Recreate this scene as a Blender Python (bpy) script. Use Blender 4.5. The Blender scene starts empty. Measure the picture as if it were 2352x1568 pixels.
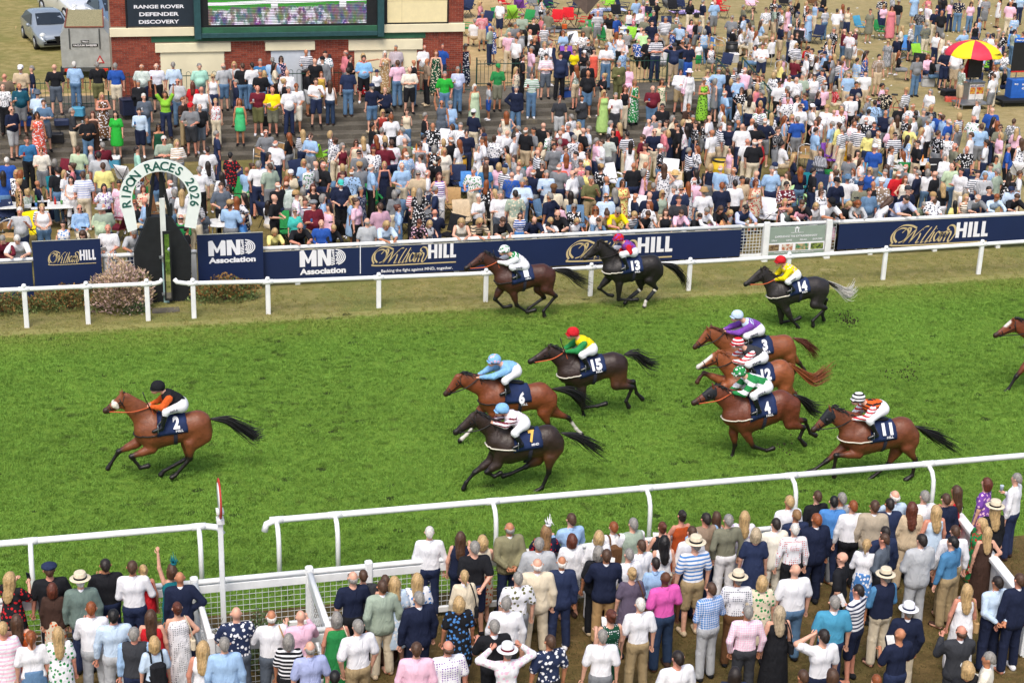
import bpy, math, random
import numpy as np
from math import sin, cos, radians, pi, atan2, hypot, sqrt
from mathutils import Vector, Matrix
random.seed(7); rng = np.random.default_rng(7)
D = bpy.data; SC = bpy.context.scene; COLL = SC.collection

# ------------------------------------------------------------------ camera, sky, sun, exposure
CAM_H = 14.5; PITCH = radians(20.5); ROLL = radians(1.8); YAW = radians(15); FPX = 3823.0
_f0 = np.array([sin(YAW), cos(YAW), 0.]); _r0 = np.array([cos(YAW), -sin(YAW), 0.]); _u0 = np.array([0, 0, 1.])
FW = _f0*cos(PITCH) - _u0*sin(PITCH); _u1 = _u0*cos(PITCH) + _f0*sin(PITCH)
RT = _r0*cos(ROLL) + _u1*sin(ROLL); UP = _u1*cos(ROLL) - _r0*sin(ROLL); CC = np.array([0, 0, CAM_H])
cam_d = D.cameras.new('camera'); cam = D.objects.new('camera', cam_d); COLL.objects.link(cam)
cam_d.sensor_width = 36; cam_d.lens = 36*FPX/2352.; cam_d.clip_start = 1; cam_d.clip_end = 2000
_m = Matrix.Identity(4)
for i in range(3):
    _m[i][0] = RT[i]; _m[i][1] = UP[i]; _m[i][2] = -FW[i]; _m[i][3] = CC[i]
cam.matrix_world = _m; SC.camera = cam
world = D.worlds.new('World'); SC.world = world; world.use_nodes = True
wn = world.node_tree; bg = wn.nodes['Background']; sky = wn.nodes.new('ShaderNodeTexSky')
sky.sky_type = 'NISHITA'; sky.sun_disc = False; sky.sun_elevation = radians(58); sky.sun_rotation = radians(205)
sky.air_density = 1.0; sky.dust_density = 4.0; sky.ozone_density = 0.6
wn.links.new(sky.outputs[0], bg.inputs[0]); bg.inputs[1].default_value = 0.15
sun_d = D.lights.new('sun', 'SUN'); sun_d.energy = 1.5; sun_d.angle = radians(22); sun_d.color = (1, .96, .9)
sun = D.objects.new('sun', sun_d); COLL.objects.link(sun)
_el, _az = radians(58), radians(205)
_sd = Vector((sin(_az)*cos(_el), cos(_az)*cos(_el), sin(_el)))
sun.rotation_euler = _sd.to_track_quat('Z', 'Y').to_euler(); sun.location = (0, 0, 60)
SC.view_settings.view_transform = 'Standard'; SC.view_settings.look = 'None'
SC.view_settings.exposure = 0.44; SC.view_settings.gamma = 1; SC.view_settings.use_curve_mapping = False

def ray(x, y):
    d = RT*(x-1176) - UP*(y-784) + FW*FPX
    return d/np.linalg.norm(d)
def at(x, y, z=0.):
    d = ray(x, y); return CC + d*((z-CAM_H)/d[2])
def onY(x, y, Y):
    d = ray(x, y); p = CC + d*(Y/d[1]); return p[0], p[2]
def proj(p):
    v = np.array(p) - CC; zc = v@FW
    return 1176 + FPX*(v@RT)/zc, 784 - FPX*(v@UP)/zc

# ------------------------------------------------------------------ materials
def lin(h):
    if not isinstance(h, str): return tuple(h)
    r = []
    for i in (0, 2, 4):
        c = int(h[i:i+2], 16)/255.
        r.append(c/12.92 if c <= .04045 else ((c+.055)/1.055)**2.4)
    return tuple(r)
class NT:
    def __init__(s, name):
        s.m = D.materials.new(name); s.m.use_nodes = True; s.t = s.m.node_tree
        s.b = s.t.nodes['Principled BSDF']
    def n(s, typ, **kw):
        o = s.t.nodes.new('ShaderNode'+typ)
        for k, v in kw.items():
            if k.startswith('i_'):
                o.inputs[k[2:].replace('_', ' ')].default_value = v
            else: setattr(o, k, v)
        return o
    def l(s, a, b): s.t.links.new(a, b)
    def mix(s, fac, c1, c2):
        m = s.n('MixRGB')
        for i, c in ((1, c1), (2, c2)):
            if hasattr(c, 'is_linked') or hasattr(c, 'links'): s.l(c, m.inputs[i])
            else: m.inputs[i].default_value = (*c[:3], 1)
        if hasattr(fac, 'links'): s.l(fac, m.inputs[0])
        else: m.inputs[0].default_value = fac
        return m.outputs[0]
    def math(s, op, a, b=None, c=None):
        m = s.n('Math', operation=op)
        for i, v in enumerate((a, b, c)):
            if v is None: continue
            if hasattr(v, 'links'): s.l(v, m.inputs[i])
            else: m.inputs[i].default_value = v
        return m.outputs[0]
    def noise(s, vec, scale, detail=3, rough=.55, dist=0.):
        o = s.n('TexNoise'); o.inputs['Scale'].default_value = scale; o.inputs['Detail'].default_value = detail
        o.inputs['Roughness'].default_value = rough; o.inputs['Distortion'].default_value = dist
        if vec is not None: s.l(vec, o.inputs['Vector'])
        return o.outputs[0]
    def ramp(s, fac, a, b):
        m = s.n('MapRange'); m.interpolation_type = 'SMOOTHSTEP'
        s.l(fac, m.inputs[0]); m.inputs[1].default_value = a; m.inputs[2].default_value = b
        return m.outputs[0]
    def bump(s, h, strength, dist=.01):
        b = s.n('Bump'); b.inputs['Strength'].default_value = strength; b.inputs['Distance'].default_value = dist
        s.l(h, b.inputs['Height']); s.l(b.outputs[0], s.b.inputs['Normal'])
    def obj(s): return s.n('TexCoord').outputs['Object']
    def pos(s): return s.n('NewGeometry').outputs['Position']
    def scaled(s, vec, v):
        m = s.n('Mapping'); s.l(vec, m.inputs[0]); m.inputs['Scale'].default_value = v; return m.outputs[0]
MATS = {}
def plain(name, col, rough=.6, metal=0., var=.12, scale=6., spec=.4, bump=0.):
    if name in MATS: return MATS[name]
    t = NT(name); c = lin(col); o = t.obj()
    nz = t.noise(o, scale, 4)
    t.l(t.mix(t.ramp(nz, .3, .75), [x*(1-var) for x in c], [min(1, x*(1+var)) for x in c]), t.b.inputs['Base Color'])
    t.b.inputs['Roughness'].default_value = rough; t.b.inputs['Metallic'].default_value = metal
    t.b.inputs['Specular IOR Level'].default_value = spec
    if bump: t.bump(nz, bump)
    MATS[name] = t.m; return t.m
COL = dict(white='e9e9ec', ivory='e8e2d2', cream='ddd0b6', beige='c9b597', stone='b3a692', taupe='94806d', tan='b08f63', khaki='a5916e',
  camel='b4936a', brown='6b4c33', darkbrown='43312a', black='212226', charcoal='3a3c41', grey='7f8286', slate='5d6672', lightgrey='b4b7ba',
  navy='2a3451', darknavy='20273e', royal='2d55a5', blue='4f86c6', denimblue='4f83ac', lightblue='9fbfe2', paleblue='c2d6ea', skyblue='86b9e4',
  steelblue='3f78a8', slateblue='627f9d', lavender='bcc4e0', lavenderblue='aab4dd', denim='5f7fa0', darkdenim='2c3d58', petrol='1f5264', teal='1c6f7a',
  skyteal='4c97b8', turquoise='49c0b4', mint='a6d6c3', sage='9fae9d', sagegrey='6d7f78', palegreen='bccfae', palelime='b9e0a0', lime='8cc63f',
  limegreen='a9cc7b', green='2f8a4c', brightgreen='2fae3e', seagreen='4cc07c', darkgreen='1d4b37', olive='6a6a45', olivegrey='7c7c6a', tweed='8a8668',
  greybrown='7b6c5c', greygreen='84907c', slategreen='5b6b62', yellow='f0d81c', paleyellow='eadf8d', gold='c9a64a', orange='d5602a', rust='b24f26', peach='edb27c',
  coral='e0604e', salmon='d8808a', red='c6262e', brick='96362f', maroon='6b2330', pink='eec0d4', magenta='dd5fae', mauve='c39bac', lilac='c9b0e0',
  purple='7c4aa6', plum='5f5668', leopard='b08f63', straw='d9b980', blush='efe0e6')
GWORD = {'~': 'hooped', '=': 'striped', '#': 'checked', '*': 'patterned', '.': 'spotted'}
def cloth(spec):
    """garment colour word with an optional pattern: 'white#blue' is a blue check on white"""
    key = 'cloth '+spec
    if key in MATS: return MATS[key]
    pat = next((c for c in '=#*.~' if c in spec), None)
    a, b = (spec.split(pat)+[None])[:2] if pat else (spec, None)
    c1 = lin(COL[a]); t = NT(key); o = t.obj()
    wr = t.noise(t.scaled(o, (1, 1, .5)), 6.5, 4, .6, 1.5)
    base = t.mix(t.ramp(wr, .25, .8), [x*.9 for x in c1], [min(.9, x*1.06) for x in c1])
    if pat:
        c2 = lin(COL[b]); sx = t.n('SeparateXYZ'); t.l(o, sx.inputs[0]); X, Y, Z = sx.outputs
        if pat == '=':
            f = t.math('GREATER_THAN', t.math('FRACT', t.math('MULTIPLY', Z, 15.)), .58)
        elif pat == '~':
            f = t.math('GREATER_THAN', t.math('FRACT', t.math('MULTIPLY', t.math('ADD', Z, t.math('MULTIPLY', X, .35)), 4.6)), .58)
        elif pat == '#':
            fx = t.math('GREATER_THAN', t.math('FRACT', t.math('MULTIPLY', X, 26.)), .6)
            fz = t.math('GREATER_THAN', t.math('FRACT', t.math('MULTIPLY', Z, 26.)), .6)
            f = t.math('MULTIPLY', t.math('ADD', fx, fz), .42)
        elif pat == '.':
            v = t.n('TexVoronoi'); v.inputs['Scale'].default_value = 26; v.inputs['Randomness'].default_value = .15; t.l(o, v.inputs['Vector'])
            f = t.math('LESS_THAN', v.outputs['Distance'], .3)
        else:
            v = t.n('TexVoronoi'); v.inputs['Scale'].default_value = 15; t.l(o, v.inputs['Vector'])
            f = t.math('LESS_THAN', t.math('ADD', v.outputs['Distance'], t.math('MULTIPLY', t.noise(o, 30, 2), .35)), .55)
        base = t.mix(f, base, c2)
    t.l(base, t.b.inputs['Base Color']); t.b.inputs['Roughness'].default_value = .85
    t.b.inputs['Specular IOR Level'].default_value = .15
    t.bump(wr, .75, .05); MATS[key] = t.m; return t.m
SKIN = {'fair': 'd9a58c', 'pink': 'd08f78', 'tan': 'b97d5c', 'dark': '5c3a28'}
def skin(k): return plain('skin '+k, SKIN[k], .55, var=.1, scale=14)
HAIR = dict(white='d8d4cc', grey='8d8983', grayblonde='b3a184', blonde='bb9c6c', lightbrown='8f6d48', brown='4e3524', dark='241a15', black='100d0c', ginger='8a4a22', auburn='5e2e1d', red='8c2a18')
def hairm(k):
    key = 'hair '+k
    if key in MATS: return MATS[key]
    t = NT(key); c = lin(HAIR[k]); o = t.obj()
    st = t.noise(t.scaled(o, (60, 60, 8)), 1., 3, .6, .5)
    t.l(t.mix(t.ramp(st, .3, .7), [x*.6 for x in c], [min(.85, x*1.18) for x in c]), t.b.inputs['Base Color'])
    t.b.inputs['Roughness'].default_value = .5; t.bump(st, .6, .01); MATS[key] = t.m; return t.m
WHITE = plain('white gloss paint', 'e8eae9', .4, var=.07, scale=5.)
PLASTIC = plain('white rail plastic', 'ecedec', .3, var=.07, scale=3.5)
BOARD = plain('navy board print', '16264d', .5, var=.05, scale=1.)
LETTER = plain('white print', 'ececf0', .5, var=.02); GOLD = plain('gold print', 'cdb98a', .45, var=.03)
BLACK = plain('black paint', '1b1d1f', .6, var=.15); STEEL = plain('galvanised steel', '8f9396', .4, .6)
WIRE = plain('white wire', 'd9dcdc', .5, var=.05)
GREENP = plain('dark green paint', '1f4439', .5); GLASS_DARK = plain('dark glass', '20262b', .08, spec=.8)
ALU = plain('aluminium tube', 'c8cacc', .35, .5)

# ------------------------------------------------------------------ mesh helpers
def np_mesh(name, V, Q, smooth=True, mats=(None,), midx=None):
    V = np.asarray(V, np.float32); Q = np.asarray(Q, np.int32); me = D.meshes.new(name); k = Q.shape[1]
    me.vertices.add(len(V)); me.vertices.foreach_set('co', V.ravel())
    me.loops.add(Q.size); me.loops.foreach_set('vertex_index', Q.ravel())
    me.polygons.add(len(Q)); me.polygons.foreach_set('loop_start', np.arange(0, Q.size, k, dtype=np.int32))
    if midx is not None: me.polygons.foreach_set('material_index', np.asarray(midx, np.int32))
    me.polygons.foreach_set('use_smooth', np.full(len(Q), bool(smooth)))
    me.update(calc_edges=True)
    for m in mats: me.materials.append(m)
    return me
def link(name, me, parent=None, mat=None, loc=None):
    o = D.objects.new(name, me); COLL.objects.link(o)
    if parent is not None: o.parent = parent
    if mat is not None: o.material_slots[0].link = 'OBJECT'; o.material_slots[0].material = mat
    if loc is not None: o.location = loc
    return o
USED = {}
def tag(o, label=None, cat=None, group=None, kind=None):
    if label: o['label'] = label
    if cat: o['category'] = cat
    if group: o['group'] = group
    if kind: o['kind'] = kind
    return o
def empty(name, loc, rz=0., label=None, cat=None, group=None):
    o = D.objects.new(name, None); COLL.objects.link(o); o.location = loc; o.rotation_euler = (0, 0, rz); o.empty_display_size = .1
    return tag(o, label, cat, group)
class MB:
    def __init__(s): s.v = []; s.f = []
    def add(s, V, F):
        n = len(s.v); s.v += [tuple(map(float, p)) for p in V]; s.f += [tuple(int(i)+n for i in q) for q in F]; return s
    def box(s, x0, x1, y0, y1, z0, z1):
        return s.add([(x0,y0,z0),(x1,y0,z0),(x1,y1,z0),(x0,y1,z0),(x0,y0,z1),(x1,y0,z1),(x1,y1,z1),(x0,y1,z1)],
                     [(3,2,1,0),(4,5,6,7),(0,1,5,4),(1,2,6,5),(2,3,7,6),(3,0,4,7)])
    def bbox(s, x0, x1, y0, y1, z0, z1, b=.01):
        """box with chamfered vertical and top edges"""
        P = [(x0+b,y0),(x1-b,y0),(x1,y0+b),(x1,y1-b),(x1-b,y1),(x0+b,y1),(x0,y1-b),(x0,y0+b)]
        cx, cy = (x0+x1)/2, (y0+y1)/2; sx = 1-2*b/max(x1-x0, 1e-6); sy = 1-2*b/max(y1-y0, 1e-6)
        V = [(x,y,z0) for x,y in P]+[(x,y,z1-b) for x,y in P]+[(cx+(x-cx)*sx, cy+(y-cy)*sy, z1) for x,y in P]
        F = [tuple(range(7,-1,-1)), tuple(range(16,24))]
        for k in (0, 8):
            for i in range(8): F.append((k+i, k+(i+1)%8, k+8+(i+1)%8, k+8+i))
        return s.add(V, F)
    def prism(s, poly, y0, y1):
        """polygon in x,z extruded along y"""
        n = len(poly); V = [(x,y0,z) for x,z in poly]+[(x,y1,z) for x,z in poly]
        A = sum(poly[i][0]*poly[(i+1)%n][1]-poly[(i+1)%n][0]*poly[i][1] for i in range(n))
        F = [tuple(range(n)), tuple(range(2*n-1, n-1, -1))]+[(i, i+n, (i+1)%n+n, (i+1)%n) for i in range(n)]
        if A < 0: F = [f[::-1] for f in F]
        return s.add(V, F)
    def tube(s, pts, r, n=8, cap=True, sq=1.):
        P = [Vector(p) for p in pts]; m = len(P); R = r if hasattr(r, '__len__') else [r]*m; V = []; F = []
        ref = None
        for i in range(m):
            d = (P[min(i+1, m-1)]-P[max(i-1, 0)]); d = d.normalized() if d.length > 1e-9 else Vector((0, 0, 1))
            if ref is None: ref = Vector((0, 0, 1)) if abs(d.z) < .9 else Vector((1, 0, 0))
            a = d.cross(ref).normalized(); b = a.cross(d).normalized(); ref = b
            for k in range(n):
                t = 2*pi*(k+.5)/n; V.append(P[i]+a*(cos(t)*R[i])+b*(sin(t)*R[i]*sq))
        for i in range(m-1):
            for k in range(n): F.append((i*n+k, i*n+(k+1)%n, (i+1)*n+(k+1)%n, (i+1)*n+k))
        if cap: F += [tuple(range(n-1, -1, -1)), tuple(range((m-1)*n, m*n))]
        return s.add(V, F)
    def lathe(s, prof, n=16, c=(0, 0, 0), axis='z'):
        V = []; F = []
        for r, h in prof:
            for k in range(n):
                t = 2*pi*k/n; p = (r*cos(t), r*sin(t), h)
                if axis == 'y': p = (p[0], -p[2], p[1])
                if axis == 'x': p = (p[2], p[0], p[1])
                V.append((p[0]+c[0], p[1]+c[1], p[2]+c[2]))
        for i in range(len(prof)-1):
            for k in range(n): F.append((i*n+k, i*n+(k+1)%n, (i+1)*n+(k+1)%n, (i+1)*n+k))
        F += [tuple(range(n-1, -1, -1)), tuple(range((len(prof)-1)*n, len(prof)*n))]
        return s.add(V, F)
    def mesh(s, name, mat=None, smooth=False):
        me = D.meshes.new(name); me.from_pydata(s.v, [], s.f); me.update()
        if smooth: me.polygons.foreach_set('use_smooth', [True]*len(me.polygons))
        me.materials.append(mat); return me
    def build(s, name, mat, parent=None, smooth=False, loc=None):
        return link(name, s.mesh(name, mat, smooth), parent, None, loc)
def smoothpath(pts, n=6):
    P = [np.array(p, float) for p in pts]; P = [2*P[0]-P[1]]+P+[2*P[-1]-P[-2]]; out = []
    for i in range(1, len(P)-2):
        for k in range(n):
            t = k/n; a, b, c, d = P[i-1:i+3]
            out.append(.5*((2*b)+(c-a)*t+(2*a-5*b+4*c-d)*t*t+(3*b-a-3*c+d)*t**3))
    out.append(P[-2]); return out
def lerp(a, b, t): return np.array(a, float)+(np.array(b, float)-np.array(a, float))*t

# text as mesh, normalised: x 0..w, z up
_tc = {}
def text_np(s, bold=0.):
    k = (s, bold)
    if k not in _tc:
        cu = D.curves.new('text', 'FONT'); cu.body = s; cu.size = 1; cu.offset = bold; cu.extrude = .006; cu.resolution_u = 4
        o = D.objects.new('text', cu); COLL.objects.link(o); dg = bpy.context.evaluated_depsgraph_get()
        me = D.meshes.new_from_object(o.evaluated_get(dg)); n = len(me.vertices); V = np.zeros(n*3, np.float32); me.vertices.foreach_get('co', V)
        F = [tuple(p.vertices) for p in me.polygons]; D.objects.remove(o); D.curves.remove(cu); D.meshes.remove(me)
        _tc[k] = (V.reshape(-1, 3), F)
    return _tc[k]
def text(s, x0, x1, z0, z1, Y, mat, parent, name='lettering', bold=.02, slope=0.):
    V, F = text_np(s, bold); lo, hi = V.min(0), V.max(0); b = MB()
    u = (V[:, 0]-lo[0])/max(hi[0]-lo[0], 1e-6); w = (V[:, 1]-lo[1])/max(hi[1]-lo[1], 1e-6)
    P = np.stack([x0+u*(x1-x0), Y-(V[:, 2]-lo[2])/(hi[2]-lo[2]+1e-9)*.006, z0+w*(z1-z0)+u*slope], 1)
    b.add(P, F); o = b.build(name, mat, parent); return o

# ------------------------------------------------------------------ implicit surfaces (smooth union of tapered capsules) -> quads
def surfnet(Dv, X, Y, Z):
    S = Dv < 0; nx, ny, nz = Dv.shape
    cnt = np.zeros((nx-1, ny-1, nz-1), np.uint8)
    for a in (0, 1):
        for b in (0, 1):
            for c in (0, 1): cnt += S[a:nx-1+a, b:ny-1+b, c:nz-1+c]
    M = (cnt > 0) & (cnt < 8); idx = np.full(M.shape, -1, np.int32); n = int(M.sum()); idx[M] = np.arange(n)
    I, J, K = np.nonzero(M); C = {}
    for a in (0, 1):
        for b in (0, 1):
            for c in (0, 1): C[a, b, c] = Dv[I+a, J+b, K+c]
    acc = np.zeros((n, 3)); num = np.zeros(n)
    for ax in range(3):
        for p in (0, 1):
            for q in (0, 1):
                k0 = [0, 0, 0]; o = [i for i in range(3) if i != ax]; k0[o[0]] = p; k0[o[1]] = q; k1 = list(k0); k1[ax] = 1
                a, b = C[tuple(k0)], C[tuple(k1)]; m = (a < 0) != (b < 0); t = np.where(m, a/np.where(m, a-b, 1), 0)
                acc[:, o[0]] += m*p; acc[:, o[1]] += m*q; acc[:, ax] += m*t; num += m
    acc /= num[:, None]
    V = np.stack([X[I]+acc[:, 0]*(X[I+1]-X[I]), Y[J]+acc[:, 1]*(Y[J+1]-Y[J]), Z[K]+acc[:, 2]*(Z[K+1]-Z[K])], 1)
    Q = []
    for ax in range(3):
        s0 = [slice(1, -1)]*3; s1 = [slice(1, -1)]*3; s0[ax] = slice(0, -1); s1[ax] = slice(1, None)
        A, B = S[tuple(s0)], S[tuple(s1)]; e = np.nonzero(A != B); ins = A[e]; g = [e[0]+1, e[1]+1, e[2]+1]; g[ax] = e[ax]
        u, w = [(1, 2), (2, 0), (0, 1)][ax]
        def cell(du, dw):
            h = list(g); h[u] = h[u]+du; h[w] = h[w]+dw; return idx[h[0], h[1], h[2]]
        q = np.stack([cell(-1, -1), cell(0, -1), cell(0, 0), cell(-1, 0)], 1); q[~ins] = q[~ins][:, ::-1]; Q.append(q)
    return V, np.concatenate(Q)
def cap(a, b=None, ra=.1, rb=None, k=.04, q=1., n=(0, 1, 0)):
    b = a if b is None else b; return (np.array(a, float), np.array(b, float), ra, ra if rb is None else rb, k, q, np.array(n, float))
def implicit(prims, vox, cuts=(), zf=None):
    lo = np.min([np.minimum(p[0], p[1])-max(p[2], p[3]) for p in prims], 0)-2*vox
    hi = np.max([np.maximum(p[0], p[1])+max(p[2], p[3]) for p in prims], 0)+2*vox
    G = [np.arange(lo[i], hi[i]+vox, vox) for i in range(3)]
    if zf:
        z, v2 = zf
        if hi[2] > z > lo[2]: G[2] = np.concatenate([np.arange(lo[2], z, vox), np.arange(z, hi[2]+v2, v2)])
    Dv = np.full([len(g) for g in G], .5)
    for a, b, ra, rb, k, q, n in prims:
        m = max(ra, rb)+k+3*vox; sl = []
        for i in range(3):
            i0 = np.searchsorted(G[i], min(a[i], b[i])-m); i1 = np.searchsorted(G[i], max(a[i], b[i])+m); sl.append(slice(i0, max(i1, i0+1)))
        P = [G[0][sl[0]][:, None, None]-a[0], G[1][sl[1]][None, :, None]-a[1], G[2][sl[2]][None, None, :]-a[2]]
        if q != 1.:
            dn = P[0]*n[0]+P[1]*n[1]+P[2]*n[2]; P = [P[i]+dn*(n[i]*(1/q-1)) for i in range(3)]
        ba = b-a
        if q != 1.: ba = ba+n*(ba@n)*(1/q-1)
        L = ba@ba
        if L > 1e-9:
            t = np.clip((P[0]*ba[0]+P[1]*ba[1]+P[2]*ba[2])/L, 0, 1)
            d = np.sqrt((P[0]-t*ba[0])**2+(P[1]-t*ba[1])**2+(P[2]-t*ba[2])**2)-(ra+(rb-ra)*t)
        else: d = np.sqrt(P[0]**2+P[1]**2+P[2]**2)-ra
        if q != 1.: d = d*(.5+.5*q)
        o = Dv[tuple(sl)]
        if k > 0:
            h = np.maximum(k-np.abs(o-d), 0)/k; Dv[tuple(sl)] = np.minimum(o, d)-h*h*k*.25
        else: Dv[tuple(sl)] = np.minimum(o, d)
    for pt, nn in cuts:
        pl = (G[0][:, None, None]-pt[0])*nn[0]+(G[1][None, :, None]-pt[1])*nn[1]+(G[2][None, None, :]-pt[2])*nn[2]
        Dv = np.maximum(Dv, pl)
    return surfnet(Dv, *G)
# ------------------------------------------------------------------ ground
def zg(x, y):
    """height of the ground people stand on"""
    if y < 56.3: return 0.
    if x < 24.6:
        if y < 59.6: return .18*(int((y-56.3)/.55)+1)
        if y < 62.3: return 1.08
        return 1.08-.75*min(1, (y-62.3)/7.)
    return 0.
def ground_mat(name, c1, c2, c3, kind):
    t = NT(name); p = t.pos()
    big = t.noise(p, .35, 4, .6); mid = t.noise(t.scaled(p, (1, 1.4, 1)), 2.2, 4, .6); fine = t.noise(p, 22., 4, .7)
    a = t.mix(t.ramp(mid, .35, .68), lin(c1), lin(c2))
    a = t.mix(t.math('MULTIPLY', t.ramp(big, .45, .72), .75), a, lin(c3))
    a = t.mix(t.math('MULTIPLY', t.ramp(fine, .35, .75), .45), a, [x*.45 for x in lin(c1)])
    if kind == 'turf':     # the turf thins into the dry verge towards the far rail, divots
        sx = t.n('SeparateXYZ'); t.l(p, sx.inputs[0])
        e = t.math('ADD', sx.outputs[1], t.math('MULTIPLY', t.math('SUBTRACT', mid, .5), .5))
        a = t.mix(t.ramp(e, 39.6, 40.1), a, lin('8d8a55'))
        v = t.n('TexVoronoi'); v.inputs['Scale'].default_value = 1.15; t.l(t.scaled(p, (1, 1.3, 1)), v.inputs['Vector'])
        dv = t.math('LESS_THAN', t.math('ADD', v.outputs['Distance'], t.math('MULTIPLY', t.noise(p, 9, 3), .3)), .3)
        a = t.mix(t.math('MULTIPLY', dv, .85), a, lin('232c17'))
    if kind == 'verge':
        w = t.noise(t.scaled(p, (1, 1.5, 1)), 1.1, 5, .7)
        a = t.mix(t.math('MULTIPLY', t.ramp(w, .58, .72), .4), a, lin('b7a77c'))
    t.l(a, t.b.inputs['Base Color']); t.b.inputs['Roughness'].default_value = .95; t.b.inputs['Specular IOR Level'].default_value = .1
    t.bump(t.math('ADD', fine, mid), .6, .04); return t.m
M_TURF = ground_mat('turf', '5e7d2e', '6b8b34', '76963b', 'turf')
M_VERGE = ground_mat('dry verge', '7c7a48', '93895a', '6e7a40', 'verge')
M_LAWN = ground_mat('trodden far lawn', '74683f', '8b7d54', '66693a', 'verge')
M_TAN = ground_mat('parched bank', 'b1976b', 'caae82', 'a08e5c', 'verge'); M_RB = ground_mat('right bank grass', '998b60', 'ad9c72', '87845a', 'verge')
M_NEAR = ground_mat('trodden near lawn', '5e4f31', '76623f', '55552f', 'verge')
M_BASE = ground_mat('open grass', '84804c', '9b8f5c', '77783f', 'verge')
def sheet(name, x0, x1, y0, y1, z, mat, nx=1, ny=1, hf=None):
    X = np.linspace(x0, x1, nx+1); Y = np.linspace(y0, y1, ny+1); gx, gy = np.meshgrid(X, Y, indexing='ij')
    gz = np.full(gx.shape, z) if hf is None else np.vectorize(hf)(gx, gy)
    V = np.stack([gx, gy, gz], -1).reshape(-1, 3); i = np.arange((nx+1)*(ny+1)).reshape(nx+1, ny+1)
    Q = np.stack([i[:-1, :-1], i[1:, :-1], i[1:, 1:], i[:-1, 1:]], -1).reshape(-1, 4)
    return tag(link(name, np_mesh(name, V, Q, True, (mat,))), kind='structure')
sheet('ground', -300, 400, -40, 700, -.06, M_BASE)
turf = sheet('race_track', -30, 70, 25.4, 40.3, .0, M_TURF)
sheet('verge', -30, 70, 40.3, 43.0, .0, M_VERGE)
sheet('far_lawn', -30, 24.6, 43.0, 56.4, .0, M_LAWN)
def bank(x, y):
    if x < 24.6: z = zg(x, max(y, 62.31)) if y > 62.3 else 1.07
    else: z = 0.
    return z+.05*sin(x*.7)*sin(y*.45)*(1 if y > 64 else 0)
tan_l = sheet('upper_bank', -30, 24.6, 61.9, 130, 0, M_TAN, 40, 60, bank)
sheet('right_bank', 24.6, 110, 43.0, 130, 0, M_RB, 40, 40, lambda x, y: .04*sin(x*.5)*sin(y*.4)*(1 if 50 < y else 0)*(1 if x > 25 else 0)+.004)
# car park grass left of the brick stand is greener: a separate field
sheet('car_park', -30, .6, 63.2, 130, 0, ground_mat('car park grass', '857d4a', 'a39564', '70743c', 'verge'), 24, 40, lambda x, y: bank(x, y)+.006)
sheet('near_lawn', -30, 70, 2, 25.4, .0, M_NEAR)

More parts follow.
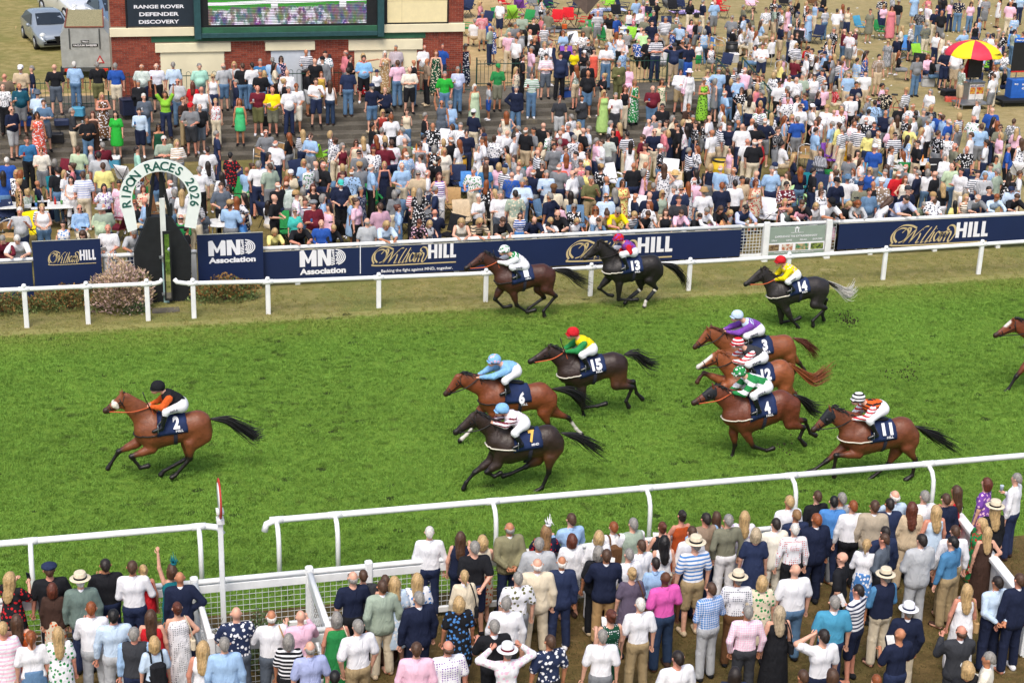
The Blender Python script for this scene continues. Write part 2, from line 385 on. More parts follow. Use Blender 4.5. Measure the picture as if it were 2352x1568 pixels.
def grass(name, x0, x1, y0, y1, dens, hgt, c1, c2, seed, gate=None):
    """short turf: clumps of bent blades scattered over the strip"""
    b = MB(); r = random.Random(seed)
    for i in range(16):
        a = r.uniform(0, 2*pi); d = r.uniform(0, .1); px, py = d*cos(a), d*sin(a); h = hgt*r.uniform(.5, 1.1); la = r.uniform(0, 2*pi); ln = h*r.uniform(.2, .9); w = .005
        q = (px+ln*cos(la), py+ln*sin(la), h); m = (px+ln*.35*cos(la), py+ln*.35*sin(la), h*.65); wx, wy = -w*sin(la), w*cos(la)
        b.add([(px-wx, py-wy, 0), (px+wx, py+wy, 0), (m[0]+wx*.8, m[1]+wy*.8, m[2]), (m[0]-wx*.8, m[1]-wy*.8, m[2]), q], [(0, 1, 2, 3), (3, 2, 4)])
    t = NT('blades '+name); p = t.pos(); mid = t.noise(t.scaled(p, (1, 1.7, 1)), 2.2, 5, .7); big = t.noise(t.scaled(p, (1, .5, 1)), .35, 3)
    a = t.mix(t.ramp(mid, .32, .66), [x*.8 for x in lin(c1)], lin(c2)); a = t.mix(t.math('MULTIPLY', t.ramp(big, .4, .7), .5), a, [x*1.12 for x in lin(c2)])
    v = t.n('TexVoronoi'); v.inputs['Scale'].default_value = 1.35; t.l(t.scaled(p, (1, 1.25, 1)), v.inputs['Vector'])
    dv = t.ramp(t.math('ADD', v.outputs['Distance'], t.math('MULTIPLY', t.noise(p, 7, 3), .35)), .43, .24); a = t.mix(t.math('MULTIPLY', dv, .62), a, lin('3a4223'))
    m2 = t.noise(t.scaled(p, (1, 1.8, 1)), 5.5, 4, .7); a = t.mix(t.math('MULTIPLY', t.ramp(m2, .5, .72), .28), a, [x*.55 for x in lin(c1)])
    sx = t.n('SeparateXYZ'); t.l(p, sx.inputs[0]); a = t.mix(t.math('MULTIPLY', t.ramp(t.math('ADD', sx.outputs[1], t.math('MULTIPLY', mid, 1.6)), 38.6, 40.6), .6), a, lin('8b8f48'))
    oi = t.n('ObjectInfo'); a = t.mix(t.math('MULTIPLY', t.ramp(oi.outputs['Random'], .6, 1.), .22), a, [lin(c2)[0]*1.5, lin(c2)[1]*1.12, lin(c2)[2]])
    t.l(a, t.b.inputs['Base Color']); t.b.inputs['Roughness'].default_value = .7; t.b.inputs['Specular IOR Level'].default_value = .2
    src = D.objects.new('grass_clump', b.mesh('grass_clump', t.m))
    X = np.linspace(x0, x1, 60); Yv = np.linspace(y0, y1, 30); gx, gy = np.meshgrid(X, Yv, indexing='ij'); i = np.arange(1800).reshape(60, 30)
    me = np_mesh(name, np.stack([gx, gy, np.full(gx.shape, .003)], -1).reshape(-1, 3), np.stack([i[:-1, :-1], i[1:, :-1], i[1:, 1:], i[:-1, 1:]], -1).reshape(-1, 4), True, (t.m,))
    o = tag(link(name, me), kind='stuff')
    ng = D.node_groups.new(name, 'GeometryNodeTree'); ng.interface.new_socket('Geometry', in_out='INPUT', socket_type='NodeSocketGeometry'); ng.interface.new_socket('Geometry', in_out='OUTPUT', socket_type='NodeSocketGeometry')
    N = ng.nodes; L = ng.links; gi = N.new('NodeGroupInput'); go = N.new('NodeGroupOutput')
    dp = N.new('GeometryNodeDistributePointsOnFaces'); dp.inputs['Density'].default_value = dens; dp.inputs['Seed'].default_value = seed
    nz = N.new('ShaderNodeTexNoise'); nz.inputs['Scale'].default_value = 1.3; nz.inputs['Detail'].default_value = 4; po = N.new('GeometryNodeInputPosition'); L.new(po.outputs[0], nz.inputs['Vector'])
    mr = N.new('ShaderNodeMapRange'); mr.inputs[1].default_value = .32; mr.inputs[2].default_value = .55; mr.inputs[3].default_value = dens*.25; mr.inputs[4].default_value = dens
    L.new(nz.outputs[0], mr.inputs[0]); L.new(mr.outputs[0], dp.inputs['Density'])
    ip = N.new('GeometryNodeInstanceOnPoints'); ob = N.new('GeometryNodeObjectInfo'); ob.inputs['Object'].default_value = src; ob.inputs['As Instance'].default_value = True
    rv = N.new('FunctionNodeRandomValue'); rv.data_type = 'FLOAT_VECTOR'; rv.inputs[0].default_value = (-.15, -.15, 0); rv.inputs[1].default_value = (.15, .15, 6.28)
    rs = N.new('FunctionNodeRandomValue'); rs.data_type = 'FLOAT'; rs.inputs[2].default_value = .6; rs.inputs[3].default_value = 1.25
    L.new(gi.outputs[0], dp.inputs['Mesh']); L.new(dp.outputs['Points'], ip.inputs['Points']); L.new(ob.outputs['Geometry'], ip.inputs['Instance'])
    L.new(rv.outputs[0], ip.inputs['Rotation']); L.new(rs.outputs[1], ip.inputs['Scale']); L.new(ip.outputs[0], go.inputs[0])
    md = o.modifiers.new('scatter', 'NODES'); md.node_group = ng; return o
grass('track_grass', -4, 28, 25.5, 39.9, 230, .042, '5f8430', '77a040', 3)
grass('near_lawn_grass', -4, 17, 19.5, 25.4, 70, .03, '5b5230', '6f6c40', 8)
grass('verge_grass', -4, 28, 39.8, 42.4, 60, .04, '8c8450', 'a1986a', 4)

# ------------------------------------------------------------------ terrace steps
M_CONC = ground_mat('old concrete', '615c54', '726d63', '4f4b44', 'verge')
st = empty('terrace_steps', (8, 57, 0)); st['kind'] = 'structure'
for k in range(6):
    y0 = 56.3+.55*k; b = MB(); b.bbox(-38, 16.55-.0, y0-57, (59.6 if k < 5 else 62.3)-57, (.18*k-.1 if k == 0 else .18*k+.002), .18*(k+1), .015)
    b.build('step', M_CONC, st)

# ------------------------------------------------------------------ brick screen building
BY = 61.7
def bx(x, y): return onY(x, y, BY)
def brick_mat():
    t = NT('brick'); p = t.pos(); oi = t.n('ObjectInfo')
    sn = t.n('VectorMath', operation='SNAP'); t.l(p, sn.inputs[0]); sn.inputs[1].default_value = (.225, 5., .075)
    wn_ = t.n('TexWhiteNoise'); t.l(sn.outputs[0], wn_.inputs['Vector'])
    a = t.mix(wn_.outputs['Value'], lin('7c3527'), lin('a3503a')); a = t.mix(t.math('MULTIPLY', t.ramp(t.noise(p, .9, 4, .7), .55, .75), .8), a, lin('4b2a22'))
    a = t.mix(t.math('MULTIPLY', t.noise(p, 40, 3), .35), a, lin('5d2b20'))
    t.l(a, t.b.inputs['Base Color']); t.b.inputs['Roughness'].default_value = .9; return t.m
M_BRICK = brick_mat(); M_MORTAR = plain('mortar', '9c8f80', .9, scale=3.)
M_CREAM = plain('cream masonry paint', 'e9dfbd', .7, var=.06, scale=1.4, bump=.1); M_BGREEN = plain('green band paint', '2f6147', .6, var=.15, scale=3.)
M_TEAL = plain('teal steel paint', '2b4f52', .5, var=.12); M_SIGN = plain('dark slate sign', '27313b', .45, var=.06)
bld = empty('brick_building', (7.6, BY+1.2, 1.0), 0, 'red brick stand building with big screen, cream blocked windows and a dark advert panel', 'building')
def bpart(name, mat, fn, parent=bld, smooth=False):
    b = MB(); fn(b); o = b.build(name, mat, None, smooth); o.data.transform(Matrix.Translation((-7.6, -(BY+1.2), -1.0))); o.parent = parent if parent is bld else parent; return o
XL, XR = bx(254, 70)[0], bx(1064, 70)[0]; ZB = 1.06; ZT = 6.6
wallo = bpart('wall', M_MORTAR, lambda b: b.box(XL, XR, BY, BY+2.6, ZB, ZT))
bpart('roof', M_SIGN, lambda b: b.bbox(XL-.15, XR+.15, BY-.15, BY+2.75, ZT, ZT+.14))
def rect(x0, y0, x1, y1):   # pixel box -> facade metres
    a = bx(x0, (y0+y1)/2)[0]; c = bx(x1, (y0+y1)/2)[0]; z1 = bx((x0+x1)/2, y0)[1]; z0 = bx((x0+x1)/2, y1)[1]; return a, c, z0, z1
HOLES = []
def face(name, mat, x0, x1, z0, z1, t=.05, parent=bld, hole=True, bev=.012):
    if hole: HOLES.append((x0, x1, z0, z1))
    return bpart(name, mat, lambda b: b.bbox(x0, x1, BY-t, BY+.02, z0, z1, bev), parent)
zl0, zl1 = 3.34, 3.64
xa, xb = bx(446, 80)[0], bx(879, 80)[0]
face('ledge', M_CREAM, XL-.04, xa-.002, zl0, zl1, .12); face('ledge', M_CREAM, xb+.002, XR+.04, zl0, zl1, .12)
face('green_band', M_BGREEN, bx(347, 90)[0], bx(977, 84)[0], 3.11, zl0-.003, .03)
for (x0, y0, x1, y1), (u0, v0, u1, v1), mt in (((356, 99, 530, 119), (370, 119, 516, 215), M_CREAM), ((609, 96, 723, 115), (623, 115, 713, 205), plain('pale grey door paint', 'c9d0d8', .5, var=.04)), ((800, 91, 970, 114), (814, 114, 957, 206), M_CREAM)):
    a, c, z0, z1 = rect(x0, y0, x1, y1); face('lintel', M_CREAM, a, c, z0, z1, .09)
    a, c, z0_, z1_ = rect(u0, v0, u1, v1); o = face('blocked_window' if mt is M_CREAM else 'door', mt, a, c, ZB+.05, z0-.003, .022)
# dark advert panel with its three lines
a, c, z0, z1 = rect(291, -40, 446, 71); pan = face('advert_panel', M_SIGN, a, c, zl1+.05, ZT-.25, .07)
fr = face('advert_frame', BLACK, a-.06, a-.003, zl1+.003, ZT-.2, .1, pan, False)
for s, y0, y1 in (('RANGE ROVER', 11.5, 18.5), ('DEFENDER', 28.5, 36), ('DISCOVERY', 46, 53.5)):
    hw = {'RANGE ROVER': 58, 'DEFENDER': 45.5, 'DISCOVERY': 46.5}[s]
    x0, zt = bx(365-hw, y0); x1, zb = bx(365+hw, y1)
    o = text(s, x0, x1, zb, zt, BY-.078, LETTER, None, bold=.03); o.data.transform(Matrix.Translation((-7.6, -(BY+1.2), -1.0))); o.parent = pan
# right cream panel
a, c, z0, z1 = rect(889, -40, 1027, 64); pn = face('cream_panel', plain('primrose panel', 'eedfae', .6, var=.04), a, c, zl1+.06, ZT-.25, .05)
for x0, x1 in ((a-.12, a-.003), (c+.003, c+.05)): face('panel_frame', BLACK, x0, x1, zl1+.004, ZT-.2, .08, pn, False)
bpart('panel_frame', BLACK, lambda b: b.box(a, c, BY-.07, BY, zl1+.004, zl1+.058), pn)
bpart('panel_joint', plain('panel joint', 'b9ac83', .7), lambda b: (b.box(a, c, BY-.055, BY-.045, 4.5, 4.51), b.box(a+.55, a+.56, BY-.055, BY-.045, zl1+.06, ZT-.3)), pn)
# screen
sx0, sx1 = bx(478, 40)[0], bx(840, 40)[0]; sz0 = bx(660, 54)[1]
HOLES.append((xa-.002, xb+.002, zl0, ZT))
scr = bpart('screen_housing', BLACK, lambda b: (b.box(xa+.02, xb-.02, BY-.16, BY+.01, zl0+.2, ZT-.1)))
def screen_mat():
    t = NT('led screen'); p = t.pos(); s = t.n('SeparateXYZ'); t.l(p, s.inputs[0]); X, Z = s.outputs[0], s.outputs[2]
    u = t.math('DIVIDE', t.math('SUBTRACT', X, sx0), sx1-sx0); v = t.math('DIVIDE', t.math('SUBTRACT', Z, sz0), 1.45)
    n1 = t.noise(t.scaled(p, (3.2, 1, 2.2)), 1., 3, .7); n2 = t.n('TexNoise'); n2.inputs['Scale'].default_value = 1.; n2.inputs['Detail'].default_value = 5; t.l(t.scaled(p, (5., 1, 3.5)), n2.inputs['Vector'])
    crowd = t.mix(t.ramp(n1, .48, .62), lin('221f33'), lin('d8d2e4')); hs = t.n('HueSaturation'); hs.inputs['Saturation'].default_value = 1.8; t.l(n2.outputs['Color'], hs.inputs['Color'])
    crowd = t.mix(.3, crowd, hs.outputs[0])
    edge = t.math('ADD', t.math('SUBTRACT', v, t.math('MULTIPLY', u, .12)), t.math('MULTIPLY', t.math('SUBTRACT', n1, .5), .35))
    a = t.mix(t.ramp(edge, .36, .42), crowd, lin('3f9430'))
    br = t.math('MULTIPLY', t.math('GREATER_THAN', t.math('FRACT', t.math('MULTIPLY', u, 2.3)), .9), t.math('MULTIPLY', t.ramp(v, .8, .7), t.ramp(v, .38, .46))); a = t.mix(br, a, lin('e6e6ea'))
    rail = t.math('LESS_THAN', t.math('ABSOLUTE', t.math('SUBTRACT', v, t.math('ADD', .52, t.math('MULTIPLY', u, .1)))), .04); a = t.mix(rail, a, lin('f2f2f4'))
    ln = t.math('GREATER_THAN', t.math('FRACT', t.math('MULTIPLY', Z, 17.)), .38); a = t.mix(ln, lin('24282c'), a)
    t.l(a, t.b.inputs['Base Color']); t.l(a, t.b.inputs['Emission Color']); t.b.inputs['Emission Strength'].default_value = .45; t.b.inputs['Roughness'].default_value = .4; return t.m
bpart('screen', screen_mat(), lambda b: b.box(sx0, sx1, BY-.175, BY-.16, sz0, sz0+2.2), scr)
bpart('column', M_TEAL, lambda b: b.bbox(xa, xa+.24, BY-.34, BY-.17, zl0-.1, ZT-.12)); bpart('column', M_TEAL, lambda b: b.bbox(xb-.24, xb, BY-.34, BY-.17, zl0-.1, ZT-.12))
bpart('beam', M_TEAL, lambda b: (b.bbox(xa+.24, xb-.24, BY-.3, BY-.17, zl0-.06, zl0+.1)))
bpart('beam', M_BGREEN, lambda b: (b.bbox(xa+.24, xb-.24, BY-.24, BY-.165, zl0+.105, zl0+.3)))
# bricks: courses in running bond on the open parts of the facade; the 300 highest (clear of the crowd) singly, the rest joined
bs = []
nz_ = int((ZT-ZB)/.075)
for r_ in range(nz_):
    z0 = ZB+.006+r_*.075; x = XL+(.1125 if r_ % 2 else 0)-.1125
    while x < XR:
        x0, x1 = max(x, XL+.003), min(x+.215, XR-.003); x += .225
        segs = [(x0, x1)]
        for h in HOLES:
            if z0 < h[3] and z0+.065 > h[2]:
                ns = []
                for s0, s1 in segs:
                    if s0 < h[0]: ns.append((s0, min(s1, h[0])))
                    if s1 > h[1]: ns.append((max(s0, h[1]), s1))
                segs = ns
        bs += [(s0, s1, z0) for s0, s1 in segs if s1-s0 > .03]
full = [b_ for b_ in bs if abs(b_[1]-b_[0]-.215) < 1e-4]; vis = sorted([b_ for b_ in full if 2.4 < b_[2] < 5.0], key=lambda b_: abs(b_[2]-3.2))[:290]; vs = set(vis)
bm_ = MB().bbox(0, .215, -.012, .05, 0, .065, .004).mesh('brick', M_BRICK)
for s0, s1, z0 in vis:
    link('brick', bm_, wallo, None, (s0-7.6, BY-(BY+1.2)-random.uniform(0, .004), z0-1.0))
mb = MB()
for b_ in bs:
    if b_ not in vs: mb.box(b_[0]-7.6, b_[1]-7.6, -1.2-.012-random.uniform(0, .004), -1.17, b_[2]-1.0, b_[2]+.065-1.0)
tag(mb.build('bricks', M_BRICK, wallo), kind='stuff')

# ------------------------------------------------------------------ hoop topped railings along the terrace
def hoop_rail(p0, p1, label, h=1.05, sp=.155):
    x0, y0 = p0; x1, y1 = p1; L = hypot(x1-x0, y1-y0); z = max(zg(x0, y0), zg(x1, y1)); o = empty('hoop_railing', (x0, y0, z), atan2(y1-y0, x1-x0), label, 'railing', 'dark green hoop topped railings')
    b = MB(); n = int(L/sp)
    for k in range(0, n-1, 2):
        xa_, xb_ = k*sp, (k+1)*sp; pts = [(xa_, 0, 0), (xa_, 0, h-.08)]+[((xa_+xb_)/2-sp/2*cos(t), 0, h-.08+sp*.5*sin(t)) for t in (pi*.25, pi*.5, pi*.75)]+[(xb_, 0, h-.08), (xb_, 0, 0)]
        b.tube(pts, .009, 5)
    tag(b.build('bars', GREENP, o), kind='stuff')
    for zz in (.12, h-.17): MB().box(0, L, -.02, .02, zz, zz+.025).build('rail', GREENP, o)
    for k in range(int(L/2.6)+1): MB().bbox(min(k*2.6, L)-.025, min(k*2.6, L)+.025, -.03, .03, 0, h+.1).build('post', GREENP, o)
    return o
hoop_rail((-8, 60.35), (.9, 60.35), 'green hoop railing between the left terrace and the car park')
hoop_rail((1.0, 61.1), (14.4, 61.1), 'green hoop railing along the front of the brick building')
hoop_rail((14.9, 62.15), (24.2, 62.15), 'green hoop railing behind the right terrace, in front of the parched bank')
q0, q1 = at(1764, 278, 0), at(1866, 282, 0); hoop_rail((q0[0], q0[1]), (q1[0], q1[1]), 'green hoop railing in the dense crowd right of the terrace steps')
hr = empty('stair_handrail', (24.7, 62, 0), 0, 'sloping dark green tubular handrail at the right end of the terrace', 'handrail')
for dx in (0, 1.1):
    MB().tube([(dx, 0, 2.05), (dx+.3, -3.4, 1.0), (dx+.3, -5.6, .95)], .035, 8).build('rail', GREENP, hr, True)
    for t in (0, .5, 1.): MB().tube([(dx+.3*t, -3.4*t, 0), (dx+.3*t, -3.4*t, 2.05-1.05*t)], .03, 8).build('post', GREENP, hr, True)

# ------------------------------------------------------------------ far running rail (two lengths either side of the winning post)
def frz(x): return float(np.interp(x, [-6, 1.7, 2.4, 4, 10, 18, 26, 34], [1.04, .97, .93, .87, .79, .81, .91, 1.0]))
def far_rail(label, xs, x0, x1, tipl, tipr):
    o = empty('running_rail', (x0, 40.5, 0), 0, label, 'rail', 'white plastic running rails of the track')
    pts = [(x-x0, 0, frz(x)) for x in np.linspace(x0+(.3 if tipl else 0), x1-(.3 if tipr else 0), 14)]
    if tipr: pts = pts+[(x1-x0-.2, 0, frz(x1)), (x1-x0-.06, 0, frz(x1)+.03), (x1-x0, 0, frz(x1)+.11)]
    if tipl: pts = [(0, 0, frz(x0)+.11), (.06, 0, frz(x0)+.03), (.2, 0, frz(x0))]+pts
    MB().tube(pts, .06, 10, sq=.95).build('rail', PLASTIC, o, True)
    for x in xs:
        MB().bbox(x-x0-.06, x-x0+.06, -.045, .045, 0, frz(x)-.05, .012).build('post', PLASTIC, o)
        MB().tube([(x-x0-.13, 0, frz(x)), (x-x0+.13, 0, frz(x))], .07, 10).build('joint_sleeve', PLASTIC, o, True)
        MB().lathe([(.06, frz(x)+.055), (.06, frz(x)+.085), (.045, frz(x)+.13), (.01, frz(x)+.14)], 10, (x-x0, 0, 0)).build('cap', PLASTIC, o, True)
    return o
far_rail('white running rail left of the winning post, in front of the heather bush', [-4.4, -2.95, -1.62, -.14, 1.33], -6, 1.72, False, True)
far_rail('long white running rail right of the winning post, in front of the advert boards', [2.47, 4.35, 7.22, 10.09, 12.99, 15.8, 18.7, 21.62, 24.61, 27.5, 30.4], 2.02, 34, True, False)
tag(MB().bbox(1.45, 2.15, 41.0, 41.35, .003, .03).build('paving_slab', M_CONC), 'grey stone slab in the grass below the winning post', 'slab')

# ------------------------------------------------------------------ near running rail on curved posts
def near_rail(label, xs, x0, x1, hook):
    o = empty('running_rail', (x0, 26.45, 0), 0, label, 'rail', 'white plastic running rails of the track')
    L = x1-x0
    pts = [(0, 0, 1.18), (L-.3, 0, 1.18), (L-.08, -.03, 1.15), (L, -.05, 1.02)] if hook == 'r' else [(0, -.05, 1.0), (.04, -.03, 1.13), (.2, 0, 1.18), (L, 0, 1.18)]
    MB().tube(pts, .056, 10, sq=1.08).build('rail', PLASTIC, o, True)
    for x in xs:
        MB().tube([(x-x0, -.3, 0), (x-x0, -.3, .75), (x-x0, -.27, .95), (x-x0, -.18, 1.09), (x-x0, -.03, 1.15)], .044, 10).build('post', PLASTIC, o, True)
        MB().tube([(x-x0-.12, 0, 1.18), (x-x0+.12, 0, 1.18)], .063, 10, sq=1.08).build('joint_sleeve', PLASTIC, o, True)
    return o
near_rail('near white running rail ending beside the tall disc post', [-4.2, -1.27, 1.55], -8, 1.95, 'r')
near_rail('near white running rail with hooked end, in front of the galloping horses', [2.9, 3.94, 6.82, 9.76, 12.67, 15.54, 18.5, 21.4], 2.68, 34, 'l')

# ------------------------------------------------------------------ tall post with the red and white disc, edge on
dz = onY(513, 1183, 24.3)[1]; dz1 = onY(513, 1104, 24.3)[1]; dc = (dz+dz1)/2; drr = (dz1-dz)/2+.03
dp_ = empty('disc_post', (onY(513, 1400, 24.3)[0], 24.3, 0), 0, 'tall slim white post carrying a red and white disc edge on to the viewer', 'post')
MB().bbox(-.042, .042, -.042, .042, 0, dz, .01).build('post', WHITE, dp_)
MB().lathe([(drr-.01, -.014), (drr, -.008), (drr, .008), (drr-.01, .014)], 28, (0, 0, dc), 'x').build('disc', plain('red disc paint', 'b9382a', .5), dp_, True)
MB().lathe([(drr*.78, -.02), (drr*.78, .02)], 28, (0, 0, dc), 'x').build('disc_face', WHITE, dp_, True)
MB().box(-.06, .06, -.09, .09, dz-.12, dz-.05).box(-.06, .06, -.09, .09, dz+.06, dz+.1).build('bracket', WHITE, dp_)

# ------------------------------------------------------------------ near crowd fence, white with wire mesh
def wire(b, x0, x1, z0, z1, y, sp, r, ax=0):
    n = max(1, int((x1-x0)/sp)); m = max(1, int((z1-z0)/sp))
    for i in range(n+1):
        x = x0+(x1-x0)*i/n
        b.box(x-r, x+r, y-r, y+r, z0, z1)
    for i in range(m+1):
        z = z0+(z1-z0)*i/m
        b.box(x0, x1, y-r*.9, y+r*.9, z-r*.95, z+r*.95)
def fence(p0, p1, posts, label, h=1.1, sp=.1, r=.0032, boards=False):
    L = hypot(p1[0]-p0[0], p1[1]-p0[1]); o = empty('crowd_fence', (p0[0], p0[1], 0), atan2(p1[1]-p0[1], p1[0]-p0[0]), label, 'fence', 'white timber crowd fences with wire mesh')
    MB().tube([(0, 0, h), (L, 0, h)], .048, 10).build('top_rail', WHITE, o, True)
    MB().bbox(0, L, -.03, .03, h-.2, h-.06, .008).build('rail', WHITE, o); MB().bbox(0, L, -.03, .03, .1, .2, .008).build('rail', WHITE, o)
    for x in posts: MB().bbox(x-.065, x+.065, -.065, .065, 0, h+.1, .02).build('post', WHITE, o)
    b = MB(); wire(b, .05, L-.05, .2, h-.2, .0, sp, r); tag(b.build('wire_mesh', WIRE, o), kind='stuff')
    return o
fence((-6, 24.6), (1.33, 24.6), [.4, 2.3, 4.2, 5.8], 'white fence at the left end of the near crowd, below the running rail')
fence((1.33, 24.6), (3.22, 24.6), [0, 1.89], 'short white mesh fence behind the planted corner and the disc post')
fence((3.22, 24.6), (15.18, 24.6), [1.0, 3.0, 5.0, 7.0, 9.0, 10.6, 11.96], 'long white mesh fence between the near crowd and the track')
fence((1.33, 24.6), (1.45, 22.7), [1.9], 'left return of the white fence around the planted corner')
fence((1.45, 22.7), (3.27, 22.7), [.9], 'front of the white fence round the planted corner, lined with people')
fence((3.22, 24.6), (3.27, 22.7), [1.9], 'right return of the white fence around the planted corner')
# solid white hoarding at the right end of the near lawn
ho = empty('white_hoarding', (15.18, 24.55, 0), atan2(21.2-24.55, 14.7-15.18), 'solid white timber hoarding at the right edge of the near lawn', 'fence')
for k in range(14): MB().bbox(.02+k*.235, .24+k*.235, -.02-.006*(k % 2), .02, .06, 1.0, .006).build('plank', WHITE, ho)
MB().bbox(-.02, 3.35, -.09, .09, 1.01, 1.07, .01).build('rail', WHITE, ho)
for k in range(3): MB().bbox(k*1.6-.05, k*1.6+.05, .04, .13, 0, 1.0).build('post', WHITE, ho)

# ------------------------------------------------------------------ far crowd fence behind the boards
FY = 42.72
def ffence(x0, x1, posts, label, mesh):
    o = empty('crowd_fence', (x0, FY, 0), 0, label, 'fence', 'white timber crowd fences with wire mesh'); L = x1-x0
    MB().tube([(0, 0, 1.06), (L, 0, 1.06)], .055, 10).build('top_rail', WHITE, o, True)
    for x in posts: MB().bbox(x-x0-.07, x-x0+.07, -.03, .08, 0, 1.1, .015).build('post', WHITE, o)
    for a_, b_ in mesh:
        b = MB(); wire(b, a_-x0, b_-x0, .22, 1.0, 0, .09, .006); tag(b.build('wire_mesh', WIRE, o), kind='stuff'); MB().bbox(a_-x0, b_-x0, -.025, .025, .1, .2).build('rail', WHITE, o)
    return o
ffence(-6, .3, [-4, -2.4], 'white fence rail behind the navy boards at the far left', [])
ffence(.3, 2.74, [.42, 2.66], 'white mesh fence behind the heather bush and winning post', [(.45, 2.6)])
ffence(4.47, 18.13, [5.4, 7.6, 9.8, 12, 14.2, 16.4], 'white rail along the top of the long navy boards, people leaning on it', [])
ffence(18.13, 21.16, [18.9, 20.85], 'white mesh fence either side of the grey green estate sign', [(18.15, 18.85), (20.9, 21.12)])
ffence(21.16, 34, [22.3, 24.4, 26.5, 28.6, 31], 'white rail on the right hand navy boards, people leaning on it', [])
for x in (18.9, 20.85): tag(MB().bbox(x-.09, x+.09, FY-.16, FY-.05, 0, 1.18, .015).build('gate_post', WHITE), 'thick white gate post '+('left' if x < 19 else 'right')+' of the grey green estate sign', 'post', 'white gate posts beside the estate sign')

# ------------------------------------------------------------------ logos
def px_path(pts, f): return [f(*p) for p in pts]
def ribbon(b, pts, w, Y, pen=radians(35), thin=.16, k=6):
    P = smoothpath([(p[0], p[1], 0) for p in pts], k); n = len(P); V = []; F = []
    for i in range(n):
        d = P[min(i+1, n-1)]-P[max(i-1, 0)]; a = atan2(d[1], d[0]); ww = w*(thin+(1-thin)*abs(sin(a-pen)))/2
        nx, nz = -sin(a)*ww, cos(a)*ww; V += [(P[i][0]+nx, Y, P[i][1]+nz), (P[i][0]-nx, Y, P[i][1]-nz)]
    m = len(V); V += [(x, y+.004, z) for x, y, z in V]
    for i in range(n-1): F += [(2*i, 2*i+2, 2*i+3, 2*i+1), (m+2*i+1, m+2*i+3, m+2*i+2, m+2*i)]
    b.add(V, F)
WS = [[(1265,720),(1215,700),(1150,702),(1095,740),(1068,790),(1080,838),(1130,862),(1850,832)],
      [(1112,835),(1088,800),(1098,752),(1150,722),(1195,735),(1196,780),(1165,822),(1128,838)],
      [(1150,760),(1185,728),(1218,724),(1200,780),(1165,842)],[(1165,842),(1215,780),(1262,728)],[(1262,728),(1240,785),(1212,840)],[(1212,840),(1270,770),(1330,715),(1362,706)],
      [(1300,762),(1288,800),(1268,838),(1290,832)],[(1316,735),(1320,733)],
      [(1385,712),(1345,770),(1310,835),(1330,830)],[(1425,705),(1385,770),(1345,833),(1366,826)],
      [(1410,752),(1392,795),(1378,830),(1396,822)],[(1428,728),(1432,726)],
      [(1465,765),(1440,752),(1415,790),(1418,825),(1445,805),(1472,752),(1450,812),(1462,828)],
      [(1492,750),(1478,790),(1462,830)],[(1474,795),(1496,757),(1511,752),(1513,768),(1492,830)],[(1502,797),(1526,757),(1542,752),(1545,768),(1527,818),(1537,830),(1556,812)],
      [(1556,812),(1582,760),(1572,712),(1546,699),(1522,711),(1518,732),(1534,738)]]
def william_hill(x0, x1, z0, z1, Y, parent, ws=1.):
    """script name in gold and slab capitals in white, box x0..x1, z0..z1"""
    def f(x, y):
        y = y+.042*(x-1065); return x0+(x-1065)/785.*(x1-x0), z1-(y-700)/(868-700.)*(z1-z0)
    b = MB()
    for s in WS: ribbon(b, [f(*p) for p in s], (x1-x0)*.021*ws, Y-.008)
    b.build('lettering', GOLD, parent)
    b = MB(); zb, zt = f(1700, 797)[1], f(1700, 674)[1]
    def X(x): return x0+(x-1065)/785.*(x1-x0)
    h = zt-zb
    def bar(xa_, xb_, u0, u1): b.box(X(xa_), X(xb_), Y-.012, Y-.004, zb+h*u0, zb+h*u1)
    for a_, c_ in ((1586, 1614), (1644, 1672)): bar(a_, c_, 0, 1)
    bar(1614, 1644, .42, .6); bar(1686, 1716, 0, 1)
    for a_ in (1730, 1794): bar(a_, a_+29, 0, 1); bar(a_+29, a_+55, 0, .2)
    b.build('lettering', LETTER, parent)
def mnd(x0, x1, z0, z1, Y, parent):
    """rounded heavy capitals M N, a fingerprint D, and the word below"""
    w = x1-x0; h = z1-z0; zb = z0+h*.33
    def P(u, v): return x0+u*w, zb+v*(z1-zb)
    b = MB()
    b.prism([P(*p) for p in ((0,0),(0,.95),(.04,1),(.09,1),(.185,.45),(.28,1),(.33,1),(.365,.95),(.365,0),(.25,0),(.25,.5),(.2,.2),(.165,.2),(.115,.5),(.115,0))], Y-.012, Y-.004)
    b.prism([P(*p) for p in ((.39,0),(.39,1),(.5,1),(.59,.42),(.59,1),(.68,1),(.68,.05),(.64,0),(.58,0),(.49,.55),(.49,0))], Y-.012, Y-.004)
    cx, cz = P(.77, .5); R = .23*w; Rz = (z1-zb)*.5
    for i, fr in enumerate((.22, .4, .58, .76, .94)):
        a0 = -pi/2+(.1 if i % 2 else .3); a1 = pi/2-(.35 if i % 2 else .05); pts = [(cx+R*fr*cos(t), cz+Rz*fr*sin(t)) for t in np.linspace(a0, a1, 9)]
        ribbon(b, pts, R*.11, Y-.01, 0, 1., 2)
        ribbon(b, [(cx-.085*w*(1-.1*i), cz+Rz*(.94-.18*i)), (cx-.02*w, cz+Rz*(fr if 0 else .9-.2*i))], R*.1, Y-.01, 0, 1., 2)
        ribbon(b, [(cx-.085*w, cz-Rz*(.94-.22*i)), (cx-.01*w, cz-Rz*(.8-.2*i))], R*.1, Y-.01, 0, 1., 2)
    b.build('lettering', LETTER, parent)
    text('Association', x0, x1, z0, z0+h*.25, Y-.003, LETTER, parent, bold=.045)
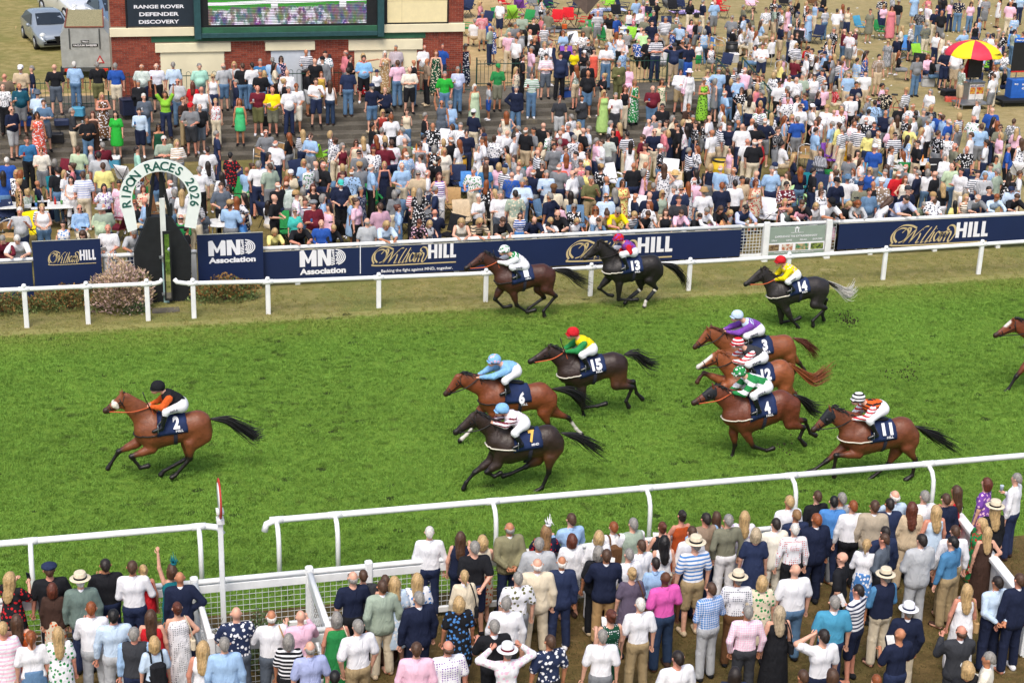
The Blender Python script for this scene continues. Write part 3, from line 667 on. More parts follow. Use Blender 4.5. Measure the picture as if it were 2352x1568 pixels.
def board(name, x0, x1, z0, z1, Y, label, joints=()):
    o = MB().bbox(x0, x1, Y, Y+.03, z0, z1, .004).build(name, BOARD); tag(o, label, 'advert board', 'navy advert boards along the far fence')
    MB().box(x0, x1, Y-.001, Y+.031, z1+.001, z1+.012).build('trim', plain('board edge', 'b9b7a5', .5), o)
    for x in joints: MB().box(x-.004, x+.004, Y-.004, Y+.002, z0, z1).build('joint', plain('board joint', '0c1630', .6), o)
    return o
def L(i, j, x, y, Y): return onY(588*i+x/4., 392*j+y/4., Y)
B1 = board('advert_board', -5, -1.46, .1, 1.05, 42.5, 'low plain navy board at the far left edge under two leaning people')
Y_ = 42.42; B2 = board('advert_board', -1.42, .28, .28, 1.62, Y_, 'tall navy bookmaker board with gold script left of the heather bush')
a = L(0, 1, 385, 0, Y_)[0]; c = L(0, 1, 832, 0, Y_)[0]; william_hill(a, c, L(0, 1, 600, 862, Y_)[1], L(0, 1, 600, 745, Y_)[1]+.03, Y_, B2, 1.1)
B3 = board('advert_board', 2.74, 4.46, .18, 1.6, Y_, 'tall navy charity board with large white initials right of the winning post')
mnd(L(0, 1, 1888, 0, Y_)[0], L(0, 1, 2328, 0, Y_)[0], L(0, 1, 2100, 845, Y_)[1], L(0, 1, 2100, 637, Y_)[1], Y_, B3)
Y_ = 42.6; B4 = board('advert_board', 4.48, 11.12, .19, 1.0, Y_, 'long navy board with white charity initials, gold script and a slogan', ())
mnd(L(1, 1, 388, 0, Y_)[0], L(1, 1, 820, 0, Y_)[0], L(1, 1, 600, 948, Y_)[1], L(1, 1, 600, 725, Y_)[1], Y_, B4)
x_ = L(1, 1, 958, 800, Y_)[0]; MB().box(x_-.012, x_+.012, Y_-.01, Y_-.003, L(1, 1, 958, 945, Y_)[1], L(1, 1, 958, 690, Y_)[1]).build('divider', LETTER, B4)
william_hill(L(1, 1, 1066, 0, Y_)[0], L(1, 1, 1852, 0, Y_)[0], L(1, 1, 1400, 862, Y_)[1], L(1, 1, 1400, 690, Y_)[1]+.01, Y_, B4)
z_ = L(1, 1, 1490, 915, Y_)[1]; text('Backing the fight against MND, together.', L(1, 1, 1152, 0, Y_)[0], L(1, 1, 1822, 0, Y_)[0], z_-.035, z_+.075, Y_-.003, LETTER, B4, bold=.01)
B5 = board('advert_board', 11.13, 18.12, .19, 1.0, Y_, 'long navy board with gold script behind the near black horse', [L(2, 1, 670, 750, Y_)[0], L(2, 1, 1385, 700, Y_)[0]])
william_hill(L(2, 1, 535, 0, Y_)[0], L(2, 1, 1520, 0, Y_)[0], L(2, 1, 1000, 815, Y_)[1], L(2, 1, 1000, 622, Y_)[1], Y_, B5)
B6 = board('advert_board', 21.17, 34, .24, 1.03, Y_, 'navy board with gold script at the right edge of the far fence', [L(3, 1, 1330, 600, Y_)[0], L(3, 1, 1985, 550, Y_)[0]])
william_hill(L(3, 1, 1200, 0, Y_)[0], L(3, 1, 2095, 0, Y_)[0], L(3, 1, 1600, 672, Y_)[1], L(3, 1, 1600, 482, Y_)[1], Y_, B6)
# grey green estate sign with four pictures
SG = plain('grey green sign print', '8d9c90', .5, var=.04); x0, z1 = L(3, 1, 10, 530, Y_); x1, z0 = L(3, 1, 510, 745, Y_); z0 = .17; z1 = 1.02
B7 = MB().bbox(x0, x1, Y_, Y_+.03, z0, z1, .004).build('estate_sign', SG); tag(B7, 'grey green estate sign with four small photographs on the far fence', 'sign')
w = x1-x0; H_ = z1-z0
text('EXPERIENCE THE EXTRAORDINARY', x0+.12*w, x1-.14*w, z0+.62*H_, z0+.69*H_, Y_-.004, LETTER, B7, bold=.005)
text('SWINTON ESTATE', x0+.39*w, x0+.61*w, z0+.76*H_, z0+.79*H_, Y_-.004, LETTER, B7, bold=.0)
for s, u in (('STAY', .11), ('DINE', .37), ('RELAX', .62), ('EXPLORE', .87)): text(s, x0+(u-.012*len(s))*w, x0+(u+.012*len(s))*w, z0+.49*H_, z0+.55*H_, Y_-.004, LETTER, B7, bold=.005)
text('Swinton Estate  Masham  HG4 4JH  |  swintonestate.com', x0+.13*w, x0+.82*w, z0+.06*H_, z0+.1*H_, Y_-.004, LETTER, B7, bold=.005)
b = MB()
for u0, u1, v0, v1 in ((.46, .475, .8, .93), (.51, .525, .8, .93), (.45, .535, .92, .95), (.475, .51, .95, .99)): b.box(x0+u0*w, x0+u1*w, Y_-.008, Y_-.003, z0+v0*H_, z0+v1*H_)
b.build('emblem', LETTER, B7)
MB().box(x0, x1, Y_-.006, Y_-.002, z0+.13*H_, z0+.43*H_).build('picture_strip', LETTER, B7)
for (u0, u1), c1, c2 in (((.0, .2), '5b4330', 'a08a63'), ((.25, .44), 'd9d4c6', 'b0603a'), ((.49, .72), '2f7a56', 'b9a27a'), ((.76, .98), '31442a', '8fa04a')):
    t = NT('sign picture'); n_ = t.noise(t.pos(), 14, 4, .7); t.l(t.mix(t.ramp(n_, .4, .6), lin(c1), lin(c2)), t.b.inputs['Base Color'])
    MB().box(x0+u0*w, x0+u1*w, Y_-.01, Y_-.006, z0+.16*H_, z0+.38*H_).build('picture', t.m, B7)

# ------------------------------------------------------------------ winning post
WY = 41.85
wp = empty('winning_post', (1.78, WY, 0), 0, 'black winning post with white horseshoe sign and tall narrow mirror', 'winning post')
def wpart(name, mat, fn, smooth=False, parent=None):
    b = MB(); fn(b); o = b.build(name, mat, None, smooth); o.data.transform(Matrix.Translation((-1.78, -WY, 0))); o.parent = parent or wp; return o
wpart('backboard', plain('matt black board', '191c1e', .75, var=.25, scale=5.), lambda b: b.prism([(1.08, 0), (2.49, 0), (2.55, 1.4), (2.06, 2.3), (1.5, 2.3), (1.1, 1.4)], WY, WY+.28))
wpart('frame', BLACK, lambda b: (b.tube([(1.52, WY+.1, 2.25), (1.75, WY+.1, 3.85)], .04, 6), b.tube([(2.05, WY+.1, 2.25), (1.82, WY+.1, 3.85)], .04, 6), b.box(1.45, 1.52, WY+.05, WY+.15, 2.3, 2.62), b.box(2.05, 2.12, WY+.05, WY+.15, 2.3, 2.62), b.box(1.2, 1.5, WY+.05, WY+.12, 1.95, 2.0), b.box(2.1, 2.4, WY+.05, WY+.12, 1.95, 2.0)))
cx_, cz_ = 1.81, 2.72
px = lambda x, y: onY(588*0+x/4., 392*1+y/4., WY-.1)
ro = (px(1845, 150)[0]-px(1090, 150)[0])/2; ri = (px(1720, 150)[0]-px(1197, 150)[0])/2; cx_ = (px(1845, 150)[0]+px(1090, 150)[0])/2; cz_ = onY(366, 366, WY-.1)[1]-ro
bots = [px(1175, 565), px(1262, 535), px(1695, 515), px(1800, 532)]
def shoe(b):
    A = np.linspace(radians(200), radians(-20), 33); V = []; F = []
    out = [(cx_+ro*cos(t), cz_+ro*sin(t)) for t in A]; inn = [(cx_+ri*cos(t), cz_+ri*sin(t)) for t in A]
    out = [bots[0]]+out+[bots[3]]; inn = [bots[1]]+inn+[bots[2]]; n = len(out)
    for y in (WY-.12, WY-.06): V += [(p[0], y, p[1]) for p in out]+[(p[0], y, p[1]) for p in inn]
    for i in range(n-1):
        F += [(i, i+1, n+i+1, n+i), (2*n+i, 3*n+i, 3*n+i+1, 2*n+i+1), (i, 2*n+i, 2*n+i+1, i+1), (n+i, n+i+1, 3*n+i+1, 3*n+i)]
    F += [(0, n, 3*n, 2*n), (n-1, 3*n-1, 4*n-1, 2*n-1)]
    b.add(V, F)
sh = wpart('horseshoe_sign', plain('white sign enamel', 'e8eeea', .4, var=.03), shoe)
s_ = 'RIPON RACES 2026'; angs = np.linspace(radians(187), radians(-11), 16)
rm = (ro+ri)/2; GL = plain('green sign print', '1f5a50', .5)
b = MB()
for ch, t in zip(s_, angs):
    if ch == ' ': continue
    V, F = text_np(ch, .02); lo, hi = V.min(0), V.max(0); s = .23/.73; u = (V[:, 0]-(lo[0]+hi[0])/2)*s; v = (V[:, 1]-.36)*s
    rt_ = t-pi/2; X = cx_+rm*cos(t)+u*cos(rt_)-v*sin(rt_); Z = cz_+rm*sin(t)+u*sin(rt_)+v*cos(rt_)
    b.add(np.stack([X, WY-.122-(V[:, 2]-lo[2])*.6, Z], 1), F)
o = b.build('lettering', GL, None); o.data.transform(Matrix.Translation((-1.78, -WY, 0))); o.parent = sh
wpart('post', plain('weathered white post', 'd9dcd6', .6, var=.1, scale=4.), lambda b: b.bbox(1.79, 1.93, WY-.06, WY-.005, 1.1, 2.8, .008)); wpart('post', plain('pale blue post paint', '9fc0c0', .6, var=.12, scale=4.), lambda b: b.bbox(1.79, 1.93, WY-.06, WY-.005, 0, 1.098, .008))
wpart('spire', plain('black spire', '15181a', .6), lambda b: b.prism([(1.8, 2.8), (1.92, 2.8), (1.88, 3.85), (1.83, 3.85)], WY+.03, WY+.08))
t = NT('mirror glass'); t.b.inputs['Base Color'].default_value = (.9, .92, .9, 1); t.b.inputs['Metallic'].default_value = 1; t.b.inputs['Roughness'].default_value = .03
mr_ = empty('mirror', (0, 0, 0)); mr_.parent = wp; mr_.location = (.14, -.2, .12); mr_.rotation_euler = (radians(4), 0, 0)
MB().box(-.06, .06, -.012, 0, .03, 1.83).build('mirror_glass', t.m, mr_)
MB().box(-.1, -.06, -.02, .03, 0, 1.9).box(.06, .1, -.02, .03, 0, 1.9).box(-.06, .06, -.02, .03, 0, .03).box(-.06, .06, -.02, .03, 1.83, 1.9).build('mirror_frame', BLACK, mr_)
wpart('bracket', STEEL, lambda b: (b.box(1.72, 1.95, WY-.2, WY-.06, 1.25, 1.29), b.box(1.75, 1.98, WY-.2, WY-.06, .25, .29)))

# ------------------------------------------------------------------ shrubs
def shrub(name, label, c, r, n, cols, leaf, seed, up=.6, flower=None):
    R = random.Random(seed); o = empty(name, (c[0], c[1], 0), 0, label, 'shrub'); 
    def leafm(nm, col):
        t = NT(nm); p = t.obj(); nz2 = t.noise(p, 4., 3); t.l(t.mix(t.ramp(nz2, .3, .7), [x*.6 for x in lin(col)], [x*1.2 for x in lin(col)]), t.b.inputs['Base Color']); t.b.inputs['Roughness'].default_value = .8; return t.m
    for gi, (col, share, zr) in enumerate(cols):
        b = MB()
        for i in range(int(n*share)):
            while True:
                p = Vector((R.uniform(-1, 1), R.uniform(-1, 1), R.uniform(*zr)))
                if hypot(p.x, p.y)**2+p.z**2 < 1 and (p.length > .45): break
            lump = 1+.16*sin(p.x*7+seed)*sin(p.y*6)+.1*sin(p.z*9+p.x*5)
            q = Vector((p.x*r[0]*lump, p.y*r[1]*lump, max(.02, p.z)*r[2]*lump)); d = Vector((p.x+R.gauss(0, .5), p.y+R.gauss(0, .5), p.z*.6+up+R.gauss(0, .4))).normalized()
            s = d.cross(Vector((R.gauss(0, 1), R.gauss(0, 1), R.gauss(0, 1)))).normalized(); l = leaf[0]*R.uniform(.6, 1.4); w_ = leaf[1]*R.uniform(.7, 1.3)
            b.add([q-s*w_*.3, q+d*l*.5-s*w_, q+d*l, q+d*l*.5+s*w_], [(0, 1, 2, 3)])
        b.build('foliage', leafm(name+' leaf', col), o)
    b = MB()
    for i in range(7): a = R.uniform(0, 6.28); b.tube([(0, 0, 0), (cos(a)*r[0]*.3, sin(a)*r[1]*.3, r[2]*.4), (cos(a)*r[0]*.6, sin(a)*r[1]*.6, r[2]*.75)], [.02, .014, .006], 5)
    b.build('stem', plain('brown stem', '4a382a', .9), o); return o
shrub('heather_bush', 'rounded pale pink heather bush beside the black winning post', (.72, 41.5), (.78, .62, 1.2), 5200, [('ccaea6', .42, (0, 1)), ('cdb391', .36, (.2, 1)), ('6b6a3e', .22, (0, .7))], (.1, .02), 3)
shrub('low_shrub', 'low rusty brown and green shrub under the left navy boards', (-.55, 41.7), (1.1, .4, .62), 2600, [('94703f', .5, (.2, 1)), ('6d7c46', .5, (0, .8))], (.06, .028), 5)
shrub('low_shrub', 'low shrub at the far left edge below the plain navy board', (-2.2, 41.7), (1.0, .4, .5), 2000, [('94703f', .35, (.3, 1)), ('6d7c46', .65, (0, .9))], (.06, .028), 6)
shrub('low_shrub', 'low brown topped green shrub right of the winning post', (3.35, 41.75), (.95, .4, .62), 2600, [('94703c', .5, (.3, 1)), ('70824b', .5, (0, .8))], (.06, .028), 7)
shrub('green_leaf_clump', 'small clump of green leaves at the foot of the heather bush', (1.0, 41.15), (.3, .2, .25), 300, [('5b7348', 1, (0, 1))], (.07, .035), 8)
shrub('dark_bush', 'dark green bush in the fenced corner of the near lawn', (2.35, 23.75), (.5, .45, .8), 3000, [('5a6e44', 1, (0, 1))], (.05, .022), 9)
shrub('dry_plant', 'dry straw coloured plant in the fenced corner below the disc post', (1.75, 23.9), (.25, .3, .6), 500, [('8a7442', .7, (0, 1)), ('5a6238', .3, (0, 1))], (.12, .008), 10)
# ------------------------------------------------------------------ horses and jockeys (joints measured from the photograph, in the vertical plane each horse runs in)
def attr_mat(name, rough=.42, sheen=0.):
    t = NT(name); at_ = t.n('Attribute'); at_.attribute_name = 'coat'; o = t.obj()
    nz = t.noise(t.scaled(o, (5, 5, 9)), 1.6, 4, .6); fine = t.noise(o, 60, 2)
    h = t.mix(t.math('MULTIPLY', t.ramp(nz, .35, .7), .25), at_.outputs['Color'], (0, 0, 0)); g = t.n('Gamma'); g.inputs[1].default_value = 1.
    t.l(h, t.b.inputs['Base Color']); t.b.inputs['Roughness'].default_value = rough; t.b.inputs['Specular IOR Level'].default_value = .45
    mus = t.noise(t.scaled(o, (3.2, 3.2, 1.6)), 2.2, 3, .55, 1.); t.bump(t.math('ADD', t.math('ADD', nz, t.math('MULTIPLY', mus, 1.5)), t.math('MULTIPLY', fine, .15)), .32, .03); return t.m
M_COAT = attr_mat('horse coat', .46)
LEATHER = plain('black leather', '1b1818', .45); TAN_L = plain('orange rein rubber', 'b8552d', .55); WEB = plain('white web strap', 'd8d2c2', .7); BOOT = plain('polished boot', '14161b', .25, spec=.6)
NAVYC = plain('navy saddle cloth', '1b2c55', .8, var=.2, scale=5., bump=.3); BREECH = plain('white breeches', 'e6e6ea', .6, var=.05, scale=8., bump=.2); STIRRUP = plain('stirrup steel', '9a9da0', .3, .8)
def strands(b, root, tip_pts, n, spread, r0, R, seg=5):
    for i in range(n):
        pts = []; j = np.array([R.gauss(0, 1), R.gauss(0, 1), R.gauss(0, 1)]); ln = R.uniform(.72, 1.05)
        P = smoothpath(tip_pts, 4); m = max(3, int(len(P)*ln)); P = P[:m]
        ph = R.uniform(0, 6); 
        for k, p in enumerate(P):
            t = k/max(1, m-1); wob = np.array([sin(ph+t*5), cos(ph*1.7+t*4), sin(ph*2+t*6)])*.012*t
            pts.append(np.array(p)+j*spread*(t**.85)*np.array([.5, .8, 1.])+wob)
        b.tube(pts, [r0*(1-.75*(k/(m-1))**1.5)*R.uniform(.9, 1.1) for k in range(m)], seg)
def wrinkle(V, Q, a=.006):
    n = a*(np.sin(V[:, 0]*52+9*V[:, 1])*np.sin(V[:, 2]*47+V[:, 0]*20)+.7*np.sin(V[:, 0]*90-V[:, 2]*70)); return V+n[:, None]*np.array([.3, 1., .6])*np.sign(V[:, 1:2]+1e-6)**np.array([0, 1, 0]), Q
def horse(num, orig, Yg, pts, coat, points, mane_c, legs, nb, silk, label, jlabel, jk, extra=()):
    O = (588*orig[0], 392*orig[1])
    def tr(p, dy=0.):
        x, z = onY(O[0]+p[0]/4., O[1]+p[1]/4., Yg+dy); return np.array([x, dy, z])
    J = {k: tr(v) for k, v in pts.items() if k != 'tail'}; x0 = J['G'][0]
    for k in J: J[k] = J[k]-[x0, 0, 0]
    def tl(p, dy): q = tr(p, dy); q[0] -= x0; return q
    o3 = np.array
    W, G, Lo, F, K, B, Dk, S, P, M, Jw = (J[k] for k in ('W', 'G', 'L', 'F', 'K', 'B', 'D', 'S', 'P', 'M', 'J'))
    ry = .27; zt1, zt2 = W[2]-.03, Lo[2]-.035
    c1 = o3([.45*W[0]+.55*G[0], 0, (zt1+G[2])/2]); r1 = (zt1-G[2])/2; c2 = o3([.5*Lo[0]+.5*F[0], 0, (zt2+F[2])/2]); r2 = max(.2, (zt2-F[2])/2)
    Kc = K-o3([-.02, 0, .30]); Bc = B-o3([.24, 0, -.02]); Sc = S+o3([.24, 0, .02])
    pr = [cap(c1, c2, r1, r2, .08, ry/max(r1, r2)), cap(Kc, Bc, .265, .215, .1, .9), cap(c2, Kc, r2*.85, .255, .06, .88),
          cap(Sc, lerp(Sc, c1, .6), .235, r1*.9, .07, .85), cap(lerp(W, Sc, .25)+o3([0, 0, -.1]), Sc, .12, .18, .06, .8)]
    nb0 = o3(lerp(W, S, .42))+o3([.03, 0, 0]); wid = np.linalg.norm(W-S)*.42
    nk = o3(lerp(P, Jw, .42))+o3([.045, 0, 0]); pr += [cap(nb0, nk, min(.25, wid), .125, .1, .5), cap(o3(lerp(W, P, .1)), P+o3([.05, 0, -.07]), .1, .075, .08, .55)]
    hd = o3(lerp(P, Jw, .5)); hl = np.linalg.norm(M-hd)
    pr += [cap(hd, lerp(hd, M, .55), .112, .075, .05, .62), cap(P+o3([-.02, 0, -.065]), lerp(P, M, .7)+o3([0, 0, -.03]), .07, .05, .04, .75), cap(lerp(hd, M, .5), lerp(hd, M, .9), .07, .055, .04, .72), cap(lerp(hd, M, .9), None, .062, None, .03, .8)]
    for sy, e in ((-1, 'e1'), (1, 'e2')):
        et = tl(pts[e], sy*.05); eb = P+o3([.0, sy*.045, -.05]); pr += [cap(eb, lerp(eb, et, .55), .028, .032, .02, .6, (1, 0, 0)), cap(lerp(eb, et, .55), et, .03, .006, .01, .6, (1, 0, 0))]
    segs = []
    for i, lg in enumerate(legs):
        hind = i >= 2; sy = (-1 if i % 2 else 1)*(.115 if not hind else .12)
        t_, k_, f_, h_ = [tl(p, sy) for p in lg]
        if not hind:
            pr += [cap(lerp(Sc, c1, .35)+o3([0, sy*.9, -.02]), t_, .15, .1, .055, .8), cap(t_, lerp(t_, k_, .45), .098, .08, .03), cap(t_, k_, .085, .05, .03), cap(k_, lerp(k_, f_, .12), .054, .046, .02), cap(k_, f_, .04, .034, .02), cap(f_, None, .043, None, .02), cap(f_, lerp(f_, h_, .6), .036, .045, .02), cap(lerp(f_, h_, .6), h_, .046, .056, .012)]
        else:
            th = o3(lerp(Kc, Bc, .55))+o3([0, sy*.7, -.05]); pr += [cap(th, t_, .2, .13, .06, .75), cap(lerp(Bc, th, .2)+o3([.06, sy*.75, -.1]), lerp(t_, k_, .4), .13, .075, .05, .8), cap(t_, k_, .115, .048, .045), cap(k_, None, .056, None, .025), cap(k_, f_, .044, .036, .02), cap(f_, None, .044, None, .02), cap(f_, lerp(f_, h_, .6), .036, .045, .02), cap(lerp(f_, h_, .6), h_, .046, .058, .012)]
        segs.append((t_, k_, f_, h_, hind))
    V, Q = implicit(pr, .0235); BV = V
    ob_l = (x0, Yg, 0); me = np_mesh('horse', V, Q, True, (M_COAT,)); body = link('horse', me, None, None, ob_l); tag(body, label, 'horse', 'galloping racehorses')
    cc = o3(lin(coat)); pc = o3(lin(points)); col = np.tile(cc, (len(V), 1)); w = np.zeros(len(V)); wh = np.zeros(len(V))
    def sd(p, a, b):
        a, b = o3(a), o3(b); t = np.clip(((p-a)@(b-a))/max(1e-9, (b-a)@(b-a)), 0, 1); return np.linalg.norm(p-(a+t[:, None]*(b-a)), axis=1), t
    for i, (t_, k_, f_, h_, hind) in enumerate(segs):
        d, t = sd(V, k_, f_); w = np.maximum(w, np.clip((.13-d)/.06, 0, 1)); d, t = sd(V, f_, h_); w = np.maximum(w, np.clip((.15-d)/.06, 0, 1))
        d, t = sd(V, t_, k_); w = np.maximum(w, np.clip((.13-d)/.05, 0, 1)*np.clip((t-.55)/.4, 0, 1))
        if ('sock%d' % i) in extra:
            d, t = sd(V, lerp(k_, f_, .55 if 'long' in extra else .95), lerp(f_, h_, .5)); wh = np.maximum(wh, np.clip((.09-d)/.03, 0, 1))
    d = np.linalg.norm(V-o3(lerp(hd, M, .95)), axis=1); w = np.maximum(w, .85*np.clip((.17-d)/.08, 0, 1))
    col = col*(1-w[:, None])+pc*w[:, None]
    if 'tanflank' in extra:
        d, t = sd(V, F, lerp(B, Bc, .3)+o3([0, 0, -.25])); ww = .8*np.clip((.33-d)/.25, 0, 1)*(1-w); col = col*(1-ww[:, None])+o3(lin('7a4a2a'))*ww[:, None]
    if 'blaze' in extra or 'star' in extra:
        a_, b_ = (lerp(P, M, .25), lerp(P, M, 1.)) if 'blaze' in extra else (lerp(P, M, .2), lerp(P, M, .36)); d, t = sd(V, o3(a_)+o3([-.03, 0, .02]), o3(b_)+o3([-.02, 0, .02])); wh = np.maximum(wh, np.clip((.075-d)/.02, 0, 1)*(np.abs(V[:, 1]) < .07))
    col = col*(1-wh[:, None])+o3(lin('d8d2c8'))*wh[:, None]
    at_ = me.color_attributes.new('coat', 'FLOAT_COLOR', 'POINT'); at_.data.foreach_set('color', np.concatenate([col, np.ones((len(V), 1))], 1).astype(np.float32).ravel())
    R = random.Random(int(orig[0]*100+pts['M'][0])); mm = hairm(mane_c)
    # mane and forelock
    b = MB()
    for i in range(46):
        t = i/45.; q = o3(lerp(P+o3([.01, 0, -.005]), W+o3([-.02, 0, .0]), t)); q[2] += -.035*sin(pi*t)+.01
        if 'plaits' in extra: b.lathe([(.012, -.02), (.022, 0), (.012, .02)], 6, tuple(q+o3([.012, 0, .012]))); continue
        for _ in range(2):
            dy = R.gauss(0, .5); l = R.uniform(.08, .2); b.tube([q+o3([0, R.gauss(0, .012), -.015]), q+o3([.4*l, dy*.05, .035+R.uniform(0, .03)]), q+o3([l, dy*.16, R.uniform(-.05, .05)])], [.016, .015, .003], 5)
    b.build('mane', mm, body, True)
    # tail
    b = MB(); tp = [tl(p, 0) for p in [pts['D']]+list(pts['tail'])]; tp[0] = tp[0]+o3([-.05, 0, -.01]); strands(b, tp[0], tp, 110, .085, .0115, R, 4)
    b.build('tail', hairm('white') if 'paletail' in extra else mm, body, True)
    if 'paletail' in extra:
        b = MB(); tq = [o3(lerp(tp[0], tp[1], t)) for t in (0, .5, 1.)]+[o3(lerp(tp[1], tp[2], .4))]; strands(b, tq[0], tq, 26, .045, .02, R); b.build('tail_dock', hairm('dark'), body, True)
    # eyes, nostrils
    for sy in (-1, 1): e = o3(lerp(P, M, .3))+o3([.035, sy*.072, -.055]); MB().lathe([(.003, -.022), (.02, -.01), (.02, .01), (.003, .022)], 8, tuple(e)).build('eye', plain('horse eye', '0d0b0a', .1), body, True)
    # saddle cloth with number
    N = tl(nb, -.27); u1 = N[0]+.2; u0 = u1-.54
    _sel = V[(V[:, 0] > u0-.15) & (V[:, 0] < u1+.15)]
    def srad(x, th, zc):
        dx = np.abs(_sel[:, 0]-x); an = np.arctan2(_sel[:, 1], _sel[:, 2]-zc); da = np.abs((an-th+pi)%(2*pi)-pi); rr = np.hypot(_sel[:, 1], _sel[:, 2]-zc)
        w_ = np.exp(-(dx/.03)**2-(da/.09)**2)*(rr < .6); return float((w_*rr).sum()/max(w_.sum(), 1e-9)) if w_.sum() > 1e-4 else None
    def ring(x, th, off=.012):
        t = np.clip((x-c1[0])/(c2[0]-c1[0]), -.15, 1.1); zc = c1[2]+(c2[2]-c1[2])*t; r = r1+(r2-r1)*t; 
        q = srad(x, th, zc)
        if q: return o3([x, sin(th)*(q+off), zc+cos(th)*(q+off)])
        return o3([x, sin(th)*(ry*(r/max(r1, r2))+off), zc+cos(th)*(r+off)])
    nx_, nt = 10, 14; X = np.linspace(u0, u1, nx_); A = np.linspace(-1.62, 1.62, nt); V = []
    for off in (.022, .006):
        for x in X:
            for a in A: V.append(ring(x+.03*abs(a)*(1 if x > (u0+u1)/2 else -.4)+.006*sin(9*a), a, off+.006*sin(11*x+5*a)*(off > .01)))
    i = np.arange(2*nx_*nt).reshape(2, nx_, nt); Qs = [np.stack([i[0, :-1, :-1], i[0, :-1, 1:], i[0, 1:, 1:], i[0, 1:, :-1]], -1).reshape(-1, 4), np.stack([i[1, :-1, :-1], i[1, 1:, :-1], i[1, 1:, 1:], i[1, :-1, 1:]], -1).reshape(-1, 4)]
    for e in (0, nt-1): Qs.append(np.stack([i[0, :-1, e], i[0, 1:, e], i[1, 1:, e], i[1, :-1, e]], -1))
    for e in (0, nx_-1): Qs.append(np.stack([i[0, e, :-1], i[0, e, 1:], i[1, e, 1:], i[1, e, :-1]], -1))
    clo = link('saddle_cloth', np_mesh('saddle_cloth', V, np.concatenate(Qs), True, (NAVYC,)), body)
    if num:
        def onto(s, hx, hz, wdt, hgt, mat, bold):
            Vt, Ft = text_np(s, bold); lo, hi = Vt.min(0), Vt.max(0); b = MB(); PP = []
            th0 = -hz/.3; cq = ring(hx, th0, .034); ax_ = ring(hx+.08, th0, .034)-ring(hx-.08, th0, .034); ax_ /= np.linalg.norm(ax_); dn_ = ring(hx+.01, th0-.25, .034)-ring(hx-.01, th0+.25, .034); dn_ -= ax_*(dn_@ax_); dn_ /= np.linalg.norm(dn_); nn_ = np.cross(dn_, ax_); nn_ = nn_ if nn_[1] < 0 else -nn_
            for v in Vt:      # flat printed panel lying on the cloth
                PP.append(cq+ax_*((v[0]-lo[0])/(hi[0]-lo[0])-.5)*wdt-dn_*((v[1]-lo[1])/(hi[1]-lo[1])-.5)*hgt+nn_*(v[2]-lo[2])*.3)
            b.add(PP, Ft); return b.build('number' if mat is not LETTER or len(s) < 3 else 'lettering', mat, clo)
        sN = .235; hs = .3*math.acos(np.clip((N[2]-c1[2]+.0)/(r1+.03), -1, 1)) if N[2]-c1[2] < r1 else .1
        hs = min(max(hs, .2), .36); onto(num, N[0]+.02, hs, sN*(.55 if len(num) == 1 else 1.02), sN*1.1, plain('yellow number print', 'ecbc55', .5) if num == '7' else LETTER, .055)
        onto('MND' if num == '7' else 'HILL', N[0]+.08, hs+.175, .15, .05, LETTER, .03)
    # saddle, girth, breast strap, bridle, reins
    sx = u0+.2
    MB().tube([ring(x, 0, .035) for x in np.linspace(sx-.1, sx+.25, 5)], [.07, .09, .09, .1, .06], 8, sq=.4).build('saddle', LEATHER, body, True)
    gx = u0+.3; b = MB()
    for a in np.linspace(-pi, pi, 25)[:-1]:
        p, q = ring(gx, a, .008), ring(gx, a+2*pi/24, .008); p2, q2 = p+o3([.075, 0, 0]), q+o3([.075, 0, 0]); b.add([p, q, q2, p2, p*o3([1, .97, 1]), q*o3([1, .97, 1]), q2*o3([1, .97, 1]), p2*o3([1, .97, 1])], [(3, 2, 1, 0), (4, 5, 6, 7)])
    b.build('girth', plain('girth elastic', '2b2a3a', .7), body)
    b = MB(); 
    sp = smoothpath([(u0+.02, -.3, c1[2]+.04), tuple(lerp(S, c1, .3)+o3([0, -.3, -.02])), tuple(S+o3([.02, -.12, -.02])), tuple(S+o3([-.015, 0, -.02])), tuple(S+o3([.02, .12, -.02])), tuple(lerp(S, c1, .3)+o3([0, .3, -.02])), (u0+.02, .3, c1[2]+.04)], 6); stp = []
    for p in sp:
        p = o3(p); sd_ = BV[np.sign(BV[:, 1]) == (np.sign(p[1]) or 1)]; k_ = np.argsort((sd_[:, 0]-p[0])**2+(sd_[:, 2]-p[2])**2+.02*(sd_[:, 1]-p[1])**2)[:1]; stp.append(sd_[k_].mean(0)+o3([-.012, (np.sign(p[1]) or 1)*.016, 0]))
    b.tube(stp, .015, 5); b.build('breast_strap', WEB if 'web' in extra else LEATHER, body, True)
    jwm = o3(lerp(hd, M, .72)); b = MB()
    def hoop(c, rx, rz, ax, r_=.011):
        n = o3(ax)/np.linalg.norm(ax); s_ = np.cross([0, 1, 0], n); return [c+o3([0, cos(t)*rx, 0])+s_*(sin(t)*rz) for t in np.linspace(0, 2*pi, 15)]
    axv = M-hd
    b.tube(hoop(o3(lerp(hd, M, .62)), .062, .085, axv), .011, 5); b.tube(hoop(o3(lerp(hd, M, .02)), .085, .13, axv), .012, 5)
    for sy in (-1, 1): b.tube([P+o3([.02, sy*.06, -.03]), hd+o3([0, sy*.075, 0]), jwm+o3([0, sy*.055, -.02])], .01, 5); b.lathe([(.022, -.006), (.032, -.006), (.032, .006), (.022, .006)], 10, tuple(jwm+o3([0, sy*.062, -.03])), 'y')
    b.build('bridle', LEATHER, body, True)
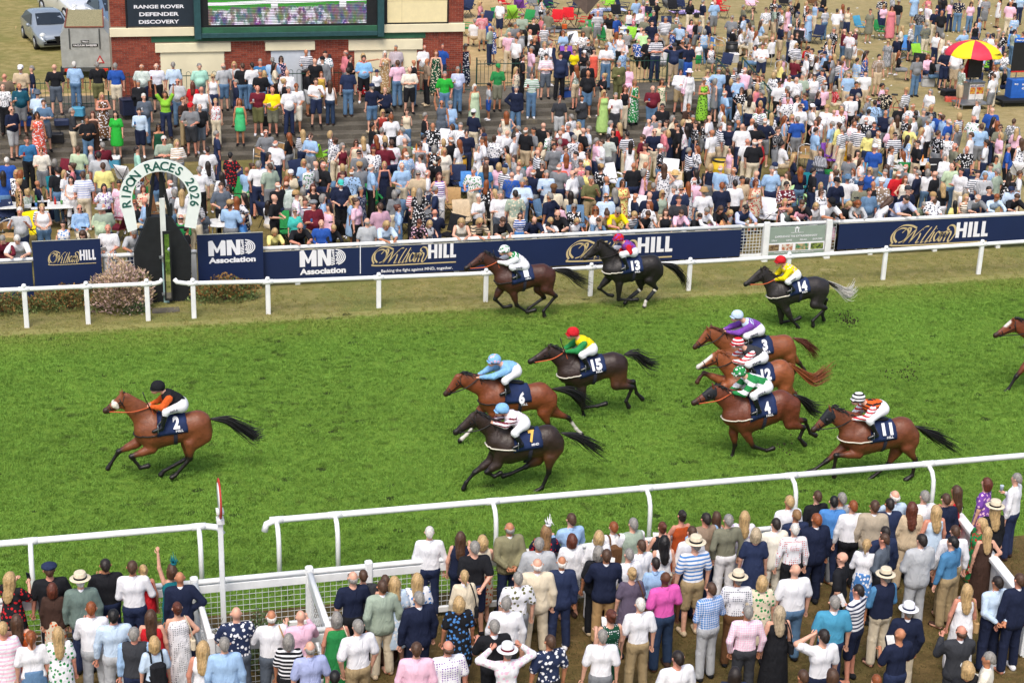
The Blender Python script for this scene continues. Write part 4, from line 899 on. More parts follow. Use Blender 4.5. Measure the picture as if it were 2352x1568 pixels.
    if 'hood' in extra:
        pp = [cap(hd+o3([.0, 0, .02]), lerp(hd, M, .3), .128, .1, .04, .66), cap(P+o3([.0, 0, -.07]), lerp(P, M, .42)+o3([0, 0, -.035]), .09, .065, .04, .8)]
        Vh, Qh = implicit(pp, .025); hdp = link('hood', np_mesh('hood', Vh, Qh, True, (plain('black hood cloth', '1f2126', .6),)), body)
        b = MB()
        for sy in (-1, 1): e = o3(lerp(P, M, .33))+o3([.04, sy*.085, -.06]); b.lathe([(.045, -.02), (.04, .0), (.02, .02), (.004, .028)], 10, tuple(e), 'y')
        b.build('blinker', LEATHER, hdp, True)
    if 'sheep' in extra:
        q = o3(lerp(P, M, .52)); Vh, Qh = implicit([cap(q+o3([.03, -.05, -.02]), q+o3([.03, .05, -.02]), .07, .07, .03), cap(q+o3([.075, -.055, -.075]), q+o3([.075, .055, -.075]), .042, .042, .03)], .02); link('sheepskin_noseband', np_mesh('sheepskin', Vh, Qh, True, (plain('sheepskin', 'e3dccb', .95, var=.2, scale=40., bump=.8),)), body)
    if 'wraps' in extra:
        for sgm in segs[2:]:
            MB().tube([lerp(sgm[1], sgm[2], .15), lerp(sgm[1], sgm[2], .9)], [.056, .05], 10).build('leg_bandage', plain('black bandage', '26282b', .8), body, True); MB().tube([lerp(sgm[1], sgm[2], .08), lerp(sgm[1], sgm[2], .2)], .059, 10).build('bandage_tape', WEB, body, True)
    # ---- jockey
    jc = {k: tl(v, {'el': -.2, 'ha': -.07, 'kn': -.27, 'ft': -.29}.get(k, 0))*o3([1, 0, 1]) for k, v in jk.items() if k != 'word'}; base = o3([x0, Yg, 0]); H, SH, HP, EL, HA, KN, FT = (jc[k] for k in ('head', 'sh', 'hip', 'el', 'ha', 'kn', 'ft'))
    HP = HP+o3([-.06, 0, -.01]); SH = SH+o3([.0, 0, -.06])
    off = lambda p, y: o3(p)+o3([0, y, 0]); face_d = o3([-.85, 0, -.5]); face_d /= np.linalg.norm(face_d)
    def bprims(g, part):
        r = []
        if part in 'ta': r += [cap(lerp(HP, SH, .12), lerp(HP, SH, .5), .135+g, .125+g, .06, .9), cap(lerp(HP, SH, .5), SH, .125+g, .12+g, .08), cap(off(SH, -.13), off(SH, .13), .075+g, .075+g, .06)]
        return r
    arms = []
    for sy in (-1, 1):
        arms.append((off(SH, sy*.17), off(EL, sy*.21), off(HA, sy*.07)))
    legsj = [(off(HP, sy*.1), off(KN, sy*.27)+o3([0, 0, .02]), off(FT, sy*.29)+o3([-.035, 0, .055]), off(FT, sy*.29)+o3([-.2, 0, .0])) for sy in (-1, 1)]
    pb = bprims(0, 't')+[cap(off(HP, -.07), off(HP, .07), .12, .12, .05), cap(SH, H+face_d*-.02, .06, .055, .04), cap(H, H+face_d*.05+o3([0, 0, -.03]), .095, .07, .03), cap(H+face_d*.11+o3([0, 0, -.02]), None, .02, None, .02)]
    for a_, e_, h_ in arms: pb += [cap(a_, e_, .052, .042, .04), cap(e_, h_, .04, .028, .03), cap(h_, lerp(e_, h_, 1.25), .034, .03, .02)]
    for a_, k_, f_, t_ in legsj: pb += [cap(a_, k_, .095, .062, .05), cap(k_, f_, .058, .04, .04), cap(f_, t_, .042, .034, .03)]
    V, Q = implicit(pb, .024); jo = link('person', np_mesh('jockey', V, Q, True, (skin('fair'),)), None, None, ob_l); tag(jo, jlabel, 'person', 'jockeys riding the race')
    b = MB()
    for a_, e_, h_ in arms:
        d = (h_-e_)/np.linalg.norm(h_-e_)
        for f in range(4): q = h_+d*.05+o3([0, 0, .03-.02*f]); b.tube([q, q+d*.035+o3([-.01, 0, -.008]), q+d*.035+o3([.02, 0, -.035]), q+o3([.02, 0, -.04])], [.011, .011, .01, .008], 5)
        q = h_+d*.02+o3([0, 0, .035]); b.tube([q, q+d*.05+o3([0, 0, .012])], [.012, .009], 5)
    b.build('fingers', skin('fair') if 'glove' not in extra else LEATHER, jo, True)
    bodyc, slv, capc = silk[:3]
    V, Q = wrinkle(*implicit(bprims(.018, 't'), .024, [(lerp(HP, SH, .02), tuple((HP-SH)/np.linalg.norm(HP-SH)))])); link('silks', np_mesh('silks', V, Q, True, (cloth(bodyc),)), jo)
    if len(silk) > 3:      # contrasting yoke over the shoulders
        V, Q = implicit([cap(off(SH, -.13), off(SH, .13), .094, .094, .05), cap(lerp(HP, SH, .8), SH, .138, .14, .06)], .022); link('shoulder_yoke', np_mesh('yoke', V, Q, True, (cloth(silk[3]),)), jo)
    for a_, e_, h_ in arms:
        V, Q = wrinkle(*implicit([cap(a_, e_, .079, .066, .04), cap(e_, lerp(e_, h_, .92), .064, .042, .04)], .02)); link('sleeve', np_mesh('sleeve', V, Q, True, (cloth(slv),)), jo)
    V, Q = implicit([cap(off(HP, -.08), off(HP, .08), .138, .138, .05), cap(HP, lerp(HP, SH, .15), .138, .13, .05)]+[cap(a_, k_, .108, .07, .05) for a_, k_, f_, t_ in legsj]+[cap(k_, lerp(k_, f_, .28), .068, .056, .04) for a_, k_, f_, t_ in legsj], .022); br_ = link('breeches', np_mesh('breeches', V, Q, True, (BREECH,)), jo)
    if jk.get('leg'): pass
    for a_, k_, f_, t_ in legsj:
        V, Q = implicit([cap(lerp(k_, f_, .22), f_, .06, .045, .03), cap(f_, t_, .047, .036, .03)], .018); link('boot', np_mesh('boot', V, Q, True, (BOOT,)), jo)
        MB().tube([f_+o3([-.12, -.02, -.04]), f_+o3([-.12, .06, -.04])], .014, 6).tube(smoothpath([t_+o3([.09, -.055, -.03]), t_+o3([.09, -.05, .08]), t_+o3([.09, 0, .13]), t_+o3([.09, .05, .08]), t_+o3([.09, .055, -.03])], 3), .008, 5).tube([t_+o3([.09, 0, .13]), lerp(k_, HP, .5)], .012, 5).build('stirrup', STIRRUP, body, True)
    # helmet with silk cap and peak, goggles
    hc = H+o3([.01, 0, .025]); Vh, Qh = implicit([cap(hc, hc+o3([.03, 0, .0]), .128, .126, .02, .92)], .017, [(hc+face_d*.0+o3([0, 0, -.055]), (-.25, 0, -1.))]); hel = link('helmet_cap', np_mesh('cap', Vh, Qh, True, (cloth(capc),)), jo)
    MB().lathe([(.118, -.008), (.128, 0), (.118, .008)], 16, tuple(hc+o3([.005, 0, -.05]))).build('cap_band', LEATHER, hel, True)
    pk = hc+o3([-.1, 0, -.045]); Vh, Qh = implicit([cap(pk+o3([0, -.05, 0]), pk+o3([0, .05, 0]), .05, .05, .02, .35, (.3, 0, 1))], .012); link('cap_peak', np_mesh('peak', Vh, Qh, True, (cloth(capc),)), hel)
    MB().tube([H+face_d*.075+o3([-.02, -.065, .02]), H+face_d*.09+o3([-.025, -.03, .02]), H+face_d*.09+o3([-.025, .03, .02]), H+face_d*.075+o3([-.02, .065, .02])], .019, 8).tube([H+o3([-.05, -.085, .0]), H+o3([.07, -.1, .02])], .01, 5).build('goggles', LEATHER, jo, True)
    # reins held by the jockey
    b = MB()
    for sy in (-1, 1): b.tube(smoothpath([jwm+o3([0, sy*.065, -.03]), o3(lerp(jwm, HA, .55))+o3([0, sy*.13, -.05]), HA+o3([0, sy*.07, 0])], 5), .013, 5)
    b.tube(smoothpath([HA+o3([0, -.07, 0]), HA+o3([.06, -.08, -.18]), HA+o3([.12, -.02, -.12]), HA+o3([.04, .05, 0])], 4), .012, 5)
    b.build('reins', TAN_L if 'orange' in extra else LEATHER, body, True)
    if 'whip' in extra:
        tag(MB().tube([HA+o3([.0, -.1, -.05]), HA+o3([-.1, -.12, .2]), HA+o3([-.14, -.12, .34])], [.012, .008, .012], 6).build('whip', LEATHER, None, True, ob_l), 'thin black whip held by the jockey of '+label.split(' number')[0], 'whip')
    if silk[0] and len(jlabel) and jk.get('word'):
        k_ = legsj[0]; p0, p1 = o3(lerp(k_[0], k_[1], .25)), o3(lerp(k_[0], k_[1], .78)); dd = (p1-p0); Vt, Ft = text_np(jk['word'], .02); lo, hi = Vt.min(0), Vt.max(0); b = MB(); ln = np.linalg.norm(dd); ax = -dd/ln; upv = np.cross(ax, [0, 1, 0]); upv = upv if upv[2] > 0 else -upv
        PP = []
        for v in Vt:
            u = (v[0]-lo[0])/(hi[0]-lo[0]); t = 1-u; r_ = .112+(.078-.112)*(.25+.53*t); h_ = ((v[1]-lo[1])/(hi[1]-lo[1])-.5)*.055; PP.append(p0+dd*t+o3([0, -r_-.012-(v[2]-lo[2])*.2, 0])+upv*h_)
        b.add(PP, Ft); b.build('lettering', plain('print on breeches', '2a2f45', .6), br_)
    return body
A = at
horse('2', (0, 2), A(395, 1096)[1]-.1, dict(M=(955,645), J=(1120,640), P=(1130,478), e1=(1115,422), e2=(1090,452), W=(1400,648), L=(1650,645), K=(1800,628), D=(1948,705), B=(1966,820), S=(1235,835), G=(1440,978), F=(1690,915), tail=[(2090,722),(2215,790),(2340,862),(2420,850)]),
  '7d4629', '1a1412', 'black', [((1250,935),(1090,1010),(1015,1125),(992,1165)), ((1395,985),(1205,1055),(1290,1160),(1360,1142)), ((1720,930),(1725,1070),(1505,1190),(1478,1222)), ((1750,930),(1748,1075),(1615,1225),(1580,1248))], (1610,735),
  ('black', 'orange', 'black'), 'leading bay horse number 2 with white sheepskin noseband, galloping alone', 'jockey in black and orange silks with black cap on the leading horse',
  dict(head=(1440,425), sh=(1545,470), hip=(1690,570), el=(1490,605), ha=(1385,600), kn=(1525,655), ft=(1505,820), word='AKELA'), ('sheep', 'orange', 'plaits', 'whip'))
horse('13', (2, 1), A(1480, 704)[1], dict(M=(655,812), J=(800,800), P=(790,652), e1=(780,622), e2=(806,632), W=(985,785), L=(1190,772), K=(1280,765), D=(1382,842), B=(1397,905), S=(830,920), G=(1040,1028), F=(1210,990), tail=[(1480,885),(1560,960),(1605,1055)]),
  '1f1a19', '121010', 'black', [((870,1005),(800,1080),(880,1140),(922,1147)), ((985,1035),(978,1182),(1095,1188),(1150,1182)), ((1180,1010),(1185,1085),(1065,1180),(1038,1215)), ((1260,1005),(1325,1082),(1228,1200),(1216,1248))], (1130,865),
  ('purple*red', 'red', 'red*purple'), 'near black horse number 13 in front of the navy boards, hind legs bandaged', 'jockey in red and purple silks on the near black horse',
  dict(head=(972,628), sh=(1055,665), hip=(1125,735), el=(1080,750), ha=(1000,752), kn=(1010,775), ft=(1070,905)), ('web', 'wraps', 'sock3', 'glove'))
horse('1', (1, 1), A(1250, 726)[1], dict(M=(1915,905), J=(2080,880), P=(2085,757), e1=(2105,742), e2=(2075,762), W=(2300,870), L=(2521,855), K=(2625,848), D=(2741,900), B=(2762,960), S=(2190,1010), G=(2420,1122), F=(2545,1065), tail=[(2850,930),(2950,990),(3065,1045)]),
  '4a281e', '151110', 'black', [((2235,1105),(2195,1180),(2275,1255),(2340,1242)), ((2365,1125),(2395,1235),(2490,1298),(2562,1278)), ((2595,1085),(2648,1165),(2506,1262),(2490,1292)), ((2660,1085),(2755,1150),(2640,1290),(2650,1335))], (2478,930),
  ('white', 'white', 'white*green', 'green'), 'dark bay horse number 1 at the far rail, left of the near black horse', 'jockey in white silks with green shoulders at the far rail',
  dict(head=(2275,735), sh=(2375,775), hip=(2478,862), el=(2310,850), ha=(2220,838), kn=(2350,895), ft=(2430,985), word='WS'), ('orange', 'whip'))
horse('14', (3, 1), A(1850, 750)[1], dict(M=(-222,1050), J=(-45,1045), P=(-58,900), e1=(-72,872), e2=(-40,893), W=(65,995), L=(330,972), K=(440,965), D=(550,1005), B=(567,1065), S=(-10,1150), G=(200,1238), F=(380,1170), tail=[(640,1075),(715,1130),(760,1125),(800,1075)]),
  '2c2727', '171414', 'dark', [((120,1275),(122,1392),(240,1375),(292,1350)), ((170,1280),(220,1375),(265,1420),(278,1440)), ((460,1185),(535,1185),(500,1330),(512,1368)), ((430,1225),(530,1262),(410,1380),(415,1424))], (318,1065),
  ('yellow*pink', 'yellow', 'red'), 'dark grey horse number 14 with a pale silver tail, by the far rail', 'jockey in yellow silks with red cap on the dark grey horse',
  dict(head=(107,832), sh=(175,880), hip=(265,945), el=(150,985), ha=(65,1000), kn=(180,1025), ft=(245,1110), word='VICKERS'), ('web', 'paletail', 'orange', 'glove'))
horse('15', (2, 2), A(1338, 960)[1], dict(M=(150,192), J=(345,180), P=(335,52), e1=(335,10), e2=(372,42), W=(575,135), L=(800,110), K=(930,90), D=(1050,115), B=(1072,205), S=(415,305), G=(685,412), F=(870,335), tail=[(1140,120),(1240,190),(1355,215)]),
  '33231e', '141010', 'black', [((530,430),(640,590),(658,680),(645,702)), ((640,430),(655,608),(785,592),(862,570)), ((980,375),(1115,370),(1145,475),(1198,528)), ((960,395),(1105,420),(1048,550),(1072,600))], (775,218),
  ('yellow', 'green', 'red'), 'dark brown horse number 15 behind the pair numbered 6 and 7', 'jockey in yellow silks with green sleeves and red cap',
  dict(head=(550,-72), sh=(640,-25), hip=(745,55), el=(600,85), ha=(490,92), kn=(640,130), ft=(715,260)), ('web', 'orange', 'tanflank', 'whip'))
horse('6', (1, 2), A(1200, 1015)[1], dict(M=(1732,492), J=(1890,450), P=(1860,300), e1=(1895,292), e2=(1860,318), W=(2200,358), L=(2500,385), K=(2600,370), D=(2740,430), B=(2778,525), S=(2045,545), G=(2260,680), F=(2560,620), tail=[(2870,455),(2980,520),(3100,605)]),
  '7e4224', '171210', 'black', [((2065,630),(2010,770),(1935,855),(1872,912)), ((2180,660),(2250,770),(2345,800),(2400,785)), ((2705,640),(2870,700),(2940,800),(2988,852)), ((2640,650),(2690,770),(2640,900),(2650,955))], (2437,510),
  ('skyblue', 'skyblue', 'skyblue*pink'), 'bay horse number 6 with white socks, half hidden behind the horse numbered 7', 'jockey in light blue silks with pink and blue cap',
  dict(head=(2180,178), sh=(2300,210), hip=(2400,255), el=(2180,320), ha=(2055,330), kn=(2285,370), ft=(2335,480)), ('sock0', 'sock2', 'long', 'glove'))
horse('7', (1, 2), A(1150, 1128)[1], dict(M=(1818,845), J=(2010,800), P=(2000,655), e1=(2030,618), e2=(2005,660), W=(2290,800), L=(2551,788), K=(2670,760), D=(2821,832), B=(2842,930), S=(2112,935), G=(2370,1112), F=(2605,1045), tail=[(2950,880),(3060,945),(3195,1038)]),
  '32241d', '141010', 'black', [((2150,1105),(2010,1200),(1930,1295),(1908,1350)), ((2215,1130),(2120,1200),(2190,1240),(2245,1208)), ((2580,1085),(2480,1150),(2330,1218),(2272,1235)), ((2700,1060),(2690,1200),(2630,1340),(2555,1388))], (2536,848),
  ('blush', 'blush=maroon', 'skyblue'), 'dark brown horse number 7 in yellow figures, nearest of the middle group', 'jockey in pale pink silks with maroon striped sleeves and blue cap',
  dict(head=(2250,632), sh=(2345,665), hip=(2475,735), el=(2290,770), ha=(2180,748), kn=(2375,850), ft=(2455,970)), ('web', 'tanflank'))
horse('4', (2, 2), A(1672, 1054)[1], dict(M=(1652,572), J=(1845,560), P=(1850,412), e1=(1832,362), e2=(1872,388), W=(2115,500), L=(2345,470), K=(2465,440), D=(2606,480), B=(2657,585), S=(1930,695), G=(2210,832), F=(2415,750), tail=[(2690,550),(2760,620),(2845,650)]),
  '6d3823', '1a1311', 'black', [((2035,835),(2048,950),(2022,1055),(1985,1080)), ((2150,840),(2215,965),(2340,1000),(2400,980)), ((2560,725),(2690,725),(2740,840),(2788,862)), ((2555,755),(2680,790),(2640,890),(2690,948))], (2342,605),
  ('green~white', 'green~white', 'green*white'), 'bay horse number 4 in a black hood, front of the group of three', 'jockey in green and white hooped silks with quartered cap',
  dict(head=(2080,292), sh=(2190,325), hip=(2350,400), el=(2130,480), ha=(2025,470), kn=(2215,505), ft=(2285,660), word='AKELA'), ('web', 'hood', 'orange'))
horse('12', (2, 2), A(1672, 986)[1], dict(M=(1698,242), J=(1880,230), P=(1870,102), e1=(1882,72), e2=(1898,98), W=(2125,200), L=(2355,190), K=(2461,160), D=(2561,190), B=(2598,300), S=(1955,405), G=(2200,490), F=(2410,420), tail=[(2660,285),(2770,350),(2850,310),(2935,245)]),
  '94532f', '4a2a1c', 'ginger', [((1905,350),(1765,290),(1725,330),(1702,372)), ((1955,410),(1940,520),(2000,600),(2040,590)), ((2520,430),(2600,480),(2560,600),(2580,640)), ((2500,430),(2570,520),(2520,600),(2500,650))], (2333,298),
  ('charcoal', 'white=red', 'red=white'), 'chestnut horse number 12 with a white blaze, middle of the group of three', 'jockey in black body and red striped sleeves with hooped cap',
  dict(head=(2065,22), sh=(2180,65), hip=(2310,130), el=(2115,190), ha=(2035,182), kn=(2165,220), ft=(2235,300), word='nrs'), ('web', 'blaze', 'glove'))
horse('3', (2, 2), A(1672, 920)[1], dict(M=(1668,62), J=(1815,20), P=(1805,-118), e1=(1778,-155), e2=(1812,-130), W=(2080,-42), L=(2355,-60), K=(2495,-68), D=(2600,-40), B=(2615,80), S=(1910,150), G=(2150,255), F=(2400,180), tail=[(2690,15),(2760,80),(2812,145)]),
  '8a4d2c', '2a1a14', 'auburn', [((1935,200),(1990,330),(2010,430),(2000,470)), ((2000,210),(2050,330),(2100,400),(2150,390)), ((2560,130),(2640,200),(2680,250),(2695,288)), ((2540,140),(2600,260),(2560,360),(2560,400))], (2325,28),
  ('purple', 'purple', 'paleblue', 'paleblue'), 'chestnut horse number 3, farthest of the group of three', 'jockey in purple silks with pale blue cap and shoulders',
  dict(head=(2060,-230), sh=(2170,-185), hip=(2280,-120), el=(2080,-80), ha=(1965,-88), kn=(2150,-40), ft=(2205,20), word='nars'), ('web', 'glove'))
horse('11', (3, 2), A(1990, 1106)[1], dict(M=(402,822), J=(590,775), P=(572,615), e1=(552,563), e2=(588,605), W=(860,715), L=(1140,705), K=(1235,688), D=(1372,770), B=(1393,865), S=(650,885), G=(900,1032), F=(1180,965), tail=[(1480,840),(1600,905),(1745,988)]),
  '744028', '1c1512', 'black', [((680,985),(535,1100),(425,1178),(362,1202)), ((830,1030),(625,1045),(606,1165),(608,1238)), ((1175,1005),(1105,1130),(955,1248),(900,1288)), ((1275,970),(1355,1090),(1325,1230),(1265,1270))], (1102,795),
  ('orange=black', 'white=red', 'white=black'), 'bay horse number 11 in a black hood, behind the near rail at the right', 'jockey in orange and black striped silks with hooped cap',
  dict(head=(820,530), sh=(930,565), hip=(1060,600), el=(905,700), ha=(780,712), kn=(930,735), ft=(1010,880)), ('web', 'hood', 'glove'))
horse('', (3, 1), A(2305, 902)[1], dict(M=(2072,1520), J=(2270,1510), P=(2255,1362), e1=(2245,1340), e2=(2282,1365), W=(2570,1470), L=(2800,1455), K=(2910,1445), D=(3030,1490), B=(3060,1570), S=(2370,1610), G=(2650,1740), F=(2860,1690), tail=[(3120,1520),(3220,1580),(3350,1640)]),
  '7a3f27', '1a1311', 'black', [((2405,1745),(2280,1890),(2208,2005),(2165,2038)), ((2480,1760),(2440,1890),(2520,1960),(2570,1950)), ((2900,1760),(2990,1880),(2900,1990),(2880,2030)), ((2860,1760),(2930,1890),(2820,2000),(2790,2040))], (2760,1560),
  ('royal', 'white', 'royal'), 'bay horse entering at the right edge of the photo, only head and foreleg showing', 'jockey in blue silks beyond the right edge of the photo',
  dict(head=(2520,1270), sh=(2610,1320), hip=(2740,1400), el=(2560,1450), ha=(2470,1450), kn=(2640,1480), ft=(2690,1600)), ('web', 'star'))
# turf kicked up behind the horses
t_mud = plain('turf clod', '2e2618', .95)
b = MB(); R = random.Random(4)
for (x, y), n, s in (((1946, 745), 130, .13), ((2085, 875), 50, .16), ((2065, 868), 30, .2), ((1885, 875), 24, .1), ((2130, 1015), 24, .12), ((1800, 1040), 18, .12)):
    c = at(x, y, .25)
    for i in range(n):
        p = c+np.array([R.gauss(0, s), R.gauss(0, s), abs(R.gauss(.0, s*1.2))]); r = R.uniform(.006, .022)
        b.lathe([(.2*r, -r), (r, -r*.2), (r*.7, r*.6), (.1*r, r)], 5, tuple(p))
tag(b.build('mud', t_mud), kind='stuff')
# ------------------------------------------------------------------ people
# arms: upper-arm and forearm directions (x outwards, y forwards, z up), right then left (None = mirror)
POSE = {'st': ((.27,.03,-1),(.06,.16,-1),None,None), 'po': ((.34,-.14,-1),(-.16,.24,-1),None,None), 'cl': ((.24,.06,-1),(-.5,.8,-.12),None,None),
 'cr': ((.28,.16,-1),(-.95,.42,.12),(.28,.14,-1),(-.95,.5,.02)), 'dr': ((.22,.05,-1),(-.22,.9,.3),(.2,.03,-1),(.06,.16,-1)), 'hi': ((.62,-.15,-.8),(-.62,.2,-.5),(.2,.03,-1),(.06,.16,-1)),
 'be': ((.24,-.28,-1),(-.6,-.42,-.5),None,None), 'up': ((.3,.15,.95),(.02,.12,1),(.2,.03,-1),(.06,.16,-1)), 'ul': ((.2,.03,-1),(.06,.16,-1),(.25,.15,.95),(.02,.1,1)),
 'u2': ((.5,.12,.85),(.1,.1,1),None,None), 'ph': ((.3,.5,-.7),(-.35,.55,.75),None,None), 'hd': ((.2,.03,-1),(.06,.16,-1),(.85,.1,.45),(-.85,-.12,.42)), 'h2': ((.85,.15,.3),(-.75,.1,.6),None,None),
 'th': ((.25,.15,-1),(-.75,.45,-.05),(.25,.3,-.9),(-.6,.45,.8)), 'le': ((.3,.82,-.03),(-.4,.63,.49),None,None), 'ca': ((.25,.2,-1),(-.4,.85,.35),None,None), 'ln': ((.3,.35,-.9),(-.3,.9,.15),None,None), 'pt': ((.9,.2,.15),(1,.2,.05),(.2,.03,-1),(.06,.16,-1)), 'si': ((.2,.25,-1),(-.3,.95,-.05),None,None)}
def sstep(x, a, b): t = np.clip((x-a)/(b-a), 0, 1); return t*t*(3-2*t)
def skel(sex, pose, var):
    R = random.Random(hash((len(pose)*7+ord(pose[0])*31+ord(pose[1]), var, sex == 'w')) & 0xffff)
    k = dict(sh=.195 if sex == 'm' else .162, sit=pose == 'si'); o = -.44 if k['sit'] else -.1 if pose == 'le' else 0.; k['o'] = o
    ru, rf, lu, lf = POSE[pose]; A = []
    for s, u, f in ((1, ru, rf), (-1, lu or ru, lf or rf)):
        jit = lambda v: np.array([v[0]+R.gauss(0, .05), v[1]+R.gauss(0, .05), v[2]])
        u, f = jit(u), jit(f); u /= np.linalg.norm(u); f /= np.linalg.norm(f); u[0] *= s; f[0] *= s
        p = np.array([s*k['sh'], 0, 1.415+o]); e = p+u*.285; w = e+f*.25; A.append((p, e, w, f))
    k['arms'] = A; Lg = []
    st = R.uniform(.0, .05)
    for s in (1, -1):
        if pose == 'le': Lg.append(((s*.09, -.02, .84), (s*.12, .13, .46), (s*.12, -.04, .085)))
        elif k['sit']: Lg.append(((s*.09, 0, .5), (s*.13, .42, .49), (s*.13, .42, .09)))
        else: Lg.append(((s*.09, 0, .92), (s*(.1+st*.6), .012+s*st*.5, .5), (s*(.11+st), -.02+s*st, .085)))
    k['legs'] = [tuple(np.array(p) for p in l) for l in Lg]; return k
def torso(sex, o, g, build):
    def z(v): return v+o
    if sex == 'w':
        b = .02 if build == 'l' else 0.
        return [cap((-.07,-.01,z(.93)), (.07,-.01,z(.93)), .122+g+b, None, .05, .82), cap((-.045,0,z(1.1)), (.045,0,z(1.1)), .1+g+1.6*b, None, .08, .85), cap((-.065,.0,z(1.28)), (.065,.0,z(1.28)), .108+g+b, None, .07, .85), cap((-.06,.065,z(1.27)), (.06,.065,z(1.27)), .062+g, None, .05), cap((-.115,0,z(1.405)), (.115,0,z(1.405)), .052+g*.8, None, .06)]
    b = .022 if build == 'l' else -.006
    r = [cap((-.06,-.01,z(.93)), (.06,-.01,z(.93)), .125+g+b*.6, None, .05, .85), cap((-.05,0,z(1.1)), (.05,0,z(1.1)), .115+g+b, None, .08, .84), cap((-.07,.0,z(1.3)), (.07,.0,z(1.3)), .124+g+b*.5, None, .08, .82), cap((-.15,0,z(1.415)), (.15,0,z(1.415)), .063+g*.8, None, .05)]
    if build == 'l': r.append(cap((-.03,.075,z(1.09)), (.03,.075,z(1.09)), .12+g, None, .08))
    return r
def headp(o):
    return [cap((0,0,1.46+o), (0,.012,1.57+o), .056, .052, .04), cap((0,-.008,1.655+o), (0,.004,1.64+o), .09, .092, .02, .84, (1,0,0)), cap((0,.03,1.6+o), (0,.042,1.565+o), .07, .05, .03, .86, (1,0,0)), cap((0,.095,1.625+o), (0,.108,1.608+o), .012, .018, .012), cap((-.086,.0,1.622+o), (-.092,-.014,1.645+o), .014, .02, .008), cap((.086,.0,1.622+o), (.092,-.014,1.645+o), .014, .02, .008)]
def fingers(b, w, f, s, curl):
    f = f/np.linalg.norm(f); x = np.array([s*1., 0, 0]); x = x-f*(x@f); n_ = np.linalg.norm(x); x = np.array([0, 1., 0]) if n_ < .3 else x/n_; n = np.cross(f, x)*s
    for i, (off, ln) in enumerate(((-.027, .062), (-.009, .075), (.009, .072), (.026, .055))):
        p = w+f*.075+np.cross(f, n)*off*1.; q = p+f*ln*.55+n*ln*curl*.4; r = q+f*ln*.4*(1-curl)+n*ln*curl*.6; b.tube([p, q, r], [.0095, .009, .006], 5)
    p = w+f*.03+np.cross(f, n)*.032; b.tube([p, p+f*.03+np.cross(f, n)*.022+n*.01, p+f*.055+np.cross(f, n)*.022+n*.02], [.012, .011, .008], 5)
LOD = {'hi': (.026, .016), 'mid': (.034, .022), 'lo': (.06, .042)}
def deform(V, lean):
    if not lean: return V
    V = np.asarray(V, float); a = lean*sstep(V[:, 2], .85, 1.2); y, z = V[:, 1].copy(), V[:, 2]-.98; W = V.copy()
    W[:, 1] = y*np.cos(a)+z*np.sin(a)-.12*(lean/.4)*0; W[:, 2] = .98+z*np.cos(a)-y*np.sin(a); return W
_gc = {}
